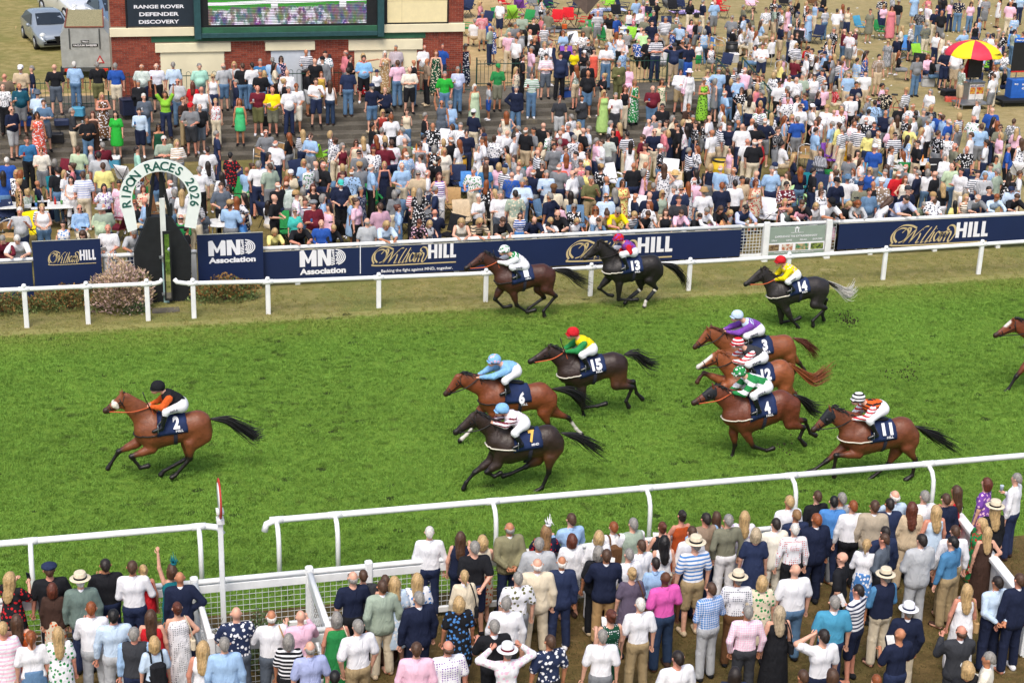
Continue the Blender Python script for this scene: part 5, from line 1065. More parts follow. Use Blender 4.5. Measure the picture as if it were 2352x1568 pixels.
def geo(part, sex, pose, var, lod, build='n'):
    """vertices and quads of one body part or garment, cached"""
    if part in ('body', 'shoe') or part.startswith('hair_'): build = 'n'
    if part == 'shoe' or part.startswith('hair_'): var = 0
    key = (part, sex, pose, var, lod, build)
    if key in _gc: return _gc[key]
    k = skel(sex, pose, var); o = k['o']; vx, vh = LOD[lod]; cuts = []; pr = []; zf = (1.46+o, vh); lean = .62 if pose == 'le' else 0.; extra = None
    up = lambda z: ((0, 0, z+o), (0, 0, -1)); dn = lambda z: ((0, 0, z+o), (0, 0, 1))
    T = lambda g: torso(sex, o, g, build)
    th = 1. if sex == 'm' else .93
    def arm(g, t0, t1, fl=0.):     # sleeves: t in 0..2 (shoulder, elbow, wrist)
        r = []
        for p, e, w, f in k['arms']:
            a1 = lerp(p, e, min(1, t1)); r.append(cap(p, a1, .056*th+g, (.056-.012*min(1, t1))*th+g+fl, .018))
            if t1 > 1: r.append(cap(e, lerp(e, w, t1-1), .045*th+g, (.045-.014*(t1-1))*th+g+fl, .03))
        return r
    def legp(g, t1, calf=.057, ank=.038):
        r = []
        for h, n, a in k['legs']:
            r.append(cap(h, lerp(h, n, min(1, t1)), .09*th+g, (.09-.032*min(1, t1))*th+g, .03))
            if t1 > 1: r.append(cap(n, lerp(n, a, t1-1), calf+g, calf+(ank-calf)*(t1-1)+g, .03))
        return r
    if part == 'body':
        pr = T(0)+headp(o)+arm(0, 0, 2)+legp(0, 2)
        for p, e, w, f in k['arms']: pr.append(cap(w, w+f*.085, .03, .036, .02, .7, np.cross(f, (0, 1, .2))/max(1e-6, np.linalg.norm(np.cross(f, (0, 1, .2))))))
        for h, n, a in k['legs']: pr.append(cap(a+[0,-.03,-.035], a+[.02*np.sign(a[0]),.15,-.05], .042, .032, .03))
    elif part in ('T', 'P', 's', 'Wsleeve'): pr = T(.014)+arm(.02, 0, .8, .012); cuts = [up(.86 if sex == 'm' else .95)]
    elif part in ('S',): pr = T(.014)+arm(.014, 0, 1.94); cuts = [up(.9)]
    elif part == 'J': pr = T(.03)+arm(.024, 0, 1.93)+[cap((-.06,0,.88+o), (.06,0,.88+o), .15, None, .05, .8)]; cuts = [up(.8)]
    elif part == 'V': pr = T(.012); cuts = [up(.95)]
    elif part == 'W': pr = T(.026); cuts = [up(.92)]
    elif part == 'collar': pr = [cap((0,-.005,1.455+o), (0,.005,1.49+o), .068, .062, .01)]; cuts = [dn(1.505)]; vx = .018; zf = None
    elif part == 't': pr = [p for p in T(.02)[:1]]+legp(.022, 1.95, .066, .056); cuts = [dn(1.03), up(.045-o)]
    elif part == 'h': pr = [p for p in T(.022)[:1]]+legp(.032, .95)+([] if not k['sit'] else []); cuts = [dn(1.03)]
    elif part in ('k', 'D', 'd', 'L', 'l'):
        hem = {'k': .42, 'D': .55, 'd': .48, 'L': .1, 'l': .1}[part]; zt = 1.1; n = 7; r0, r1 = .115, {'k': .2, 'D': .2, 'd': .23, 'L': .25, 'l': .24}[part]
        for i in range(n-1):
            za, zb = zt+(hem-zt)*i/(n-1), zt+(hem-zt)*(i+1)/(n-1); ra, rb = [r0+(r1-r0)*(t**.55) for t in (i/(n-1), (i+1)/(n-1))]; pr.append(cap((-.02,-.005,za+o), (-.02+.04,-.005,za+o), ra, None, .06, .82)); pr.append(cap((0,-.005,za+o), (0,-.005,zb+o), ra, rb, .04, .84))
        cuts = [up(hem)]
        if part != 'k': pr += T(.013)+(arm(.02, 0, .7, .014) if part in 'dl' else []); cuts.append(((0, 0, 1.43+o), (0, 0, 1)) if part in 'DL' else dn(1.6))
        else: cuts.append(dn(1.08))
    elif part == 'shoe':
        for h, n, a in k['legs']: pr.append(cap(a+[0,-.035,-.035], a+[.02*np.sign(a[0]),.16,-.045], .052, .042, .03))
        cuts = [((0, 0, .004), (0, 0, -1))]; zf = None; vx = max(.02, vx*.8)
    elif part.startswith('hair_'):
        st = part[5:]; zf = None; vx = {'hi': .016, 'mid': .02, 'lo': .034}[lod]; c = np.array([0, -.012, 1.66+o])
        face = ((0, .062, 1.64+o), (0, .8, -.6))
        pr = [cap(c, None, .1, None, .02, .85, (1, 0, 0)), cap(c+[0, -.03, -.05], None, .083, None, .03, .86, (1, 0, 0))]; cuts = [face]
        if st == 'fringe': cuts += [((0, 0, 1.675+o), (0, -.3, 1)), ((0, 0, 1.575+o), (0, 0, -1))]
        elif st == 'short': cuts += [((0, -.05, 1.59+o), (0, .6, -1)), ((.083, 0, 1.635+o), (1, 0, -.8)), ((-.083, 0, 1.635+o), (-1, 0, -.8))]
        elif st == 'bob': pr += [cap(c+[-.055, -.01, -.03], c+[-.062, .0, -.14], .052, .045, .03), cap(c+[.055, -.01, -.03], c+[.062, .0, -.14], .052, .045, .03), cap(c+[0, -.04, -.05], c+[0, -.035, -.15], .085, .075, .04)]; cuts = [((0, .058, 1.64+o), (0, .9, -.45)), ((0, 0, 1.48+o), (0, 0, -1))]
        elif st == 'long': pr += [cap(c+[-.055, -.01, -.03], c+[-.085, .0, -.3], .05, .03, .03), cap(c+[.055, -.01, -.03], c+[.085, .0, -.3], .05, .03, .03), cap(c+[0, -.045, -.05], c+[0, -.085, -.38], .085, .085, .05, .8), cap(c+[0, -.085, -.3], c+[0, -.1, -.46], .085, .03, .04, .7)]; cuts = [((0, .058, 1.64+o), (0, .9, -.45))]
        elif st == 'pony': pr += [cap(c+[0, -.1, .02], None, .035, None, .02), cap(c+[0, -.11, .0], c+[0, -.135, -.2], .036, .014, .02)]; cuts = [((0, 0, 1.575+o), (0, .5, -1)), ((0, .062, 1.64+o), (0, .8, -.6))]
        elif st == 'bun': pr += [cap(c+[0, -.1, .035], None, .055, None, .015)]; cuts = [((0, .062, 1.64+o), (0, .8, -.6)), ((0, 0, 1.575+o), (0, .5, -1))]
    V, Q = implicit(pr, vx, cuts, zf)
    if part.startswith('hair_') and lod != 'lo':
        t_ = np.arctan2(V[:, 0], V[:, 1]+.02); m_ = 1+.03*np.sin(t_*9+V[:, 2]*14)+.025*np.sin(t_*13-V[:, 2]*30)+.015*np.sin(V[:, 2]*95+t_*5); V[:, 0] *= m_; V[:, 1] = (V[:, 1]+.012)*m_-.012
    if part == 'shoe' and k['legs']: V[:, 2] = np.maximum(V[:, 2], .002)
    V = deform(V, lean)
    if part == 'body' and lod != 'lo':
        b = MB()
        for s, (p, e, w, f) in zip((1, -1), k['arms']): fingers(b, w, f, s, .45)
        Vf = deform(np.array(b.v), lean); Qf = [q if len(q) == 4 else None for q in b.f]; Qf = np.array([q for q in Qf if q]); Q = np.concatenate([Q, Qf+len(V)]); V = np.concatenate([V, Vf])
    _gc[key] = (V, Q); return V, Q
def hats(kind, o, lean):
    b = MB(); c = (0, -.008, 1.655+o)
    if kind == 'c': b.lathe([(.104, -.0), (.107, .03), (.095, .075), (.06, .105), (.01, .115)], 16, (c[0], c[1], c[2]+.015)); b.add([(-.075, .075, c[2]+.02), (.075, .075, c[2]+.02), (.06, .16, c[2]+.008), (0, .18, c[2]+.005), (-.06, .16, c[2]+.008), (-.075, .075, c[2]+.01), (.075, .075, c[2]+.01), (.06, .16, c[2]-.002), (0, .18, c[2]-.005), (-.06, .16, c[2]-.002)], [(0, 1, 2, 3, 4), (9, 8, 7, 6, 5), (1, 6, 7, 2), (2, 7, 8, 3), (3, 8, 9, 4), (4, 9, 5, 0)])
    elif kind == 'k': b.lathe([(.1, 0), (.125, .012), (.12, .045), (.07, .075), (.01, .08)], 16, (c[0], c[1]+.012, c[2]+.03))
    elif kind == 'q': b.lathe([(.155, -.03), (.16, -.024), (.108, .015), (.104, .07), (.085, .095), (.01, .1)], 18, (c[0], c[1], c[2]+.03))
    elif kind in 'p': b.lathe([(.17, .01), (.178, .006), (.172, 0), (.1, .0), (.108, .012), (.105, .025), (.098, .1), (.085, .118), (.05, .108), (.01, .106)], 22, (c[0], c[1], c[2]+.025))
    elif kind == 'band': b.lathe([(.109, .012), (.111, .016), (.107, .042), (.1, .044)], 22, (c[0], c[1], c[2]+.025))
    elif kind == 'F':
        R = random.Random(5); b.lathe([(.06, 0), (.055, .02), (.01, .03)], 14, (c[0]+.04, c[1]-.01, c[2]+.09))
        for i in range(12): a = R.uniform(0, 6.3); b.tube([(.04, -.02, c[2]+.11), (.04+.06*cos(a), -.02+.06*sin(a), c[2]+.15+.03*R.random()), (.04+.13*cos(a)*R.random(), -.02+.12*sin(a), c[2]+.2*R.random()+.08)], [.012, .012, .002], 4)
    return deform(np.array(b.v), lean), b.f
_mc = {}
def pmesh(key, V, F):
    if key not in _mc:
        if isinstance(F, np.ndarray): me = np_mesh(key[0], V, F, True, (None,))
        else:
            me = D.meshes.new(key[0]); me.from_pydata([tuple(v) for v in V], [], F); me.polygons.foreach_set('use_smooth', [True]*len(me.polygons)); me.materials.append(None); me.update()
        _mc[key] = me
    return _mc[key]
FACE = dict(b=0, f=180, l=90, r=-90, bl=40, br=-40, fl=130, fr=-130)
TOPW = dict(T='T-shirt', P='polo shirt', S='long-sleeved shirt', s='shirt', V='sleeveless top', J='jacket', W='waistcoat', D='short dress', d='dress', L='long dress')
BOTW = dict(t='trousers', h='shorts', k='skirt', j='jeans')
HATW = dict(c='cap', k='flat cap', q='sun hat', p='brimmed hat', F='feathered headpiece')
POSEW = dict(st='standing', po='hands in pockets', cl='hands together in front', cr='arms folded', dr='forearm raised', hi='hand on hip', be='hands behind back', up='one arm raised', ul='one arm raised high', u2='both arms raised', ph='hands raised to face', hd='hand on head', h2='both hands at head', th='hand to chin', le='leaning on the rail', ln='leaning on the fence', ca='holding hands up in front', pt='arm stretched out', si='sitting')
CWORD = {k: k for k in COL}; CWORD.update(paleblue='pale blue', lightblue='light blue', skyblue='sky blue', darknavy='dark navy', lightgrey='light grey', darkbrown='dark brown', denimblue='denim blue', lavenderblue='lavender blue', steelblue='steel blue', slateblue='slate blue', skyteal='teal blue', sagegrey='grey green', palegreen='pale green', palelime='pale lime', limegreen='lime green', brightgreen='bright green', seagreen='sea green', darkgreen='dark green', olivegrey='olive grey', tweed='olive tweed', greybrown='grey brown', greygreen='grey green', slategreen='slate green', paleyellow='pale yellow', denim='denim', darkdenim='dark denim', royal='royal blue')
def cw(spec):
    for c in '=#*.':
        if c in spec: a, b = spec.split(c); return GWORD[c]+' '+CWORD[a]+(' and '+CWORD[b] if c in '=#' else '')
    return CWORD[spec]
def cwc(spec):   # short form for use in another person's label
    for c in '=#*.':
        if c in spec: return GWORD[c]+' '+CWORD[spec.split(c)[0]]
    return CWORD[spec]
PEOPLE = []
def parse(block, tile, zone, lod):
    for ln in block.strip().split('\n'):
        f = [q.strip() for q in ln.strip().split(',')]
        x, y = float(f[0]), float(f[1]); p = dict(px=588*tile[0]+x/4., py=392*tile[1]+y/4., sex=f[2][0], face=f[2][1:] or 'b', pose=f[3], zone=zone, lod=lod, ex={})
        p['top'] = f[4].split(':'); nxt = 5
        if f[5] == 'j': p['bot'] = ['j', 'denim']
        elif f[5] == '-': p['bot'] = None
        else: p['bot'] = f[5].split(':')
        p['hair'] = f[6]
        for e in f[7:]:
            q = e.split(':'); p['ex'][q[0]] = q[1:]
        PEOPLE.append(p)
def solve_head(px, py, h):
    """where a person whose head top is seen at this pixel stands, for head height h above the ground"""
    d = ray(px, py); best = None; prev = None
    for t in np.arange(20, 140, .15):
        q = CC+d*t; e = q[2]-zg(q[0], q[1])-h
        if e <= 0: return q[0], q[1], zg(q[0], q[1])
    return q[0], q[1], 0.
HH = {'m': 1.77, 'w': 1.67, 'k': 1.36}
LE = float(geo('body', 'm', 'le', 0, 'mid')[0][:, 2].max())/1.75
def place(p, i):
    if p['zone'] == 'near' and p['pose'] == 'le': p['pose'] = 'ln'
    R = random.Random(i*13+5); h = HH[p['sex']]*R.uniform(.97, 1.03); p['h'] = h; sc = h/1.75; hat = any(c in p['ex'] for c in 'cpqk'); eff = h
    if p['pose'] == 'si': eff = h-.44*sc
    if p['zone'] == 'rail' and p['pose'] not in ('le', 'si') and p['sex'] != 'k' and 'f' in p['face']:
        x, y, z = solve_head(p['px'], p['py'], eff)
        if y < FY+.2: p['pose'] = 'le'      # too low against the fence to be upright: bending over the rail
    if p['pose'] == 'le': eff = h*LE
    if hat: eff += .025
    if p['zone'] == 'rail' and p['pose'] == 'le':
        # the rail is at FY; stand just behind it
        x, z = onY(p['px'], p['py'], FY+.2); p['loc'] = (x, FY+.6, 0); p['scale'] = max(.62, min(1.1, z/(1.75*LE))); p['h'] = p['scale']*1.75
    else:
        x, y, z = solve_head(p['px'], p['py'], eff); p['loc'] = (x, y, z); p['scale'] = sc
        if p['zone'] == 'rail' and y < FY+.34:      # stands against the far side of the fence
            x, z = onY(p['px'], p['py'], FY+.36); p['loc'] = (x, FY+.36, 0); p['scale'] = max(.6, z/(1.75*eff/h)); p['h'] = p['scale']*1.75
    p['rz'] = radians(FACE[p['face']]+R.uniform(-14, 14)+(0 if p['zone'] != 'rail' else 0)); p['build'] = 'l' if R.random() < .4 and p['sex'] != 'k' else 'n'; p['var'] = R.randrange(2) if p['lod'] == 'hi' else 0; p['wid'] = R.uniform(.88, 1.02) if p['sex'] == 'm' else R.uniform(.85, 1.02)
    if p['sex'] == 'k': p['wid'] = .95
def pieces(p):
    """(name, geometry key or raw geometry, material) for each piece of a person"""
    s = 'm' if p['sex'] == 'm' else 'w'; a = (s, p['pose'], p['var'], p['lod'], p['build']); R = random.Random(int(p['px']*7+p['py'])); out = []
    sk = 'dark' if 'dark' in p['ex'] else R.choice(['fair', 'fair', 'pink', 'tan']); out.append(('body', 'body', skin(sk)))
    tk, tc = p['top'][0], p['top'][1]; bt = p['bot']
    if tk == 'W': out.append(('shirt', 'S', cloth(p['top'][2] if len(p['top']) > 2 else 'white'))); out.append(('waistcoat', 'W', cloth(tc)))
    elif tk == 'J': out.append(('jacket', 'J', cloth(tc))); out.append(('shirt_collar', 'collar', cloth('white')))
    elif tk in 'DdL':
        if p['pose'] == 'si': out.append(('dress', 'V', cloth(tc))); bt = ['h', tc]
        else: out.append(('dress', tk, cloth(tc)))
    else:
        out.append(({'T': 't_shirt', 'P': 'polo_shirt', 'S': 'shirt', 's': 'shirt', 'V': 'top'}[tk], tk, cloth(tc)))
        if tk in 'PSs': out.append(('collar', 'collar', cloth('white' if R.random() < .3 and tk == 'P' else tc)))
    if bt: out.append((dict(t='trousers', h='shorts', k='skirt', j='jeans')[bt[0]], {'j': 't'}.get(bt[0], bt[0]) if not (bt[0] == 'k' and p['pose'] == 'si') else 'h', cloth(bt[1])))
    out.append(('shoes', 'shoe', cloth(R.choice(['white', 'black', 'darkbrown', 'black', 'beige']))))
    hs = {'s': 'short', 'b': None, 'f': 'fringe', 'l': 'long', 'o': 'bob', 'p': 'pony', 'u': 'bun'}[p['hair'][0]]; hc = p['hair'][1:]
    if hs: out.append(('hair', 'hair_'+hs, hairm(hc or 'brown')))
    return out, a
def person(p):
    out, a = pieces(p); o_ = skel(a[0], a[1], a[2])['o']; lean = .62 if p['pose'] == 'le' else 0.; root = None
    for nm, g, m in out:
        V, Q = geo(g, *a); me = pmesh((g,)+a[:2]+((0 if g == 'shoe' or g[:5] == 'hair_' else a[2]), a[3], ('n' if g in ('body', 'shoe') or g[:5] == 'hair_' else a[4])), V, Q)
        if root is None:
            root = link('person', me, None, m, p['loc']); root.rotation_euler = (0, 0, p['rz']); root.scale = (p['scale']*p['wid'], p['scale']*p['wid'], p['scale'])
        else: link(nm, me, root, m)
    ex = p['ex']
    for k in 'ckqpF':
        if k in ex:
            h = link({'c': 'cap', 'k': 'flat_cap', 'q': 'sun_hat', 'p': 'brimmed_hat', 'F': 'headpiece'}[k], pmesh(('hat'+k, o_, lean), *hats(k, o_, lean)), root, cloth(ex[k][0]))
            if k == 'p' and len(ex[k]) > 1: link('hat_band', pmesh(('band', o_, lean), *hats('band', o_, lean)), h, cloth(ex[k][1]))
    if 'f' in p['face'] or p['face'] in 'lr':
        if p['lod'] != 'lo':
            for s in (-1, 1):
                b = MB().lathe([(.002, -.012), (.013, -.004), (.013, .004), (.002, .012)], 6, (s*.034, .083, 1.648+o_), 'y')
                link('eye', pmesh(('eye', s, o_, lean), deform(np.array(b.v), lean), b.f), root, plain('dark eyes', '2a2019', .2))
            b = MB(); b.tube([(-.024, .086, 1.575+o_), (0, .093, 1.574+o_), (.024, .086, 1.575+o_)], [.004, .008, .004], 5); link('mouth', pmesh(('mouth', o_, lean), deform(np.array(b.v), lean), b.f), root, plain('lips', 'a85c52', .5))
    if 'g' in ex or 'glasses' in ex:
        b = MB()
        for s in (-1, 1): b.lathe([(.03, -.006), (.033, 0), (.028, .01), (.005, .012)], 8, (s*.037, .086, 1.645+o_), 'y'); b.tube([(s*.066, .08, 1.65+o_), (s*.088, -.01, 1.645+o_)], .005, 4)
        link('sunglasses', pmesh(('sung', o_, lean), deform(np.array(b.v), lean), b.f), root, plain('sunglasses', '111214', .15))
    p['obj'] = root; return root
def hand_world(p, s=0, fwd=.09):
    k = skel('m' if p['sex'] == 'm' else 'w', p['pose'], p['var']); a, e, w, f = k['arms'][s]; q = deform(np.array([w+f*fwd]), .62 if p['pose'] == 'le' else 0.)[0]*np.array([p['scale']*p['wid'], p['scale']*p['wid'], p['scale']])
    c, sn = cos(p['rz']), sin(p['rz']); return np.array([p['loc'][0]+q[0]*c-q[1]*sn, p['loc'][1]+q[0]*sn+q[1]*c, p['loc'][2]+q[2]])
def local_world(p, q):
    q = deform(np.array([q], float), .62 if p['pose'] == 'le' else 0.)[0]*np.array([p['scale']*p['wid'], p['scale']*p['wid'], p['scale']]); c, sn = cos(p['rz']), sin(p['rz'])
    return np.array([p['loc'][0]+q[0]*c-q[1]*sn, p['loc'][1]+q[0]*sn+q[1]*c, p['loc'][2]+q[2]])
# who stands where: head-top position in the photo (tile pixels), facing, pose, top, bottom, hair, extras
parse('''90,550,wbr,ph,d:black*red,-,lblonde,phone
450,490,mb,st,T:black,t:black,sbrown,k:navy
480,675,wb,st,S:darkbrown,k:cream*orange,oauburn
735,588,mb,st,J:sagegrey,t:navy,swhite,p:cream:black
965,435,mb,th,S:black,t:navy,sdark
1215,475,mb,cl,S:white,t:navy,sbrown
1312,500,wb,st,D:red,-,ublonde
1575,490,wb,ul,L:teal,-,obrown,F:teal
1650,560,mb,hi,J:darknavy,t:darknavy,b,stout
20,1010,wb,st,d:white=pink,-,sblonde
150,965,wb,st,L:orange,-,lbrown
280,1095,wb,st,T:white,k:denim,pginger
530,1050,wb,st,d:white*green,-,lblonde
835,835,mb,th,S:white,t:lightgrey,sginger
1040,920,mb,st,S:paleblue,t:lightgrey,sblack
1230,1085,mb,hi,W:charcoal:lightblue,t:navy,sgrey
1385,925,wb,st,L:red,-,lbrown
1415,1172,wb,st,T:paleblue,t:black,oblonde,rucksack:black
1625,855,wb,hi,L:white.grey,-,uauburn,bag:cream
1865,1190,wb,st,V:white,t:white,lblonde
2060,1165,mb,st,S:lightblue,t:navy,sgrey
2170,905,mb,le,s:navy*white,t:slate,b''', (0, 3), 'near', 'hi')
parse('''890,555,mb,st,T:darknavy,t:black,fgrey,g
985,535,mb,st,J:charcoal,t:charcoal,sbrown
1185,597,wb,st,L:darkbrown,-,lbrown
1270,607,wb,st,d:paleblue*white,-,lblonde
1160,647,mb,po,J:sage,t:cream,sbrown
1480,572,wb,st,T:white*blue,t:navy,lblonde
1495,757,mb,st,J:darknavy,t:darknavy,sgrey
1595,130,mb,st,S:white,t:navy,swhite
1880,182,wb,st,V:darknavy,t:darknavy,lbrown
2010,290,mb,be,T:black,h:navy,sgrey
2080,227,wb,ph,V:cream,k:cream*orange,oblonde,phone
1915,532,wb,st,J:cream,t:white,pblonde,bag:black
1865,777,wb,st,d:black*blue,-,oblonde
2330,107,mb,be,J:tweed,t:navy,fgrey
2300,812,mb,st,S:white,t:charcoal,sgrey
140,912,mb,le,S:white,h:slate,fwhite,bag:tan
410,935,mb,ph,S:pink,t:cream,b
740,947,wb,st,L:green,-,ogrey,bag:cream
935,1007,mb,po,s:white,t:khaki,sgrey
300,1112,wb,st,T:black=white,t:black,ogrey
495,1187,mb,st,s:lavenderblue,t:navy,fgrey
1475,1210,mb,st,S:pink,t:navy,sbrown
1765,1190,mb,st,s:white.purple,t:navy,fbrown
725,1467,mb,st,T:black,t:black,sblack
2190,1007,mb,ca,P:black,t:black,sgrey,card
2310,1237,mb,h2,S:white*pink,t:navy,sgrey,p:white:maroon''', (1, 3), 'near', 'hi')
parse('''55,560,mb,st,s:white*olive,h:grey,sgrey
235,437,mb,st,J:cream,t:cream,fwhite
250,237,mb,st,J:lightgrey,t:grey,sgrey
315,122,wb,le,d:darknavy*red,-,llightbrown,F:white
460,405,mb,st,J:navy,t:navy,fwhite
545,32,mb,le,S:lightblue,t:navy,sbrown
550,217,wb,st,J:white,k:grey.white,oauburn
800,190,wb,st,S:white,t:white,oblonde
795,317,wb,st,T:black,t:black,ogrey,bag:darkgreen
870,362,mb,ca,J:darknavy,t:tan,sbrown,card
935,87,wb,le,J:white,t:cream,sginger,rucksack:brown
1075,362,mb,st,S:white,t:grey,sgrey
1115,60,mb,le,W:sage:white,t:grey,sgrey
1105,512,wb,st,d:plum,-,ublonde,bag:brown
1190,262,mb,st,S:white,t:cream,sbrown
1380,102,wb,le,V:black,t:black,uauburn,card
1400,212,wb,st,V:white,t:cream,lblack
1320,447,wb,st,S:lightblue,t:navy,sdark
1415,552,mb,st,P:magenta,t:darkdenim,b,dark
1562,2,wb,le,L:rust,-,udark
1655,142,mb,st,S:white,t:navy,sbrown
1688,250,mb,st,T:white=blue,h:khaki,sgrey,p:cream:black
1785,7,mb,le,W:taupe:lightblue,t:navy,sdark
1880,0,wb,le,V:white,t:navy,lbrown
1990,37,mb,po,S:olivegrey,t:white,sgrey
2140,2,wb,le,d:white*lilac,-,lblonde
2245,142,wb,st,d:navy,-,ograyblonde
1830,667,mb,cl,S:blue#white,t:lightgrey,sbrown
2080,560,mb,st,s:white.navy,t:brown,sgrey,p:cream:black
2300,602,wb,st,d:cream*green,-,oblonde
2170,892,mb,po,S:pink#white,t:charcoal,sgrey
1180,812,mb,st,s:white,t:khaki,swhite
910,892,wb,ca,V:darkgreen.white,t:darkgreen,uauburn,card
835,1092,mb,st,s:white,t:grey,sgrey
350,1167,mb,st,s:navy*white,t:black,sbrown
1525,1297,mb,cl,T:white,t:navy,sdark
2050,1450,wb,st,T:navy,t:black,ldark''', (2, 3), 'near', 'hi')
parse('''75,62,mb,st,J:ivory,t:ivory,sdark
265,-10,mb,st,J:navy,t:navy,slightbrown
250,110,mb,st,S:white.red,t:black,swhite
450,12,mb,st,J:darknavy,t:darknavy,sginger
610,-143,mb,st,S:blue,t:navy,sblack
455,-170,mb,st,S:black,t:black,sbrown
680,-158,mb,st,S:lightgrey,t:grey,sgrey
785,-93,mb,st,S:white,t:black,sginger
200,-138,mb,st,S:white,t:navy,sblonde
985,-98,mb,st,J:stone,t:grey,sbrown
1120,-103,mb,st,J:navy,t:navy,sdark
1170,-200,mb,le,S:paleblue,t:navy,fwhite
1325,-76,wb,st,J:beige,t:beige,lauburn
1445,-192,mb,le,S:white,t:grey,sgrey
1545,-40,wb,st,D:paleblue,-,lblonde
1640,-166,mb,st,S:darknavy,t:navy,sbrown,g
1735,-243,wbl,le,L:red,-,lbrown
2010,-292,wbl,st,d:purple*pink,-,oauburn
2290,-357,mbl,dr,S:white,t:navy,sgrey,bottle
2090,-85,wb,st,S:black,t:black,lblonde,p:cream:black
1965,57,wl,hi,d:green*red,-,lblonde
2020,137,wb,hi,L:darkbrown,-,lblonde
910,272,wbr,cl,S:white,k:blue*white,pblonde
1080,142,mb,st,J:navy,t:navy,sdark
1070,212,mbl,cl,S:slate,t:black,sbrown
1415,227,mb,cl,J:lightgrey,t:lightgrey,sdark
1725,125,mb,st,S:white,t:khaki,sbrown
1700,242,mbl,dr,S:denimblue,t:khaki,sblack,beer
685,395,mbl,po,P:black,t:black,b,g
255,502,mb,st,s:white,j,b
1080,552,mb,cl,W:darknavy:denimblue,t:cream,sgrey,p:cream:black
830,697,mbl,ca,P:white=navy,h:darknavy,sdark,card
615,797,mb,st,P:skyteal,t:navy,sgrey
105,882,wb,st,L:black,-,lgrayblonde,bag:black
1295,862,mb,po,J:darknavy,t:cream,sgrey,p:white:navy
515,1092,mb,hd,T:white,t:darknavy,sdark
1220,1072,mb,ca,T:darknavy,t:navy,b,card
1830,682,wb,st,L:white,-,lblonde,bag:tan
2110,617,mb,be,S:paleblue,t:darknavy,sdark
2315,577,mb,st,J:darknavy,t:darknavy,sbrown
1780,1057,mb,ph,J:charcoal,t:charcoal,fbrown
2030,1315,mbl,ca,J:ivory,t:cream,sgrey,card
1835,1392,wb,st,T:black,t:black,oblonde
325,1455,mb,st,T:slate,t:navy,sbrown
590,1460,wb,st,T:navy,t:black,lbrown
1000,1490,mb,st,T:grey,t:navy,sginger''', (3, 3), 'near', 'hi')
parse('''22,602,mf,le,S:maroon,t:black,sgrey,g
160,600,mf,le,P:white,t:grey,swhite
180,347,mf,ph,P:lightgrey,t:navy,swhite
385,307,wf,cl,V:white,j,sblonde
577,457,wf,si,V:white*blue,t:black,udark
730,322,mf,si,S:lightblue.blue,t:cream,b,g
775,517,wf,le,T:black*cream,t:black,lbrown,g
920,322,mf,dr,P:palegreen,t:cream,sgrey,p:lightgrey:grey,can
990,497,mf,cl,s:white,t:grey,b,card
1230,545,mf,le,P:lightgrey,t:navy,sgrey
650,60,wf,cl,V:white,t:white,ldark
955,130,wf,hi,T:white*purple,t:black,odark
1090,97,wf,st,d:pink*white,-,udark
1315,137,wf,cl,S:cream*red,t:white,oauburn
165,85,wl,dr,V:tan*black,t:tan*black,ublonde
150,0,wf,st,T:white*black,t:black,lblonde
340,87,mr,si,P:darknavy,t:navy,b
760,12,mb,st,s:white=lavenderblue,t:cream,sbrown
1585,247,mr,si,V:darknavy,t:navy,sdark
1660,407,mf,si,P:green,t:grey,fwhite,g
1670,170,wb,st,T:white,t:cream,lblonde
1865,365,kf,st,T:slate,h:grey,sdark
2030,122,mf,cl,T:slate,t:black,sbrown
2235,332,wf,si,T:white,t:grey,lginger
2225,415,mr,si,s:blue,t:grey,swhite
1715,517,kr,st,T:black,h:black,sdark
1830,-30,mb,st,T:white,t:black,sgrey
945,-70,mb,st,T:paleyellow,h:grey,sbrown''', (0, 1), 'rail', 'mid')
parse('''165,540,wf,le,T:paleyellow,t:cream,oblonde
355,347,wf,st,T:turquoise,t:white,sgrey,g
400,487,mf,le,T:black,t:black,fgrey,g
600,447,mf,cl,S:royal,t:navy,b
700,507,wf,le,S:black,t:black,sblonde,g
525,277,mf,dr,T:maroon,t:khaki,sgrey,k:grey,can
780,92,mf,cl,P:darknavy,h:black,sdark,c:turquoise
965,152,wfr,cl,d:navy.white,-,sgrey,card
1020,432,mb,st,T:lightgrey,t:grey,fgrey
1195,467,wf,le,T:paleblue,t:white,oblonde
1140,307,mb,st,T:mauve,t:grey,sbrown
1310,317,wr,po,s:lightblue,j,uauburn,g
1500,172,wb,hi,d:black*white,-,lgrey
1645,362,mb,si,P:darknavy,t:navy,b
1495,457,wf,le,T:black*pink,t:black,sauburn
1600,467,wf,le,V:white*navy,t:white,lblonde,g
1650,142,mr,be,P:navy,t:navy,sgrey
1685,17,wf,hi,V:white=purple,t:white,lauburn
1490,0,mf,po,T:beige,t:beige,sgrey,g
1915,442,wf,le,V:ivory,t:cream,lblonde
2050,442,wf,le,T:beige=charcoal,t:black,oblonde,g
2045,217,wf,dr,T:white,t:black,swhite,cup
2245,192,mf,dr,s:white,t:slate,sgrey
2275,432,wf,le,T:black,t:black,sbrown,card
280,97,mb,be,s:white#green,t:grey,fbrown
430,157,wb,st,T:cream*brown,t:cream*brown,ogrey
525,122,wf,si,V:black,t:black,lauburn
1300,182,mb,si,T:slateblue,t:grey,sdark,c:grey
2110,-60,wb,st,d:steelblue,-,lbrown
30,-90,mf,st,s:white,h:grey,sgrey''', (1, 1), 'rail', 'mid')
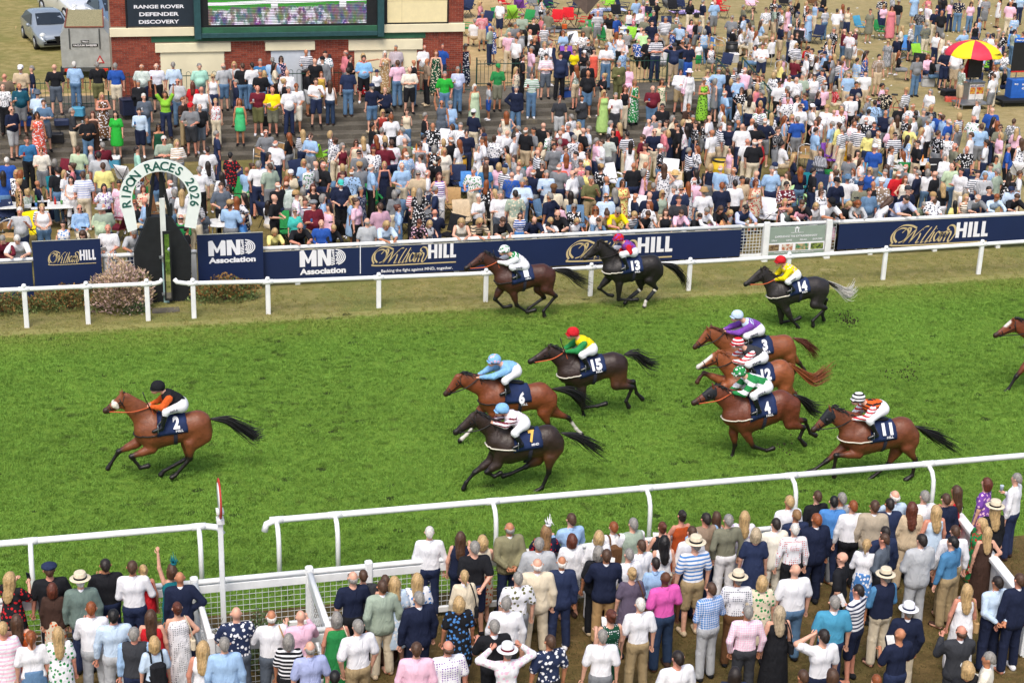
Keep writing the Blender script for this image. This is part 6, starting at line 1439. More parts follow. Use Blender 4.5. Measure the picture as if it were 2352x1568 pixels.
parse('''75,392,kf,st,T:royal=white,h:blue,lbrown
225,430,mf,le,P:darknavy,t:navy,b,g
350,442,wf,le,T:white,t:white,oblonde
450,352,mf,le,T:black,t:black,b,g
610,447,wf,le,V:white,t:white,oblonde
95,82,mf,ca,P:paleblue,j,sgrey,card
385,132,mf,dr,s:cream,t:maroon,sblack,c:brown,dark,cup
320,-5,mf,dr,P:paleblue,t:navy,sgrey,can
440,-65,mf,st,T:coral,t:black,sgrey
725,57,mf,th,T:olive,h:khaki,sgrey
865,207,mf,st,P:paleblue,t:navy,fwhite,g
770,327,wf,st,V:white,t:white,lginger,g
800,442,kf,le,P:slateblue,h:navy,sbrown,g
885,370,wf,le,T:taupe,t:beige,ubrown
975,332,mf,st,T:yellow,t:black,sgrey,g
1020,87,wf,cr,L:paleyellow*red,-,lbrown,g
945,167,wb,st,V:navy,t:olive,lgrey
1120,380,wf,le,V:white=black,t:white,sblonde
1250,377,wf,le,V:black,t:black,sbrown
1265,197,mf,po,P:darknavy,t:navy,b
1385,177,wf,st,V:sage,t:beige,lblonde,g
1415,347,wf,dr,V:black,t:black,lbrown,cup
1555,142,mf,st,P:navy,j,sgrey,g
1535,237,mf,st,T:charcoal,t:black,sbrown
1570,367,wf,le,P:pink,t:navy,sbrown
1725,402,wf,le,T:black,t:black,sdark,g
1790,347,wf,st,S:white,t:white,sgrey
1930,332,wf,st,T:black,t:black,lbrown
1880,452,kf,le,T:pink,h:white,lginger
1965,397,kf,st,T:peach,h:navy,sginger
2010,370,wf,le,V:white,t:white,lblonde,g
2145,322,mf,dr,W:navy:lavender,t:navy,sdark,g,cup
1765,157,mb,st,T:white,h:beige,sgrey,q:tan
1930,112,mb,st,T:darknavy,t:navy,sginger
2050,92,mb,st,T:white,t:black,sdark
2245,77,wf,dr,D:cream*red,-,oauburn,can
2120,50,mf,st,S:beige,t:cream,sdark
1500,12,mb,si,s:white,t:cream,swhite,p:straw:brown''', (2, 1), 'rail', 'mid')
parse('''160,264,wf,st,D:darkbrown.pink,-,oblonde
210,342,mf,le,W:slategreen#grey:white,t:black,b,g
345,307,mf,le,s:pink#red,t:navy,swhite
345,254,mf,st,T:black,t:black,sbrown,g
480,302,wf,le,V:white,t:white,lblonde
575,242,mf,ph,T:white,t:black,sdark,c:black,phone
495,167,wf,st,T:white*black,t:black,obrown,g
635,62,mf,st,T:darknavy,t:black,sdark,c:black
640,397,kf,le,T:white,h:pink,ubrown
760,287,wf,le,V:black,t:black,oblonde
860,277,wf,le,S:lightgrey,t:grey,lginger,g
935,167,mf,st,T:slateblue,h:grey,sdark
855,110,mf,cr,T:olivegrey,t:black,sgrey,c:navy
970,102,mf,st,T:black,t:navy,b
1095,277,wr,le,V:white,t:white,lbrown
1260,232,mf,cl,s:lavender,t:navy,sdark
1450,297,wf,ph,S:greygreen,t:navy,sgrey,phone
1555,262,wf,ph,T:white*black,t:black,ubrown,phone
1720,272,wb,st,T:paleyellow,t:black,lblack
1825,212,wf,dr,V:ivory=brown,t:cream,lblonde,cup
1940,222,mf,le,P:grey,t:navy,fwhite
2125,222,mf,ph,S:paleblue,t:navy,sginger,phone
2300,217,mf,dr,T:black,t:black,sbrown,c:navy,can
2035,147,mf,st,T:darknavy,t:navy,sdark
2255,112,mf,st,P:paleblue,t:navy,sgrey,c:black
175,102,mf,cr,s:maroon*white,t:navy,sdark,g
1290,142,mf,st,T:darknavy,t:black,sdark,c:charcoal
1610,112,wb,st,T:black,t:white,lblonde
1690,-60,mf,st,s:palegreen,j,b
490,107,wf,si,S:white,t:white,oblonde
735,44,mb,si,T:white,h:lightblue,sgrey,q:slateblue''', (3, 1), 'rail', 'mid')
parse('''38,675,mb,st,T:greybrown,t:navy,b
190,652,mf,dr,P:beige,t:navy,sgrey,c:white,g
290,632,ml,po,P:darknavy,j,sgrey
500,635,mb,po,T:black,h:slate,b
680,572,mb,st,s:lightblue,j,swhite
890,572,mb,st,T:black,h:olive,sgrey
1058,585,mb,st,s:royal,h:cream,sgrey
1300,590,mf,st,s:white#green,t:navy,fwhite
1435,587,mf,dr,s:white#lavender,h:black,fwhite,can
1590,587,mb,st,s:paleblue,t:navy,sgrey
1830,587,mf,st,P:mint,t:grey,sgrey
25,787,mf,dr,s:white*grey,t:black,fgrey,can
180,817,mf,dr,P:petrol,h:grey,b,can
345,882,mf,cr,s:paleblue,h:navy,sgrey,q:slate,g
400,957,mf,cr,T:slateblue,h:slate,sbrown
100,977,mfr,dr,T:darknavy,h:lightgrey,b,g
340,1067,wf,dr,L:coral*white,-,odark,g
245,1262,mf,dr,T:steelblue,t:black,sbrown,can
375,1357,mf,dr,T:ivory,h:grey,sginger,g
660,1007,mr,dr,P:charcoal,h:cream,sgrey,can
795,1067,mf,cr,P:black,j,sbrown
850,1022,wf,cr,L:darkbrown,-,lauburn
935,852,wf,cr,L:brown*white,-,lblonde
1060,1032,wf,st,d:brightgreen,-,ldark
1270,737,mf,dr,J:black,t:navy,sgrey,can
1320,867,mf,dr,T:slate,j,swhite,can
1515,862,wf,u2,T:lime,t:navy,obrown
1630,727,mf,st,P:lightgrey,t:slateblue,b,g
1770,752,wb,st,T:red,h:taupe,lauburn
1850,797,mb,st,T:white,h:slate,b
1955,687,wf,st,V:white,h:navy,ublonde,g
2165,752,ml,up,P:darknavy,h:navy,sgrey
1280,1047,mf,dr,S:paleblue,h:darknavy,sdark,can
1455,1142,wf,st,D:darkgreen,-,ldark,g
1680,907,mfr,cr,s:darkbrown,t:khaki,sginger
1750,1000,mf,cl,T:grey,h:charcoal,sgrey,c:red,card
1835,962,mf,st,T:black,h:slate,fwhite
1980,942,wf,up,V:white*red,t:cream,sblonde
2200,932,wf,st,D:seagreen,-,lginger
1505,1257,mf,cr,T:sage,t:grey,swhite,g
1625,1292,wf,cr,S:beige=white,t:grey,lblonde
1255,1347,mr,st,T:mint,t:grey,sdark
1990,1207,mr,st,s:navy,t:navy,sgrey
1905,1347,mb,st,T:white,t:black,sdark
2115,1402,wb,hi,d:black*red,-,sblack
715,1347,mb,st,T:palegreen,j,sbrown
905,1402,mb,st,T:lightgrey,h:grey,sdark
60,1447,mb,st,T:royal,t:black,swhite
940,1312,mb,si,S:maroon,t:grey,sgrey''', (0, 0), 'terrace', 'mid')
parse('''460,452,mf,dr,P:white=navy,t:black,b
635,475,mf,st,s:white*teal,t:grey,sdark
990,512,mf,cr,T:skyblue,h:black,sdark
985,487,wb,pt,L:red*white,-,oblonde
1185,472,wf,dr,L:tan*cream,-,lwhite,cup
1285,412,mf,dr,s:lightgrey#mauve,t:navy,sgrey,card
1300,572,mb,st,s:pink,j,sbrown
1410,657,mf,cr,s:ivory,h:black,b
1735,657,mf,po,T:brightgreen,j,sgrey
1855,642,mf,dr,P:lavender,j,sgrey,cup
15,837,mf,dr,T:maroon,h:olive,b,can
150,812,mf,cl,T:yellow,h:olivegrey,b,card
260,737,wr,dr,T:black,t:cream=brown,ublonde
370,772,mf,cl,T:white,h:ivory,sginger,g
550,727,mf,th,T:white,h:navy,sbrown
680,742,wb,st,V:white,t:darkdenim,lbrown,bag:brown
845,672,mb,st,P:navy,j,sdark
1065,795,mb,hi,T:darknavy,h:denim,sgrey,c:navy
1185,812,mf,si,P:darknavy,h:black,fgrey
2010,820,wf,st,L:palegreen,-,owhite
2140,790,kl,st,T:lightgrey,h:royal,sdark,c:black
2225,587,mf,st,T:green,h:olivegrey,sdark,c:green
1655,465,wf,st,L:darkgreen*cream,-,lginger
1925,402,wf,st,L:darknavy*white,-,ogrey,g
1110,660,kf,cl,T:white,h:black,sdark,c:navy
865,507,mr,dr,P:black,h:grey,sdark,cup''', (1, 0), 'terrace', 'mid')
parse('''315,497,mf,cr,P:white=pink,h:slate,sdark
445,490,mf,up,J:navy,t:black,sdark
185,667,mf,dr,T:white=green,j,sbrown,g,can
440,882,mf,st,P:charcoal,h:lightgrey,sginger,g
645,882,wf,dr,J:charcoal,j,sblack
700,657,mf,st,T:black,h:denim,b
845,867,wf,st,L:limegreen,-,lblonde,g
955,852,mf,dr,T:white,h:charcoal,sgrey,can
1130,747,wf,cl,L:green*white,-,llightbrown,bag:white
755,440,wf,st,D:coral,-,udark
1260,345,mf,cl,T:black,h:black,sdark
1495,397,mf,h2,T:navy,h:beige#brown,sdark,c:charcoal
1722,392,kf,st,T:white,h:green,sbrown
1552,632,mf,cr,S:white,h:khaki,sdark,g
1632,645,wf,st,S:white,t:white,lauburn,p:white:pink,g,bag:pink
1295,802,mf,dr,P:maroon,h:denim,b,can
1767,727,wf,cr,L:lime*black,-,ugrey,g
1800,642,wf,st,L:white*blue,-,oblonde,g''', (2, 0), 'terrace', 'mid')
N_IND = len(PEOPLE)
# further back: smaller in the photo, part of the crowd
parse('''2050,587,mb,st,P:lightgrey,h:denim,fgrey
2150,572,wf,dr,T:lightgrey,t:grey,lblonde
2225,580,mb,st,T:black,j,sbrown
2315,590,mb,st,T:white,j,sdark
830,1337,mr,si,T:lightgrey,t:black,b
500,1462,wb,si,T:black,t:black,ogrey''', (0, 0), 'terrace', 'lo')
parse('''38,545,mf,st,T:steelblue,t:navy,sgrey
150,527,mb,st,s:lightblue,t:navy,sgrey
230,515,wf,st,V:navy*pink,t:black,ldark,g
170,577,wr,dr,T:cream,t:darkbrown,ldark
285,637,mf,st,S:white,t:black,b
540,537,mf,dr,T:black,t:black,b
610,525,mf,st,J:grey,t:navy,sdark,c:black
670,425,ml,st,P:charcoal,h:navy,sdark
822,462,ml,dr,s:salmon,h:grey,fgrey
1450,562,mr,dr,P:black,j,b
1572,552,ml,dr,P:taupe,t:black,b
1545,407,mf,dr,P:white,t:taupe,fwhite
1712,397,mf,st,P:royal,t:navy,sgrey
40,672,mf,dr,T:black,j,sgrey
600,712,kf,cl,D:gold,-,lginger
470,637,mr,dr,T:black,h:lightgrey,sdark
1165,1007,wf,hi,V:brick,t:black,lblonde,g
1240,1052,mb,st,T:white,t:black,sginger
1385,1002,wf,cl,V:cream,j,ubrown
1555,1037,wr,st,V:black,j,sgrey
1705,942,mf,up,V:slate,h:slate,b,g
1785,942,mf,si,s:lightblue,j,sgrey,c:grey''', (1, 0), 'terrace', 'lo')
parse('''40,792,mf,hi,J:darknavy,j,sgrey
845,707,wl,ph,T:black,t:cream,ublonde
1040,792,wf,st,V:black,t:cream,oauburn
985,560,mf,dr,J:olive,t:olive,sgrey
1070,600,wf,si,s:pink,k:pink,sgrey
870,402,mf,cr,T:white,j,sgrey
575,460,kf,cl,T:yellow,h:black,sbrown
668,465,kf,dr,T:black,h:grey,sdark,c:white
1335,312,mf,dr,T:black,h:lightgrey,sginger
1210,272,mf,st,T:palelime,h:slate,sbrown
1630,392,mf,cr,P:darknavy,h:royal,sbrown
1380,727,wf,dr,D:cream*green,-,lbrown
1385,952,mf,cl,T:black,t:black,sdark,g
1625,957,mf,si,T:darkbrown,t:grey,sginger''', (2, 0), 'terrace', 'lo')
# short form: x y colour (capital S after the colour: sitting)
CODE = dict(w='white', n='darknavy', k='black', b='lightblue', B='royal', p='pink', r='red', g='grey', G='sage', y='paleyellow', c='cream', m='maroon', f='white*navy', F='black*white', o='olivegrey', s='white=navy', t='taupe', R='salmon')
def short(block, tile, zone, back=.3):
    for q in block.split(';'):
        q = q.split()
        if len(q) < 3: continue
        x, y, c = float(q[0]), float(q[1]), q[2]; R = random.Random(int(x*31+y*7)); sex = 'w' if c[0] in 'fFcpyR' and R.random() < .75 or R.random() < .33 else 'm'
        sit = c.endswith('S'); col = CODE[c[0]]; dress = sex == 'w' and not sit and R.random() < .3; R2 = random.Random(int(x*17+y*3)); col = col+R2.choice(['*white', '#white', '.white', '*slate', '=white', '*cream']) if not any(k in col for k in '*=#.') and col != 'white' and R2.random() < .3 else (col+R2.choice(['#lightblue', '*grey', '=slate', '*pink', '.navy', '*green']) if col == 'white' and R2.random() < .3 else col)
        top = [R.choice('dDL') if dress else R.choice('TTPs' if sex == 'm' else 'TTVS'), col]
        PEOPLE.append(dict(px=588*tile[0]+x/4., py=392*tile[1]+y/4., sex=sex, face=R.choice(['b', 'bl', 'br']) if R.random() < back else R.choice(['f', 'f', 'fl', 'fr', 'l', 'r']), pose='si' if sit else R.choice(['st', 'st', 'po', 'cl', 'cr', 'dr', 'hi']),
            zone=zone, lod='lo', ex=({'g': []} if R.random() < .3 else {'c': [R.choice(['navy', 'white', 'tan'])]} if R.random() < .08 else {}), top=top, bot=None if dress else R.choice([['t', 'navy'], ['t', 'black'], ['j', 'denim'], ['h', 'grey'], ['h', 'navy'], ['t', 'cream'], ['h', 'beige']]), hair=R.choice(['sgrey', 'fwhite', 'b', 'sbrown', 'sdark', 'sgrey']) if sex == 'm' else R.choice(['lblonde', 'oblonde', 'lbrown', 'ogrey', 'ubrown', 'ldark', 'lginger'])))
short('90 1190 g;180 1290 w;300 1225 k;430 1190 s;500 1225 b;685 1205 f;725 1265 f;795 1315 m;920 1280 c;985 1255 w;1070 1125 k;1155 1170 w;1100 1245 m;1180 1245 p;1080 1350 f;1185 1310 m;945 1385 g;1245 1290 w;1340 1170 w;1365 1270 o;1380 1395 b;1545 1240 w;1510 1310 g;1625 1130 F;1720 1280 w;1640 1340 F;1790 1260 k;1865 1285 w;1730 1360 c;1880 1130 w;1800 1145 f;1935 1190 n;2080 1170 f;2000 1010 n;2095 1230 w;2080 1260 w;2190 1245 f;2240 1180 w;2300 1025 c;2310 1200 w;2040 1330 w;2120 1450 c;2310 1425 b;1510 1430 w;1680 1445 k;120 1405 G;20 1480 w;610 1480 pS;300 840 w;75 650 b', (1, 0), 'mid', .55)
short('545 1055 w;290 1130 k;55 1155 w;130 1170 k;200 1175 g;340 1195 w;470 1150 w;520 1140 n;610 1120 c;655 1175 k;445 1200 m;570 1240 f;705 1160 w;910 1110 w;985 1135 r;930 1190 k;1060 1215 s;1260 1095 p;1305 1060 g;1360 1110 c;1420 1105 o;1480 1060 c;1580 1100 s;1510 1110 k;1635 1040 c;1665 1065 k;1690 1120 F;1780 1105 F;1815 1060 w;1930 965 w;1945 1065 w;1915 1130 s;2000 1135 n;2080 1105 k;2120 1140 w;2210 1090 w;2240 1135 k;2085 955 f;2190 905 c;2330 1090 n;2280 980 w;1400 1170 R;1430 1195 n;1310 1190 n;1530 1145 k;1600 1165 w;1840 1195 w;385 1280 k;440 1280 m;390 1320 g;20 1240 w;235 1375 w;265 1310 c;495 1345 b;500 1420 p;585 1400 g;695 1395 y;780 1275 p;825 1280 w;885 1230 G;1095 1290 w;1200 1235 m;1225 1325 c;1365 1330 F;1700 1345 f;1630 1365 s;2010 1350 p;2165 1275 w;2230 1280 k;2280 1280 r;435 1510 g;20 1430 g;280 1485 k;2110 820 F;1960 830 b;1870 760 g;2045 650 k;2095 590 w;2140 635 w;2190 680 g;2300 690 G;2250 770 R;2300 850 n;1900 665 b;1980 635 k', (2, 0), 'mid', .35)
short('200 170 k;460 280 wS;790 100 w;905 120 k;690 195 oS;1180 80 w;1300 100 n;1205 0 p;1330 0 k;1145 -20 b;1290 190 n;1355 195 wS;1400 225 sS;1545 215 b;1690 180 k;1770 270 b;1605 295 gS;1865 0 b;2025 145 g;2135 140 b;2180 210 w;2215 70 o;2290 190 bS;2250 285 w;2215 240 w;1570 365 k;1065 270 kS;1190 255 wS;40 340 w;300 385 w;355 380 w;180 430 p;100 510 k;40 660 c;590 600 G;700 565 k;1020 445 b;850 180 wS;1245 10 nS;1640 0 k', (2, 0), 'upper', .3)
short('130 90 f;190 60 p;65 60 G;110 55 F;210 0 n;275 -20 k;355 10 fS;280 110 F;385 85 b;205 225 g;320 210 pS;270 300 kS;45 335 wS;740 70 c;945 85 o;610 250 F;705 265 m;810 260 mS;1405 85 k;1480 35 w;1575 0 n;1690 0 p;1765 -20 n;1875 0 k;1205 0 k;1360 -60 b;2010 -30 n;2135 -30 w;1915 200 k;1460 210 o;1235 235 c;1320 220 w;1190 330 n;1110 365 g;1210 475 kS;1555 295 w;1610 305 c;1660 370 w;1640 450 n;1520 525 kS;2025 300 g;2070 310 w;2165 290 k;2125 260 t;2180 475 fS;900 480 B;1025 500 t;250 525 mS;375 415 rS;405 450 wS;550 405 pS;525 475 bS;455 520 wS;645 545 sS;140 510 pS;120 560 yS;745 660 b;815 755 n;770 865 w;1095 805 k;985 920 b;1790 605 G;2110 595 w;2180 620 kS;2075 680 w;1495 820 w;1930 910 w;2065 990 B;1960 -60 w;2250 -20 k;2330 -60 b;1480 -40 R;1620 -50 k', (3, 0), 'upper', .3)
short('55 665 f;200 690 w;320 680 G;430 690 w;520 735 wS;510 785 pS;470 845 n;620 785 rS;735 870 w;185 900 f;310 955 w;410 960 w;545 965 w;610 1005 w;680 995 w;35 1035 f;160 1070 b;225 1050 F;275 1070 B;470 1075 w;445 1100 w;95 1165 k;590 1120 b;650 1130 y;690 1170 w;785 1100 w;810 1065 w;905 1080 k;840 1155 s;980 1120 n;800 1120 w;1085 1010 n;1140 1080 w;1220 950 k;1190 1065 c;1280 1060 F;1335 955 w;1360 1020 o;1435 1005 g;1505 965 k;1500 1050 b;1585 1030 B;1615 1055 b;1665 1090 B;1760 1040 s;1350 1060 w;1475 1095 w;1140 1160 p;930 1200 y;1015 1205 c;1170 1220 s;1305 1150 y;1290 1245 b;1140 1345 w;825 1380 c;985 1330 B;1545 1335 fS;1650 1230 w;1735 1150 g;1720 1310 o;1830 1350 k;1870 1215 w;1960 1145 b;1900 1065 w;2080 1075 k;2110 1110 k;2140 1145 o;2140 1215 p;2265 1090 g;2215 1330 B;2330 1270 f;2100 1435 G;135 1300 wS;490 1370 n;240 1420 nS;445 1175 b;65 1495 w;620 1505 w;1090 1510 w;1270 1510 g;1470 1495 k;1360 1530 w;860 1450 w;750 1420 g;1240 1390 wS;1380 1290 k;1420 1180 w;2010 1290 w;2290 1180 p;1630 1420 w;1570 1200 k', (3, 0), 'mid', .45)
short('25 10 B;525 -30 k;190 0 k;1440 -40 n;590 0 w;1560 80 wS', (0, 1), 'mid', .6)
short('125 -60 G;320 0 cS;620 -80 k;790 -60 m;950 -80 g;1060 -60 b;1180 -80 n;1340 -70 b;1580 -10 w;2000 -30 w;2290 -60 s;480 -60 w;880 -10 b', (1, 1), 'mid', .6)
short('870 55 b;540 190 cS;1040 0 bS;1180 25 kS;1300 110 nS;1490 145 wS;1620 105 f;1680 60 p;2170 75 pS;2040 -30 n;590 -30 g;700 -30 y;1690 -10 f;2250 0 b;200 -10 n;60 -40 w;820 -60 F;1120 -70 k;1400 -60 f;1830 -60 n;1920 -50 b', (2, 1), 'mid', .5)
short('40 -40 b;180 10 c;130 55 wS;620 0 b;790 -20 fS;860 60 wS;1080 -10 b;1050 65 t;1200 0 r;1380 0 n;1470 -10 w;1540 0 k;1930 0 w;2000 20 g;2110 -20 G;2220 20 F;2320 0 w;1780 -20 w;1520 205 f;1815 170 wS;2050 -60 b;1265 52 c;300 -30 n;420 -20 k;940 -30 B', (3, 1), 'mid', .5)
_R = random.Random(21)
def fill(n, x0, x1, y0, y1, sit):
    for _ in range(n): short('%f %f %s%s' % (_R.uniform(x0, x1)*4, _R.uniform(y0, y1)*4, _R.choice('wwwnkkbBpgGfFosR'), 'S' if _R.random() < sit else ''), (0, 0), 'upper', .35)
fill(62, 1085, 1760, -8, 105, .5); fill(20, 1750, 2352, -14, 40, .15); fill(22, 1780, 1990, 45, 175, .55); fill(14, 2100, 2352, 55, 150, .3); fill(22, 1640, 2100, 165, 260, .2); fill(40, 20, 900, 365, 470, .45); fill(26, 900, 1500, 330, 470, .3)
for i, p in enumerate(PEOPLE): place(p, i)
# the people who show largest are single objects, everyone else belongs to the mass
KEEP = set(i for q in '''0-22 25-44 46-70 72-83 85 87-127 132-134 136 139-142 148 151 153 157-158 161-162 164-165 167-169 171 176 178-182 192 194 196 198 203-204 220-224 232 234 238 242 252 255 259 261-270 272-278 280-281 283-285 287 290 293-298 302-304 309 311 313-318 320-324 326 328-329 333-336 338-341 344 346-349 351 353 367 374 377 379 382 384 393-394 397 399 421 424 426 429 439 441 446 477 482 486 489 492 511 513 562 590 606 614 659 665 696 701 703 733 738 740 743-745 747 768-769 772 789 794-795 818 847 876 904 953 964 976 990 996'''.split() for i in range(int(q.split('-')[0]), int(q.split('-')[-1])+1))
IND = [p for i, p in enumerate(PEOPLE) if i in KEEP]; REST = [p for i, p in enumerate(PEOPLE) if i not in KEEP]
for p in IND: p['lod'] = 'mid' if p['lod'] == 'lo' else p['lod']
for p in REST: p['lod'] = 'lo'; p['var'] = 0
for p in IND: person(p)
# labels that single each person out
ZW = dict(near='on the near lawn', rail='at the far fence', terrace='on the terrace', mid='in the far crowd', upper='on the parched bank')
def nm_b(p): return (' and '+cw(p['bot'][1])+' '+BOTW[p['bot'][0]]) if p['bot'] and not (p['bot'][0] == 'j') else (' and blue jeans' if p['bot'] else '')
def nm_hat(p):
    for k in 'ckqpF':
        if k in p['ex']: return cw(p['ex'][k][0])+' '+HATW[k]
    return None
def desc(p):
    s = cw(p['top'][1])+' '+TOPW[p['top'][0]]; b = nm_b(p)
    if p['pose'] == 'le' and p['zone'] == 'rail': b = ''
    h = nm_hat(p)
    if h: return 'person in '+h+', '+s+b
    return 'person in '+s+b
def sdesc(p): return cwc(p['top'][1])+' '+TOPW[p['top'][0]]
for p in IND:
    p['ips'] = proj((p['loc'][0], p['loc'][1], p['loc'][2]+p['h']*.9)); p['zw'] = 'leaning on the far rail' if p['zone'] == 'rail' and p['pose'] == 'le' else ('leaning on the near fence' if p['pose'] == 'ln' else ZW[p['zone']])
def words(s): return len(s.replace(',', '').split())
from collections import Counter
base = {id(p): desc(p)+', '+p['zw'] for p in IND}; cnt = Counter(base.values()); used = Counter(); look = Counter(sdesc(p) for p in IND)
for p in IND:
    b = base[id(p)]; cand = []
    if cnt[b] == 1 and words(b) <= 16: cand.append(b)
    core = desc(p) if words(desc(p)) <= 9 else 'person in '+cw(p['top'][1])+' '+TOPW[p['top'][0]]
    short_c = 'person in '+cw(p['top'][1])+' '+TOPW[p['top'][0]]
    nb_ = sorted([q for q in IND if q is not p and q['zone'] == p['zone']], key=lambda q: hypot(q['ips'][0]-p['ips'][0], 1.6*(q['ips'][1]-p['ips'][1]))+40*(look[sdesc(q)]-1))[:6]
    pw = POSEW[p['pose']] if p['pose'] not in ('st', 'le', 'ln') else None
    for q in nb_:
        dx, dy = p['ips'][0]-q['ips'][0], p['ips'][1]-q['ips'][1]
        rel = ('just right of' if dx > 0 else 'just left of') if abs(dx) > abs(dy) else ('just in front of' if dy > 0 else 'just behind')
        for c in (core+((', '+pw) if pw else ''), core, short_c+((', '+pw) if pw else ''), short_c):
            l = c+' '+rel+' the '+sdesc(q)
            if words(l) <= 16: cand.append(l)
    for l in cand:
        if used[l] == 0: break
    used[l] += 1; p['label'] = l; tag(p['obj'], l, 'person', dict(near='racegoers on the near lawn', rail='racegoers at the far fence', terrace='racegoers on the terrace', mid='racegoers in the far crowd', upper='racegoers on the parched bank')[p['zone']])
# things held by people
def held(name, b, mat, p, lab, cat, grp, smooth=True):
    o = b.build(name, mat, None, smooth); tag(o, (lab+' held by the '+p['label'])[:400] if words(lab+' held by the '+p['label']) <= 16 else lab+' held by the person in '+cwc(p['top'][1])+' '+TOPW[p['top'][0]]+' '+(ZW[p['zone']] if words(lab+cw(p['top'][1])+TOPW[p['top'][0]]) < 7 else ''), cat, grp); return o
CANM = plain('drinks can', 'b9bcc2', .3, .6); PAPER = plain('printed racecard', 'e4e2dc', .6, var=.15, scale=30.)
for p in IND:
    ex = p['ex']
    if 'can' in ex: h = hand_world(p); held('drinks_can', MB().lathe([(.026, -.06), (.032, -.052), (.032, .05), (.026, .06)], 10, tuple(h+[0, 0, .04])), plain('can '+str(int(p['px'])%3), ['b9bcc2', '9c2e2e', '3a6ea5'][int(p['px'])%3], .3, .4), p, 'drinks can', 'drinks can', 'drinks cans in hands')
    for k, c1 in (('cup', 'e8e6df'), ('beer', 'b3702a'), ('stout', '1e1512'), ('bottle', 'c8d6de')):
        if k in ex: h = hand_world(p); held({'cup': 'paper_cup', 'beer': 'beer_glass', 'stout': 'beer_glass', 'bottle': 'water_bottle'}[k], MB().lathe([(.028, -.05), (.038, .06), (.038, .065), (.01, .066)], 12, tuple(h+[0, 0, .05])), plain('drink '+k, c1, .2), p, {'cup': 'pale cup', 'beer': 'glass of beer', 'stout': 'glass of dark stout', 'bottle': 'clear water bottle'}[k], 'drink', 'drinks in hands')
    if 'phone' in ex: h = hand_world(p)+[0, 0, .06]; c, s = cos(p['rz']), sin(p['rz']); bb = MB().bbox(-.037, .037, -.005, .005, -.075, .075, .004); o = held('phone', bb, GLASS_DARK, p, 'phone', 'phone', 'phones in hands', False); o.location = h; o.rotation_euler = (.2, 0, p['rz'])
    if 'card' in ex: h = hand_world(p)+[0, 0, .05]; bb = MB().box(-.075, .075, -.004, .004, -.1, .11); o = held('racecard', bb, PAPER, p, 'racecard', 'racecard', 'racecards in hands', False); o.location = h; o.rotation_euler = (-.7, .2, p['rz'])
    for k in ('bag', 'rucksack'):
        if k in ex:
            nm = 'handbag' if k == 'bag' else 'rucksack'; e = empty(nm, p['loc'], p['rz']); e.scale = p['obj'].scale
            if k == 'bag':
                MB().bbox(.2, .29, -.14, .12, .86, 1.06, .03).build('bag_body', cloth(ex[k][0]), e); MB().tube(smoothpath([(.24, -.1, 1.05), (.19, -.13, 1.3), (.12, -.05, 1.49), (.17, .1, 1.35), (.24, .09, 1.05)], 5), .012, 5).build('strap', cloth(ex[k][0]), e, True)
            else:
                MB().bbox(-.14, .14, -.3, -.14, 1.02, 1.38, .05).build('bag_body', cloth(ex[k][0]), e)
                for s in (-1, 1): MB().tube(smoothpath([(s*.1, -.17, 1.36), (s*.1, -.09, 1.49), (s*.11, .1, 1.42), (s*.13, .13, 1.2), (s*.12, -.12, 1.05)], 5), .018, 5).build('strap', cloth(ex[k][0]), e, True)
            l = cw(ex[k][0])+' '+nm.replace('_', ' ')+' on the '+p['label']; tag(e, l if words(l) <= 16 else cw(ex[k][0])+' '+nm+' on the person in '+cw(p['top'][1])+' '+TOPW[p['top'][0]], 'bag', 'bags on shoulders')
# the rest of the crowd as one mass
VV, QQ, MI, slots, sl = [], [], [], [], {}; nv = 0
for p in REST:
    out, a = pieces(p); o_ = skel(a[0], a[1], a[2])['o']; c, s = cos(p['rz']), sin(p['rz']); sx, sz = p['scale']*p['wid'], p['scale']
    lst = [(geo(g, *a), m, g) for nm, g, m in out]
    for k in 'ckqp':
        if k in p['ex']:
            V, F = hats(k, o_, 0); F4 = np.array([f if len(f) == 4 else (f[0], f[1], f[2], f[2]) for f in F if len(f) in (3, 4)]); lst.append(((V, F4), cloth(p['ex'][k][0]), 'hat'))
    if 'g' in p['ex'] and 'f' in p['face']:
        bb = MB().box(-.07, .07, .07, .098, 1.628+o_, 1.662+o_); lst.append(((np.array(bb.v), np.array(bb.f)), plain('sunglasses', '111214', .15), 'g'))
    for (V, Q), m, nm_ in lst:
        V = np.asarray(V)
        if nm_ == 'body':      # skin hidden under clothes is left out of the mass
            cz = V[Q].mean(1); kp = (cz[:, 2] > 1.4+o_) | (np.abs(cz[:, 0]) > .2) | (cz[:, 2] < (.6 if not p['bot'] or p['bot'][0] in 'hk' else .12)); Q = Q[kp]; u_, inv = np.unique(Q, return_inverse=True); V = V[u_]; Q = inv.reshape(Q.shape)
        X, Y, Z = V[:, 0]*sx, V[:, 1]*sx, V[:, 2]*sz
        VV.append(np.stack([X*c-Y*s+p['loc'][0], X*s+Y*c+p['loc'][1], Z+p['loc'][2]], 1)); QQ.append(Q+nv); nv += len(V)
        if m.name not in sl: sl[m.name] = len(slots); slots.append(m)
        MI.append(np.full(len(Q), sl[m.name]))
crowd = link('crowd', np_mesh('crowd', np.concatenate(VV), np.concatenate(QQ), True, slots, np.concatenate(MI)))
tag(crowd, kind='stuff')
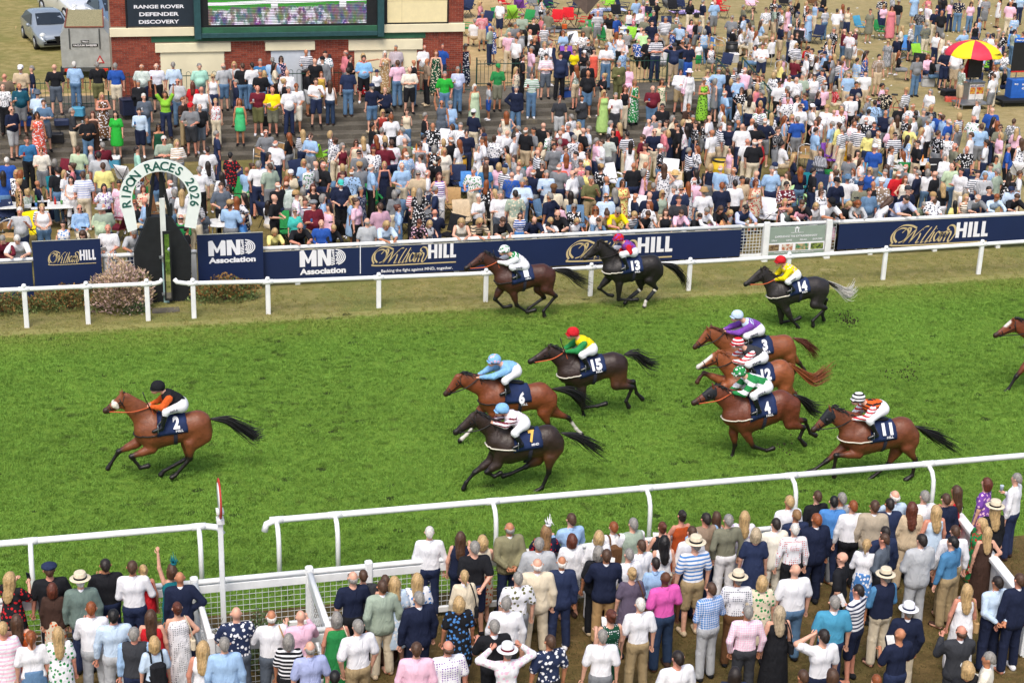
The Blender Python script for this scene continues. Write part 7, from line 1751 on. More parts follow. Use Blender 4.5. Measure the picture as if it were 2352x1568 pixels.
# ------------------------------------------------------------------ chairs, tables, boxes, bins
def ground_at(px, py, dz=0.):
    d = ray(px, py)
    for t in np.arange(20, 160, .1):
        q = CC+d*t
        if q[2]-dz <= zg(q[0], q[1]): return np.array([q[0], q[1], zg(q[0], q[1])])
    return np.array([q[0], q[1], 0])
_cm = {}
def camp_chair(loc, rz, col):
    o = empty('camp_chair', loc, rz); f = cloth(col); st_ = plain('chair frame', '2f3134', .4, .4)
    if 'seat' not in _cm:
        _cm['seat'] = MB().add([(-.26, .26, .44), (0, .26, .4), (.26, .26, .44), (-.25, 0, .4), (0, 0, .36), (.25, 0, .4), (-.26, -.22, .42), (0, -.22, .38), (.26, -.22, .42)]+[(-.26, .26, .43), (.26, .26, .43), (.26, -.22, .41), (-.26, -.22, .41)], [(0, 3, 4, 1), (1, 4, 5, 2), (3, 6, 7, 4), (4, 7, 8, 5), (9, 10, 11, 12)]).mesh('seat', None, True)
        b = MB(); g = [[(x, -.22-.1*k-.03*(1-(x/.27)**2), .44+.24*k) for x in (-.27, 0, .27)] for k in (0, 1, 2)]; V = [p for r in g for p in r]; V += [(x, y-.012, z) for x, y, z in V]; F = [(3*k+i, 3*k+i+1, 3*k+i+4, 3*k+i+3) for k in (0, 1) for i in (0, 1)]
        b.add(V, F+[tuple(q+9 for q in t[::-1]) for t in F]+[(6, 7, 16, 15), (7, 8, 17, 16)]); _cm['back'] = b.mesh('backrest', None, True)
        _cm['arm'] = MB().bbox(.25, .33, -.26, .28, .6, .625, .008).mesh('armrest', None); _cm['arm2'] = MB().bbox(-.33, -.25, -.26, .28, .6, .625, .008).mesh('armrest', None)
        for i, (a, c) in enumerate((((-.28, .26, .62), (.28, .24, 0)), ((.28, .26, .62), (-.28, .24, 0)), ((-.27, -.44, .92), (.28, -.2, 0)), ((.27, -.44, .92), (-.28, -.2, 0)))): _cm['leg%d' % i] = MB().tube([a, c], .011, 6).mesh('leg', None)
    link('seat', _cm['seat'], o, f); link('backrest', _cm['back'], o, f); link('armrest', _cm['arm'], o, f); link('armrest', _cm['arm2'], o, f)
    for i in range(4): link('leg', _cm['leg%d' % i], o, st_)
    return o
def cafe_chair(loc, rz, col):
    o = empty('cafe_chair', loc, rz); f = cloth(col)
    if 'cs' not in _cm:
        _cm['cs'] = MB().bbox(-.22, .22, -.2, .22, .42, .45, .03).mesh('seat', None); _cm['cb'] = MB().tube(smoothpath([(-.24, .0, .66), (-.2, -.2, .66), (0, -.27, .66), (.2, -.2, .66), (.24, 0, .66)], 4), .09, 6, sq=1.).mesh('backrest', None, True)
        b = MB().tube(smoothpath([(-.27, .24, 0), (-.27, .24, .62), (-.25, -.1, .74), (0, -.3, .82), (.25, -.1, .74), (.27, .24, .62), (.27, .24, 0)], 5), .016, 6)
        for s in (-1, 1): b.tube([(s*.2, -.22, .7), (s*.22, -.28, 0)], .015, 6)
        _cm['cf'] = b.mesh('frame', None, True)
    V = MB(); link('seat', _cm['cs'], o, f)
    if 'cb2' not in _cm:
        P = [(-.23, .0), (-.19, -.17), (0, -.25), (.19, -.17), (.23, 0)]; b = MB()
        for i in range(4): (x0, y0), (x1, y1) = P[i], P[i+1]; b.add([(x0, y0, .55), (x1, y1, .55), (x1, y1, .76), (x0, y0, .76), (x0*.95, y0+.015, .55), (x1*.95, y1+.015, .55), (x1*.95, y1+.015, .76), (x0*.95, y0+.015, .76)], [(3, 2, 1, 0), (4, 5, 6, 7), (2, 3, 7, 6), (0, 1, 5, 4)])
        _cm['cb2'] = b.mesh('backrest', None)
    link('backrest', _cm['cb2'], o, f); link('frame', _cm['cf'], o, ALU); return o
CHAIRS = []
def chairs(block, tile):
    for q in block.split(';'):
        x, y, c = q.split()[:3]; px, py = 588*tile[0]+float(x)/4., 392*tile[1]+float(y)/4.; R = random.Random(int(float(x)*3+float(y)*11)); g = ground_at(px, py+2, .42); rz = pi+R.uniform(-.9, .9) if R.random() < .8 else R.uniform(-1, 1)
        cafe = c.endswith('C'); c = c.rstrip('C'); o = (cafe_chair if cafe else camp_chair)(tuple(g), rz, c); CHAIRS.append((o, c, cafe, 'on the parched bank' if g[1] > 62.3 or g[0] > 24.6 else ('on the terrace' if g[1] > 56.3 else 'on the far lawn'), px))
chairs('30 150 lime;130 190 green;250 160 grey;410 190 red;530 170 red;660 195 red;570 60 navy;360 60 navy;310 60 green;690 290 green;860 360 green;975 140 black;1230 220 green;1060 350 lime;1430 250 navy;1020 60 navy;1450 60 grey;1580 70 navy;1940 90 red;460 400 grey;595 400 white;90 410 charcoal;300 400 maroon;1915 410 tanC;2030 410 tanC;2230 550 tanC;2310 530 tanC;1820 410 blueC;1850 560 black;1940 600 navy;510 540 purple;1400 540 green;1330 60 black;880 40 lime;1500 90 black;780 200 black;1900 30 red;2200 40 pink;80 60 purple;200 40 grey', (2, 0))
chairs('445 330 navy;740 510 white;860 240 skyteal;1040 280 green;260 380 black;1400 510 lime;1380 600 black;1490 620 black;1610 710 grey;2030 610 lime;800 690 tanC;850 790 tanC;300 550 tanC;820 540 tanC;250 1410 tanC;345 1440 tanC;2240 420 blue;1180 560 grey;1300 430 skyteal;680 230 black;150 40 black;420 40 brown;2080 420 navy;590 1460 purple;1180 1380 grey;1400 1400 tanC;520 560 tanC;410 590 tanC;1100 1340 navy;1250 450 blue;120 640 tanC;640 700 navy', (3, 0))
chairs('1940 250 green;1950 70 navy;2240 170 green;2330 160 lime;1920 80 navy;2100 200 navy;2290 30 red;580 1420 lime;60 1430 tanC;250 1420 tanC;1690 1330 white', (1, 0))
chairs('90 450 navy;2210 230 green;540 220 teal;500 130 black;90 220 teal;80 590 tanC;330 560 yellow;1080 520 maroon;2290 100 blue;1280 330 green;1400 400 brown;2180 140 navy;680 410 black;560 60 maroon;1180 60 white', (0, 1))
chairs('130 400 navy;580 270 lime;1390 450 navy;250 560 green;650 450 navy;1060 290 green;1250 330 black;1600 420 grey;1760 240 black;1870 110 navy;1960 170 blue;800 560 black;430 60 navy;1780 580 black;1910 440 beige;2140 430 beige;1800 330 tan;600 380 black;2250 200 black', (1, 1))
chairs('200 310 black;540 340 black;650 270 grey;1200 190 tanC;190 130 teal;240 420 tanC;700 420 black;950 90 white;1130 400 white;1480 170 beige;1790 130 charcoal;1860 200 white;2320 420 white;1440 50 white;1570 520 denim;330 430 denim;600 500 denim;2150 200 tanC', (2, 1))
chairs('270 190 navy;400 180 teal;270 290 palelime;540 90 green;380 60 navy;460 190 navy;950 70 skyteal;1230 20 green;800 170 navy;1900 60 navy;60 430 white;1760 230 white;1560 40 black;2300 20 white;1130 330 black;20 300 lightgrey', (3, 1))
from itertools import groupby
CHAIRS.sort(key=lambda c: (c[1], c[2], c[3], c[4])); ORD = ['', 'second', 'third', 'fourth', 'fifth', 'sixth', 'seventh', 'eighth', 'ninth', 'tenth', 'eleventh', 'twelfth', 'thirteenth', 'fourteenth']
for k, g in groupby(CHAIRS, key=lambda c: (c[1], c[2], c[3])):
    g = list(g); n = len(g); kind = CWORD[k[0]]+(' tub cafe chair' if k[1] else ' folding camp chair')
    for i, c in enumerate(g):
        l = kind+' standing '+k[2] if n == 1 else (('leftmost' if i == 0 else 'rightmost' if i == n-1 else ORD[i]+' from left')+' of the '+kind+'s '+k[2])
        tag(c[0], l, 'chair', 'cafe chairs among the crowd' if k[1] else 'camp chairs among the crowd')
def table(px, py, r, label, rect=None):
    g = ground_at(px, py, .72); o = empty('table', tuple(g), 0, label, 'table', 'picnic tables among the crowd'); tm = plain('pale table top', 'd8d9d6', .35)
    if rect: MB().bbox(-rect[0], rect[0], -rect[1], rect[1], .7, .73, .01).build('tabletop', tm, o); legs_ = [(sx*rect[0]*.9, sy*rect[1]*.85) for sx in (-1, 1) for sy in (-1, 1)]
    else: MB().lathe([(r-.01, .7), (r, .71), (r, .725), (r-.01, .73)], 22).build('tabletop', tm, o, True); legs_ = [(r*.6*cos(a), r*.6*sin(a)) for a in (.3, 1.9, 3.5, 5.)]
    for x, y in legs_: MB().tube([(x, y, 0), (x*.8, y*.8, .7)], .016, 6).build('leg', ALU, o, True)
    return g
def tt(i, j, x, y): return 588*i+x/4., 392*j+y/4.
tl_ = [(table(*tt(2, 0, 1005, 250), .5, 'round white table on the parched bank, left of a pair'), .3), (table(*tt(2, 0, 1140, 265), .45, 'round white table on the parched bank, right of a pair'), .3), (table(*tt(2, 0, 985, 300), .5, 'nearest round white table of three on the parched bank'), .3),
 (table(*tt(0, 1, 130, 320), .5, 'long white picnic table at the left edge, covered in cups and bottles', (.95, .35)), .7), (table(*tt(0, 1, 480, 320), .5, 'white picnic table left of the horseshoe sign, with bottles', (.6, .35)), .5), (table(*tt(0, 1, 2020, 480), .45, 'round grey metal table with drinks right of the winning post'), .3),
 (table(*tt(3, 0, 1390, 1490), .5, 'white table covered in food boxes among the right hand crowd', (.85, .4)), .6), (table(*tt(1, 1, 150, 190), .4, 'grey picnic table with a straw hat, left of the crowd', (.4, .3)), .3), (table(*tt(1, 0, 1530, 1390), .5, 'red topped picnic table in the dense crowd', (.6, .35)), .4), (table(*tt(2, 1, 1640, 200), .4, 'small round table behind the crowd at the fence'), .2)]
tw = [('white', 'e8e8e6'), ('red', 'b5322c'), ('green', '4f8f4a'), ('orange', 'd9822b'), ('blue', '3f6fae'), ('silver', 'b9bcc2')]; R = random.Random(11); tn = ['left-hand end', 'middle', 'right-hand end', 'front edge', 'back edge', 'centre']
for ti, (g, ext) in enumerate(tl_):
    for k in range(3 if ext < .4 else 6):
        cn, cc_ = tw[(k+ti) % 6]; p = g+np.array([(-1+2*k/(2 if ext < .4 else 5))*ext*.9, R.uniform(-.15, .15), .73]); bot = k % 2
        b = MB().lathe([(.03, 0), (.035, .01), (.035, .14), (.014, .2), (.014, .24)], 10, tuple(p)) if bot else MB().lathe([(.03, 0), (.04, .11), (.034, .11), (.028, .02)], 10, tuple(p))
        where = ['round table left of the pair on the bank', 'round table right of the pair on the bank', 'nearest round table on the bank', 'long table at the left edge', 'picnic table left of the horseshoe sign', 'grey table right of the winning post', 'food table in the right hand crowd', 'picnic table with the straw hat', 'red topped table in the crowd', 'small table behind the fence'][ti]
        tag(b.build('bottle' if bot else 'cup', plain('tableware '+cn, cc_, .3), None, True), cn+(' bottle on the ' if bot else ' cup on the ')+where, 'bottle' if bot else 'cup', 'drinks on the tables')
def item(name, px, py, size, col, label, cat, lid=None, handle=False):
    g = ground_at(px, py); sx, sy, sz = size; e = empty(name, tuple(g), random.Random(int(px)).uniform(-.4, .4), label, cat, 'boxes and bags on the grass'); MB().bbox(-sx/2, sx/2, -sy/2, sy/2, 0, sz, .03).build('box_body' if lid else 'bag_body', plain('item '+col, COL.get(col, col), .5), e)
    if lid: MB().bbox(-sx/2-.01, sx/2+.01, -sy/2-.01, sy/2+.01, sz+.002, sz+.07, .02).build('lid', plain('item '+lid, COL.get(lid, lid), .5), e)
    MB().tube(smoothpath([(-sx*.3, 0, sz), (-sx*.22, 0, sz+.14), (sx*.22, 0, sz+.14), (sx*.3, 0, sz)], 4), .012, 6).build('handle', plain('item dark', '24262a', .5), e, True)
for a in (('cool_box', tt(3, 0, 1375, 750), (.42, .32, .36), 'royal', 'blue cool box with white lid on the grass by the black draped chairs', 'cool box', 'white'), ('cool_box', tt(3, 0, 1465, 795), (.55, .34, .36), 'lightgrey', 'pale grey cool box in front of the blue one', 'cool box', 'grey'), ('cool_box', tt(3, 0, 760, 440), (.4, .3, .4), 'royal', 'blue cool box behind the two women in patterned dresses', 'cool box', 'skyblue'), ('cool_box', tt(2, 0, 2035, 575), (.4, .35, .35), 'lightgrey', 'grey cool box beside the black bin', 'cool box', 'white'),
 ('cool_bag', tt(0, 0, 720, 1095), (.45, .3, .3), 'skyteal', 'turquoise and blue cool bag on the terrace steps', 'bag', None), ('cool_bag', tt(0, 0, 240, 1205), (.4, .3, .3), 'royal', 'blue cool bag on the left terrace', 'bag', None), ('cool_box', tt(0, 0, 1180, 1060), (.5, .4, .5), 'darknavy', 'dark navy box seat on the terrace below the railing', 'box', 'darknavy'), ('bag', tt(2, 0, 280, 280), (.3, .2, .26), 'orange', 'orange carrier bag on the parched bank', 'bag', None), ('bag', tt(2, 0, 325, 285), (.3, .2, .26), 'red', 'red carrier bag on the parched bank', 'bag', None), ('bag', tt(2, 0, 480, 280), (.25, .15, .3), 'orange', 'second orange bag, under the red chairs', 'bag', None), ('bag', tt(2, 0, 430, 285), (.3, .25, .2), 'black', 'black bag between the red chairs', 'bag', None),
 ('tool_case', tt(3, 0, 1655, 880), (.6, .4, .2), 'black', 'black equipment case by the umbrella stand', 'case', 'charcoal'), ('tool_case', tt(3, 0, 1690, 940), (.6, .35, .2), 'coral', 'orange red case on the ground by the umbrella stand', 'case', None), ('bag', tt(0, 0, 520, 1310), (.5, .35, .3), 'black', 'black cool bag on the left terrace steps', 'bag', None), ('bag', tt(0, 0, 570, 1180), (.5, .3, .2), 'navy', 'navy rucksack lying on the terrace', 'bag', None), ('cool_box', tt(0, 0, 1050, 1540), (.4, .35, .3), 'skyteal', 'turquoise cool box behind the horseshoe sign', 'cool box', 'white'), ('bag', tt(1, 0, 90, 1160), (.35, .25, .4), 'black', 'black rucksack behind the person in yellow on the terrace', 'bag', None), ('bag', tt(2, 0, 560, 870), (.6, .4, .2), 'pink', 'pink blanket bundle on the right terrace steps', 'bag', None), ('cool_box', tt(2, 0, 490, 890), (.4, .3, .25), 'royal', 'blue cool box on the right terrace steps', 'cool box', 'navy'), ('bag', tt(2, 0, 1710, 165), (.4, .3, .25), 'black', 'black rucksack on the parched bank beside folded chairs', 'bag', None)):
    item(a[0], a[1][0], a[1][1], a[2], a[3], a[4], a[5], a[6])
for (px, py), col, r, h, l in ((tt(3, 0, 685, 1525), 'd9a52c', .3, .9, 'yellow barrel bin in the right hand crowd'), (tt(2, 1, 1905, 130), 'd9b62c', .3, .85, 'yellow barrel bin behind the crowd at the estate sign'), (tt(2, 0, 2010, 560), '1f2123', .28, .8, 'black plastic bin on the parched bank'), (tt(1, 1, 1850, 120), 'd9a52c', .3, .9, 'yellow barrel bin in the middle of the far lawn'), (tt(0, 1, 1220, 330), '2a2c2b', .28, .8, 'dark bin seen through the horseshoe sign')):
    g = ground_at(px, py); e = empty('bin', tuple(g), 0, l, 'bin', 'bins among the crowd'); MB().lathe([(r*.92, 0), (r, .06), (r, h*.33), (r*1.03, h*.35), (r, h*.37), (r, h*.66), (r*1.03, h*.68), (r, h*.7), (r, h)], 20).build('barrel', plain('bin '+col, col, .4), e, True); MB().lathe([(r*1.04, h-.02), (r*1.05, h+.03), (r*.85, h+.03), (r*.8, h-.1)], 20).build('rim', plain('bin rim', '2b2c2d', .5), e, True)
# picnic rugs
for (px, py), w, d, c, l in ((tt(2, 0, 1600, 125), 1.6, 1.2, 'lilac', 'lilac picnic rug on the parched bank'), (tt(2, 0, 920, 100), 1.4, 1., 'lavender', 'pale blue picnic rug behind the tables'), (tt(2, 0, 560, 285), 1., .5, 'black=white', 'black and white striped bag or rug by the red chairs'), (tt(2, 0, 370, 300), 1.3, .7, 'grey', 'grey rug below the red chairs')):
    g = ground_at(px, py); tag(MB().bbox(-w/2, w/2, -d/2, d/2, .05, .075, .01).build('picnic_rug', cloth(c), None, False, tuple(g)), l, 'rug', 'picnic rugs on the bank')

# ------------------------------------------------------------------ cars and the sweeper trailer behind the terrace
def car(px, py, zz, rz, paint, sc, label, plate=None):
    g = at(px, py, zz); o = empty('parked_car', (g[0], g[1], zz), rz, label, 'car', 'cars parked on the grass'); o.scale = sc
    ST = [(-2.02,.5,.3,.5,.5,.53),(-1.96,.7,.22,.62,.62,.65),(-1.8,.8,.18,.7,.7,.75),(-1.35,.855,.18,.8,.72,.87),(-.95,.86,.18,.88,.7,.96),(-.9,.86,.18,.9,.7,.99),(-.45,.86,.18,.93,.64,1.25),(-.12,.86,.18,.94,.6,1.4),(.4,.86,.18,.95,.6,1.46),(1.,.86,.18,.96,.59,1.43),(1.6,.85,.2,.97,.58,1.3),(1.9,.82,.25,.95,.58,1.02),(2.02,.72,.35,.8,.6,.84)]
    V = []; F = []
    for y, w, zb, zl, wr, zr in ST:
        h = [(w*.9, zb), (w, zb+.16), (w, zl-.1), (w*.965, zl), (wr+.03, zr-.05), (wr*.8, zr), (0, zr+.015)]
        V += [(x, y, z) for x, z in h]+[(-x, y, z) for x, z in h[-2::-1]]
    n = 13
    for i in range(len(ST)-1):
        for k in range(n-1): F.append((i*n+k, i*n+k+1, (i+1)*n+k+1, (i+1)*n+k))
        F.append((i*n+n-1, i*n, (i+1)*n, (i+1)*n+n-1))
    F += [tuple(range(n)), tuple(range((len(ST)-1)*n+n-1, (len(ST)-1)*n-1, -1))]
    F = [f[::-1] for f in F]
    t = NT('car paint '+paint); t.b.inputs['Base Color'].default_value = (*lin(paint), 1); t.b.inputs['Roughness'].default_value = .22; t.b.inputs['Metallic'].default_value = .35; t.b.inputs['Coat Weight'].default_value = .6
    MB().add(V, F).build('body', t.m, o, True)
    MB().add([(-.63, -.9, 1.0), (.63, -.9, 1.0), (.55, -.19, 1.38), (-.55, -.19, 1.38), (0, -.95, 1.012), (0, -.22, 1.41)], [(0, 4, 5, 3), (4, 1, 2, 5)]).build('windscreen', GLASS_DARK, o)
    for s in (-1, 1):
        MB().add([(s*.862, -.62, .97), (s*.862, 1.4, 1.0), (s*.66, 1.2, 1.33), (s*.67, 0., 1.36)], [(0, 1, 2, 3) if s > 0 else (3, 2, 1, 0)]).build('side_window', GLASS_DARK, o)
        MB().lathe([(.03, -.05), (.13, -.02), (.13, .02), (.03, .05)], 14, (s*.6, -1.83, .68), 'y').build('headlight', plain('headlight lens', 'd5d8d6', .1, spec=.8), o, True)
        mi = MB().lathe([(.02, -.08), (.08, -.05), (.09, .03), (.03, .07)], 10, (s*.98, -.68, .98), 'x').build('wing_mirror', t.m, o, True)
        for yy in (-1.28, 1.28):
            w_ = MB().lathe([(.2, -.1), (.3, -.1), (.315, -.06), (.315, .06), (.3, .1), (.2, .1)], 20, (s*.78, yy, .31), 'x').build('wheel', plain('tyre rubber', '18191b', .8), o, True); MB().lathe([(.19, -.105), (.2, 0), (.19, .105)], 14, (s*.78, yy, .31), 'x').build('rim', ALU, w_, True)
    MB().prism([(-.14, .66), (.14, .66), (.02, .32), (-.02, .32)], -2.05, -1.98).build('grille', plain('dark grille', '14161a', .4), o)
    MB().box(-.6, .6, -2.045, -1.99, .27, .37).build('lower_grille', plain('dark grille', '14161a', .4), o)
    pl_ = MB().bbox(.16, .62, -2.07, -2.02, .47, .58, .005).build('number_plate', plain('white plate', 'e6e6e0', .5), o)
    if plate: text(plate, .19, .59, .49, .56, -2.075, BLACK, pl_, bold=.02)
    return o
car(112, 100, .3, radians(12), '98a1aa', (1, 1, 1), 'silver grey hatchback parked left of the sweeper trailer', 'SO09 CXV')
car(165, 38, .3, radians(22), 'e6e8ea', (1.08, 1.1, 1.15), 'white car parked behind the silver grey hatchback')
car(262, 66, .3, radians(15), '6f8296', (1, 1, 1), 'blue grey car mostly hidden behind the brick building')
tg = at(200, 178, .45); TY = tg[1]; tr_ = empty('sweeper_trailer', (tg[0], TY, .4), radians(-3), 'grey metal vacuum sweeper trailer with mesh top by the brick building', 'trailer')
GREY = plain('grey sheet metal', 'a9adad', .45, .2, var=.15, scale=3.); RUST = plain('rusty frame', '7a4436', .8)
W2 = .95; MB().prism([(-W2, .45), (W2, .45), (W2, 1.75), (W2-.22, 2.05), (-W2+.22, 2.05), (-W2, 1.75)], 0, 2.6).build('hopper', GREY, tr_)
MB().add([(-.72, .02, 2.06), (.72, .02, 2.06), (.68, 1.6, 2.5), (-.68, 1.6, 2.5), (-.72, .02, 2.0), (.72, .02, 2.0), (.68, 1.6, 2.44), (-.68, 1.6, 2.44)], [(0, 1, 2, 3), (7, 6, 5, 4), (0, 4, 5, 1), (1, 5, 6, 2), (3, 2, 6, 7), (0, 3, 7, 4)]).build('mesh_top', plain('dusty mesh', '8a8464', .9, var=.25, scale=20.), tr_)
MB().tube([(-.75, .0, 2.07), (.75, 0, 2.07)], .03, 6).tube([(-.75, 0, 2.07), (-.7, 1.62, 2.53)], .03, 6).tube([(.75, 0, 2.07), (.7, 1.62, 2.53)], .03, 6).build('top_frame', RUST, tr_)
for x in (-.62, .55): MB().box(x, x+.05, -.03, -.003, 1.2, 2.0).build('strut', plain('dark strut', '4a4d4e', .5), tr_)
lb = MB().box(-.5, .5, -.02, -.003, 1.28, 1.4).build('label_plate', BLACK, tr_); text('VACUUM SWEEPER', -.47, .47, 1.305, 1.375, -.023, LETTER, lb, bold=.03)
lb2 = MB().prism([(-.17, 1.54), (.17, 1.54), (.13, 1.44), (-.13, 1.44)], -.02, -.003).build('label_plate', BLACK, tr_); text('TRILO', -.13, .13, 1.46, 1.52, -.023, LETTER, lb2, bold=.03)
tri = MB().prism([(.38, .62), (.72, .62), (.55, .95)], -.02, -.003).build('warning_triangle', plain('red reflector', 'b3202a', .4), tr_); MB().prism([(.45, .655), (.65, .655), (.55, .86)], -.026, -.021).build('triangle_face', plain('triangle face', 'd9cfc4', .5), tri)
MB().box(-.9, .9, -.05, .1, .3, .44).build('bumper', plain('dark strut', '4a4d4e', .5), tr_)
for s in (-1, 1):
    MB().bbox(s*.75-.1, s*.75+.1, -.08, -.052, .3, .42, .01).build('tail_light', plain('tail light', 'c8301e', .3), tr_)
    MB().lathe([(.15, -.1), (.3, -.1), (.32, 0), (.3, .1), (.15, .1)], 18, (s*.98, 1.2, -.05), 'x').build('wheel', plain('tyre rubber', '18191b', .8), tr_, True)

# ------------------------------------------------------------------ bookmakers' pitch: umbrella, boards, stands
UY = 61.5; ux, uz = onY(2240, 93, UY); ur = (onY(2299, 125, UY)[0]-onY(2184, 125, UY)[0])/2*1.02; zl_ = onY(2240, 124, UY)[1]
um = empty('parasol', (ux, UY, 0), radians(11), 'red and yellow panelled bookmaker parasol at the upper right', 'parasol')
for k in range(8):
    a0, a1 = 2*pi*k/8, 2*pi*(k+1)/8; V = []; nr = 5
    for i in range(nr+1):
        t = i/nr; r = ur*sin(t*1.25)/sin(1.25); z = uz-(uz-zl_)*(t**1.9)
        for j in range(4): a = a0+(a1-a0)*j/3; sag = -.05*sin(pi*j/3)*t; V.append((r*cos(a), r*sin(a), z+sag))
    n = len(V); V += [(x, y, z-.012) for x, y, z in V]; F = []
    for i in range(nr):
        for j in range(3): q = (i*4+j, (i+1)*4+j, (i+1)*4+j+1, i*4+j+1); F += [q, tuple(p+n for p in q[::-1])]
    for j in range(3): q0 = nr*4+j; F.append((q0, q0+n, q0+n+1, q0+1))
    pnl = MB().add(V, F).build('panel', plain('parasol '+('red' if k % 2 else 'yellow'), 'd8324a' if k % 2 else 'ecd419', .6, bump=.1), um, True)
MB().tube([(0, 0, 0), (0, 0, uz+.06)], .025, 8).build('pole', plain('dark pole', '2b2d30', .4, .5), um, True)
tx = text('CALDWELL', 0, .5, 0, .09, 0, plain('dark print', '4a4416', .6), None, bold=.02); tx.parent = um; a = radians(-68); tx.location = (ur*.93*cos(a)-.2, ur*.93*sin(a)-.06, zl_+.07); tx.rotation_euler = (radians(-25), 0, radians(18))
def bxz(x, y, Y): return onY(*tt(3, 0, x, y), Y)
SY = 61.2
def slab(name, x0, y0, x1, y1, Y, th, mat, label, cat, rz=0.):
    a = bxz(x0, (y0+y1)/2, Y)[0]; c = bxz(x1, (y0+y1)/2, Y)[0]; zt = bxz((x0+x1)/2, y0, Y)[1]; zb = bxz((x0+x1)/2, y1, Y)[1]; o = empty(name, (a, Y, max(zb, 0)), 0, label, cat); return o, c-a, zt-max(zb, 0)
o, w, h = slab('odds_board', 1845, 530, 1972, 716, SY, .06, BLACK, 'tall black odds board under the red and yellow parasol', 'board'); MB().bbox(0, w, 0, .06, 0, h, .01).build('board', BLACK, o); MB().bbox(-.015, w+.015, -.01, .07, h+.001, h+.03, .005).build('frame', plain('board frame', '3a3c3f', .4), o); MB().tube([(w/2, .1, -1.2), (w/2, .1, h*.8)], .025, 6).build('pole', STEEL, o)
o, w, h = slab('red_banner', 1770, 545, 1846, 720, SY+.15, .05, None, 'red fabric banner beside the black odds board', 'banner'); MB().prism([(0, 0), (w, 0), (w, h), (w*.75, h)], 0, .02).build('fabric', plain('red banner cloth', 'a81c24', .7, bump=.3), o)
o, w, h = slab('bookmaker_stand', 1843, 765, 1985, 935, SY-.1, .6, None, 'silver bookmaker stand with two colourful posters', 'stand'); MB().bbox(0, w, 0, .5, 0, h, .02).build('case', plain('silver case', 'a3a6a6', .35, .5), o); MB().bbox(-.03, w+.03, -.03, .53, h+.002, h+.04, .01).build('tray', STEEL, o)
for u0, u1 in ((.04, .42), (.46, .97)):
    ps = MB().box(w*u0, w*u1, -.015, -.003, h*.12, h*.92).build('poster', plain('poster paper', 'e6e2dc', .6), o); t = NT('poster picture'); nz_p = t.noise(t.pos(), 9, 4, .7); t.l(t.mix(t.ramp(nz_p, .42, .58), lin('c03a30'), lin('d9b23a')), t.b.inputs['Base Color']); MB().box(w*u0+.02, w*u1-.02, -.02, -.016, h*.42, h*.78).build('picture', t.m, ps)
    text('caldwell', w*u0+.02, w*u1-.02, h*.81, h*.89, -.018, plain('purple print', '4a2f7a', .6), ps, bold=.02)
a = ground_at(*tt(3, 0, 1895, 1015)); pf = empty('platform', (a[0], a[1], 0), 0, 'low metal platform under the bookmaker stand', 'platform'); MB().bbox(-.65, .65, -.1, .8, .22, .27, .01).build('deck', STEEL, pf)
for sx in (-.6, .6): MB().tube([(sx, -.05, 0), (sx, -.05, .22)], .025, 6).build('leg', STEEL, pf); MB().tube([(sx, .75, 0), (sx, .75, .22)], .025, 6).build('leg', STEEL, pf)
BL = plain('blue stand print', '2560b8', .5); o, w, h = slab('bookmaker_stand', 2236, 735, 2420, 932, SY-.1, .6, None, 'blue bookmaker stand with white lettering at the right edge', 'stand'); MB().bbox(0, w, 0, .5, 0, h, .02).build('case', BL, o)
for s, x0, x1, v in (('Barry', .12, .3, .75), ('Barry', .5, .95, .72), ('Garr', .5, .9, .55), ('horses', .1, .35, .45)): 
    if s != 'horses': text(s, w*x0, w*x1, h*v, h*(v+.1), -.006, LETTER, o, bold=.03)
o2, w, h = slab('odds_board', 2262, 395, 2420, 668, SY-.05, .06, None, 'tall dark odds board with blue header at the right edge', 'board'); MB().bbox(0, w, .1, .16, 0, h, .01).build('board', BLACK, o2); MB().bbox(0, w, .08, .17, h+.002, h+.18, .02).build('header', BL, o2); text('Barry Ga', .05, .62, h+.04, h+.13, .074, LETTER, o2, bold=.03); MB().box(.0, w, .06, .098, .0, .05).build('red_strip', plain('red strip', 'c8302a', .5), o2); MB().tube([(w*.4, .2, -1.2), (w*.4, .2, h*.6)], .03, 6).build('pole', STEEL, o2)
a = ground_at(*tt(3, 0, 2260, 985)); pf = empty('platform', (a[0], a[1], 0), 0, 'low black platform under the blue stand at the right edge', 'platform'); MB().bbox(-.6, 1.2, -.1, .9, .2, .3, .01).build('deck', BLACK, pf); MB().box(-.55, -.45, 0, .1, 0, .2).box(1., 1.1, 0, .1, 0, .2).build('leg', BLACK, pf)
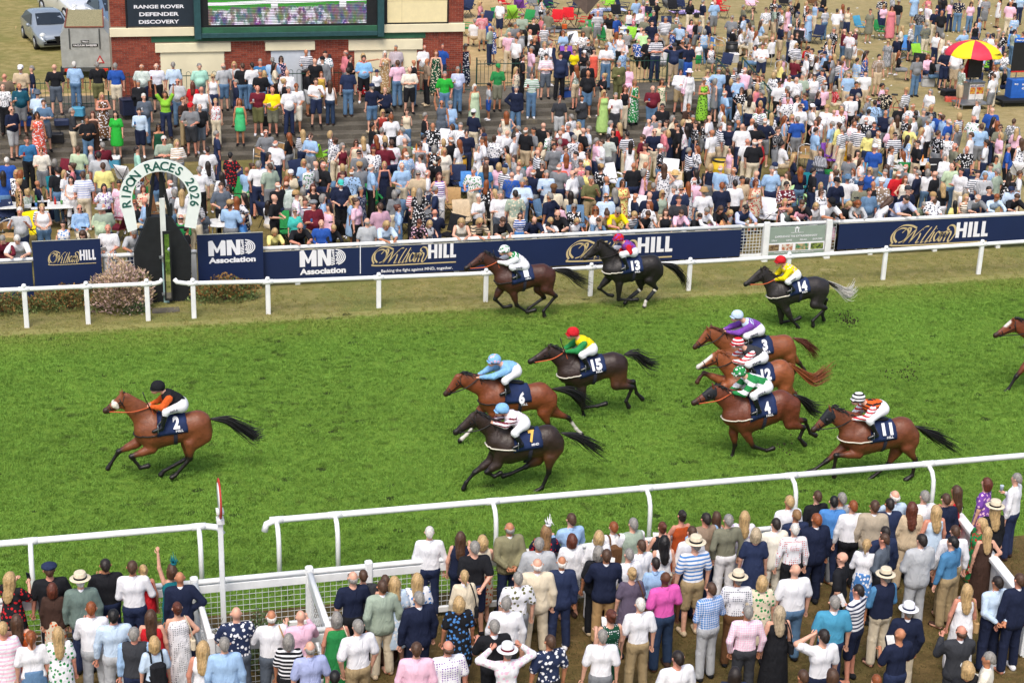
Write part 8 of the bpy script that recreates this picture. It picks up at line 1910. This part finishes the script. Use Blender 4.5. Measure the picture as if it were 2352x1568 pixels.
# brown square parasol reaching into the top of the picture
c = at(1348, 35, .9); o = empty('parasol', (c[0], c[1], 0), 0, 'brown square canvas parasol at the top edge, tilted with one corner pointing down', 'parasol'); BRN = plain('brown canvas', '5f534b', .85, bump=.2)
cr = [(0, 0, .9), (1.08, .42, 1.95), (0, .84, 3.0), (-1.08, .42, 1.95)]; ap = (0, .02, 2.1)
for k in range(4):
    p0, p1 = cr[k], cr[(k+1) % 4]; q = [(x, y+.03, z) for x, y, z in (ap, p0, p1)]; MB().add([ap, p0, p1]+q, [(0, 1, 2), (5, 4, 3), (1, 4, 5, 2)]).build('panel', BRN, o)
MB().tube([(0, .05, 2.1), (0, 1.0, 1.7), (0, 1.9, 0)], .025, 8).build('pole', plain('dark pole', '2b2d30', .4, .5), o, True)
# bicycle the person in black sits on at the right
g = ground_at(*tt(3, 0, 1095, 1055)); bk = empty('bicycle', tuple(g), radians(60), 'red bicycle ridden by the person in black on the right bank', 'bicycle'); RB = plain('red bike paint', 'b5302c', .3)
for yy in (-.5, .5): wh_ = MB().tube([(.0, yy+.3*cos(t), .31+.3*sin(t)) for t in np.linspace(0, 2*pi, 21)], .014, 6, cap=False).build('wheel', plain('tyre rubber', '18191b', .8), bk, True); MB().tube([(0, yy-.28, .31), (0, yy+.28, .31)], .006, 4).tube([(0, yy, .03), (0, yy, .59)], .006, 4).build('spokes', STEEL, wh_)
MB().tube([(0, -.5, .31), (0, -.12, .3), (0, -.2, .78), (0, -.5, .31)], .018, 6).tube([(0, -.12, .3), (0, .36, .75), (0, -.19, .72)], .018, 6).tube([(0, .36, .95), (0, .5, .31)], .018, 6).build('frame', RB, bk, True); MB().tube([(-.28, .34, .98), (.28, .34, .98)], .016, 6).build('handlebar', STEEL, bk, True); MB().bbox(-.06, .06, -.34, -.08, .8, .86, .02).build('saddle', BLACK, bk)
# litter on the bank
R = random.Random(3); b = MB()
for i in range(90): g = ground_at(R.uniform(1900, 2340), R.uniform(20, 235)); s = R.uniform(.02, .07); b.add([tuple(g+[-s, -s*.6, .03]), tuple(g+[s, -s*.5, .04]), tuple(g+[s*.8, s*.7, .06]), tuple(g+[-s, s*.6, .03])], [(0, 1, 2, 3)])
tag(b.build('litter', plain('paper litter', 'dcdcd8', .7)), kind='stuff')
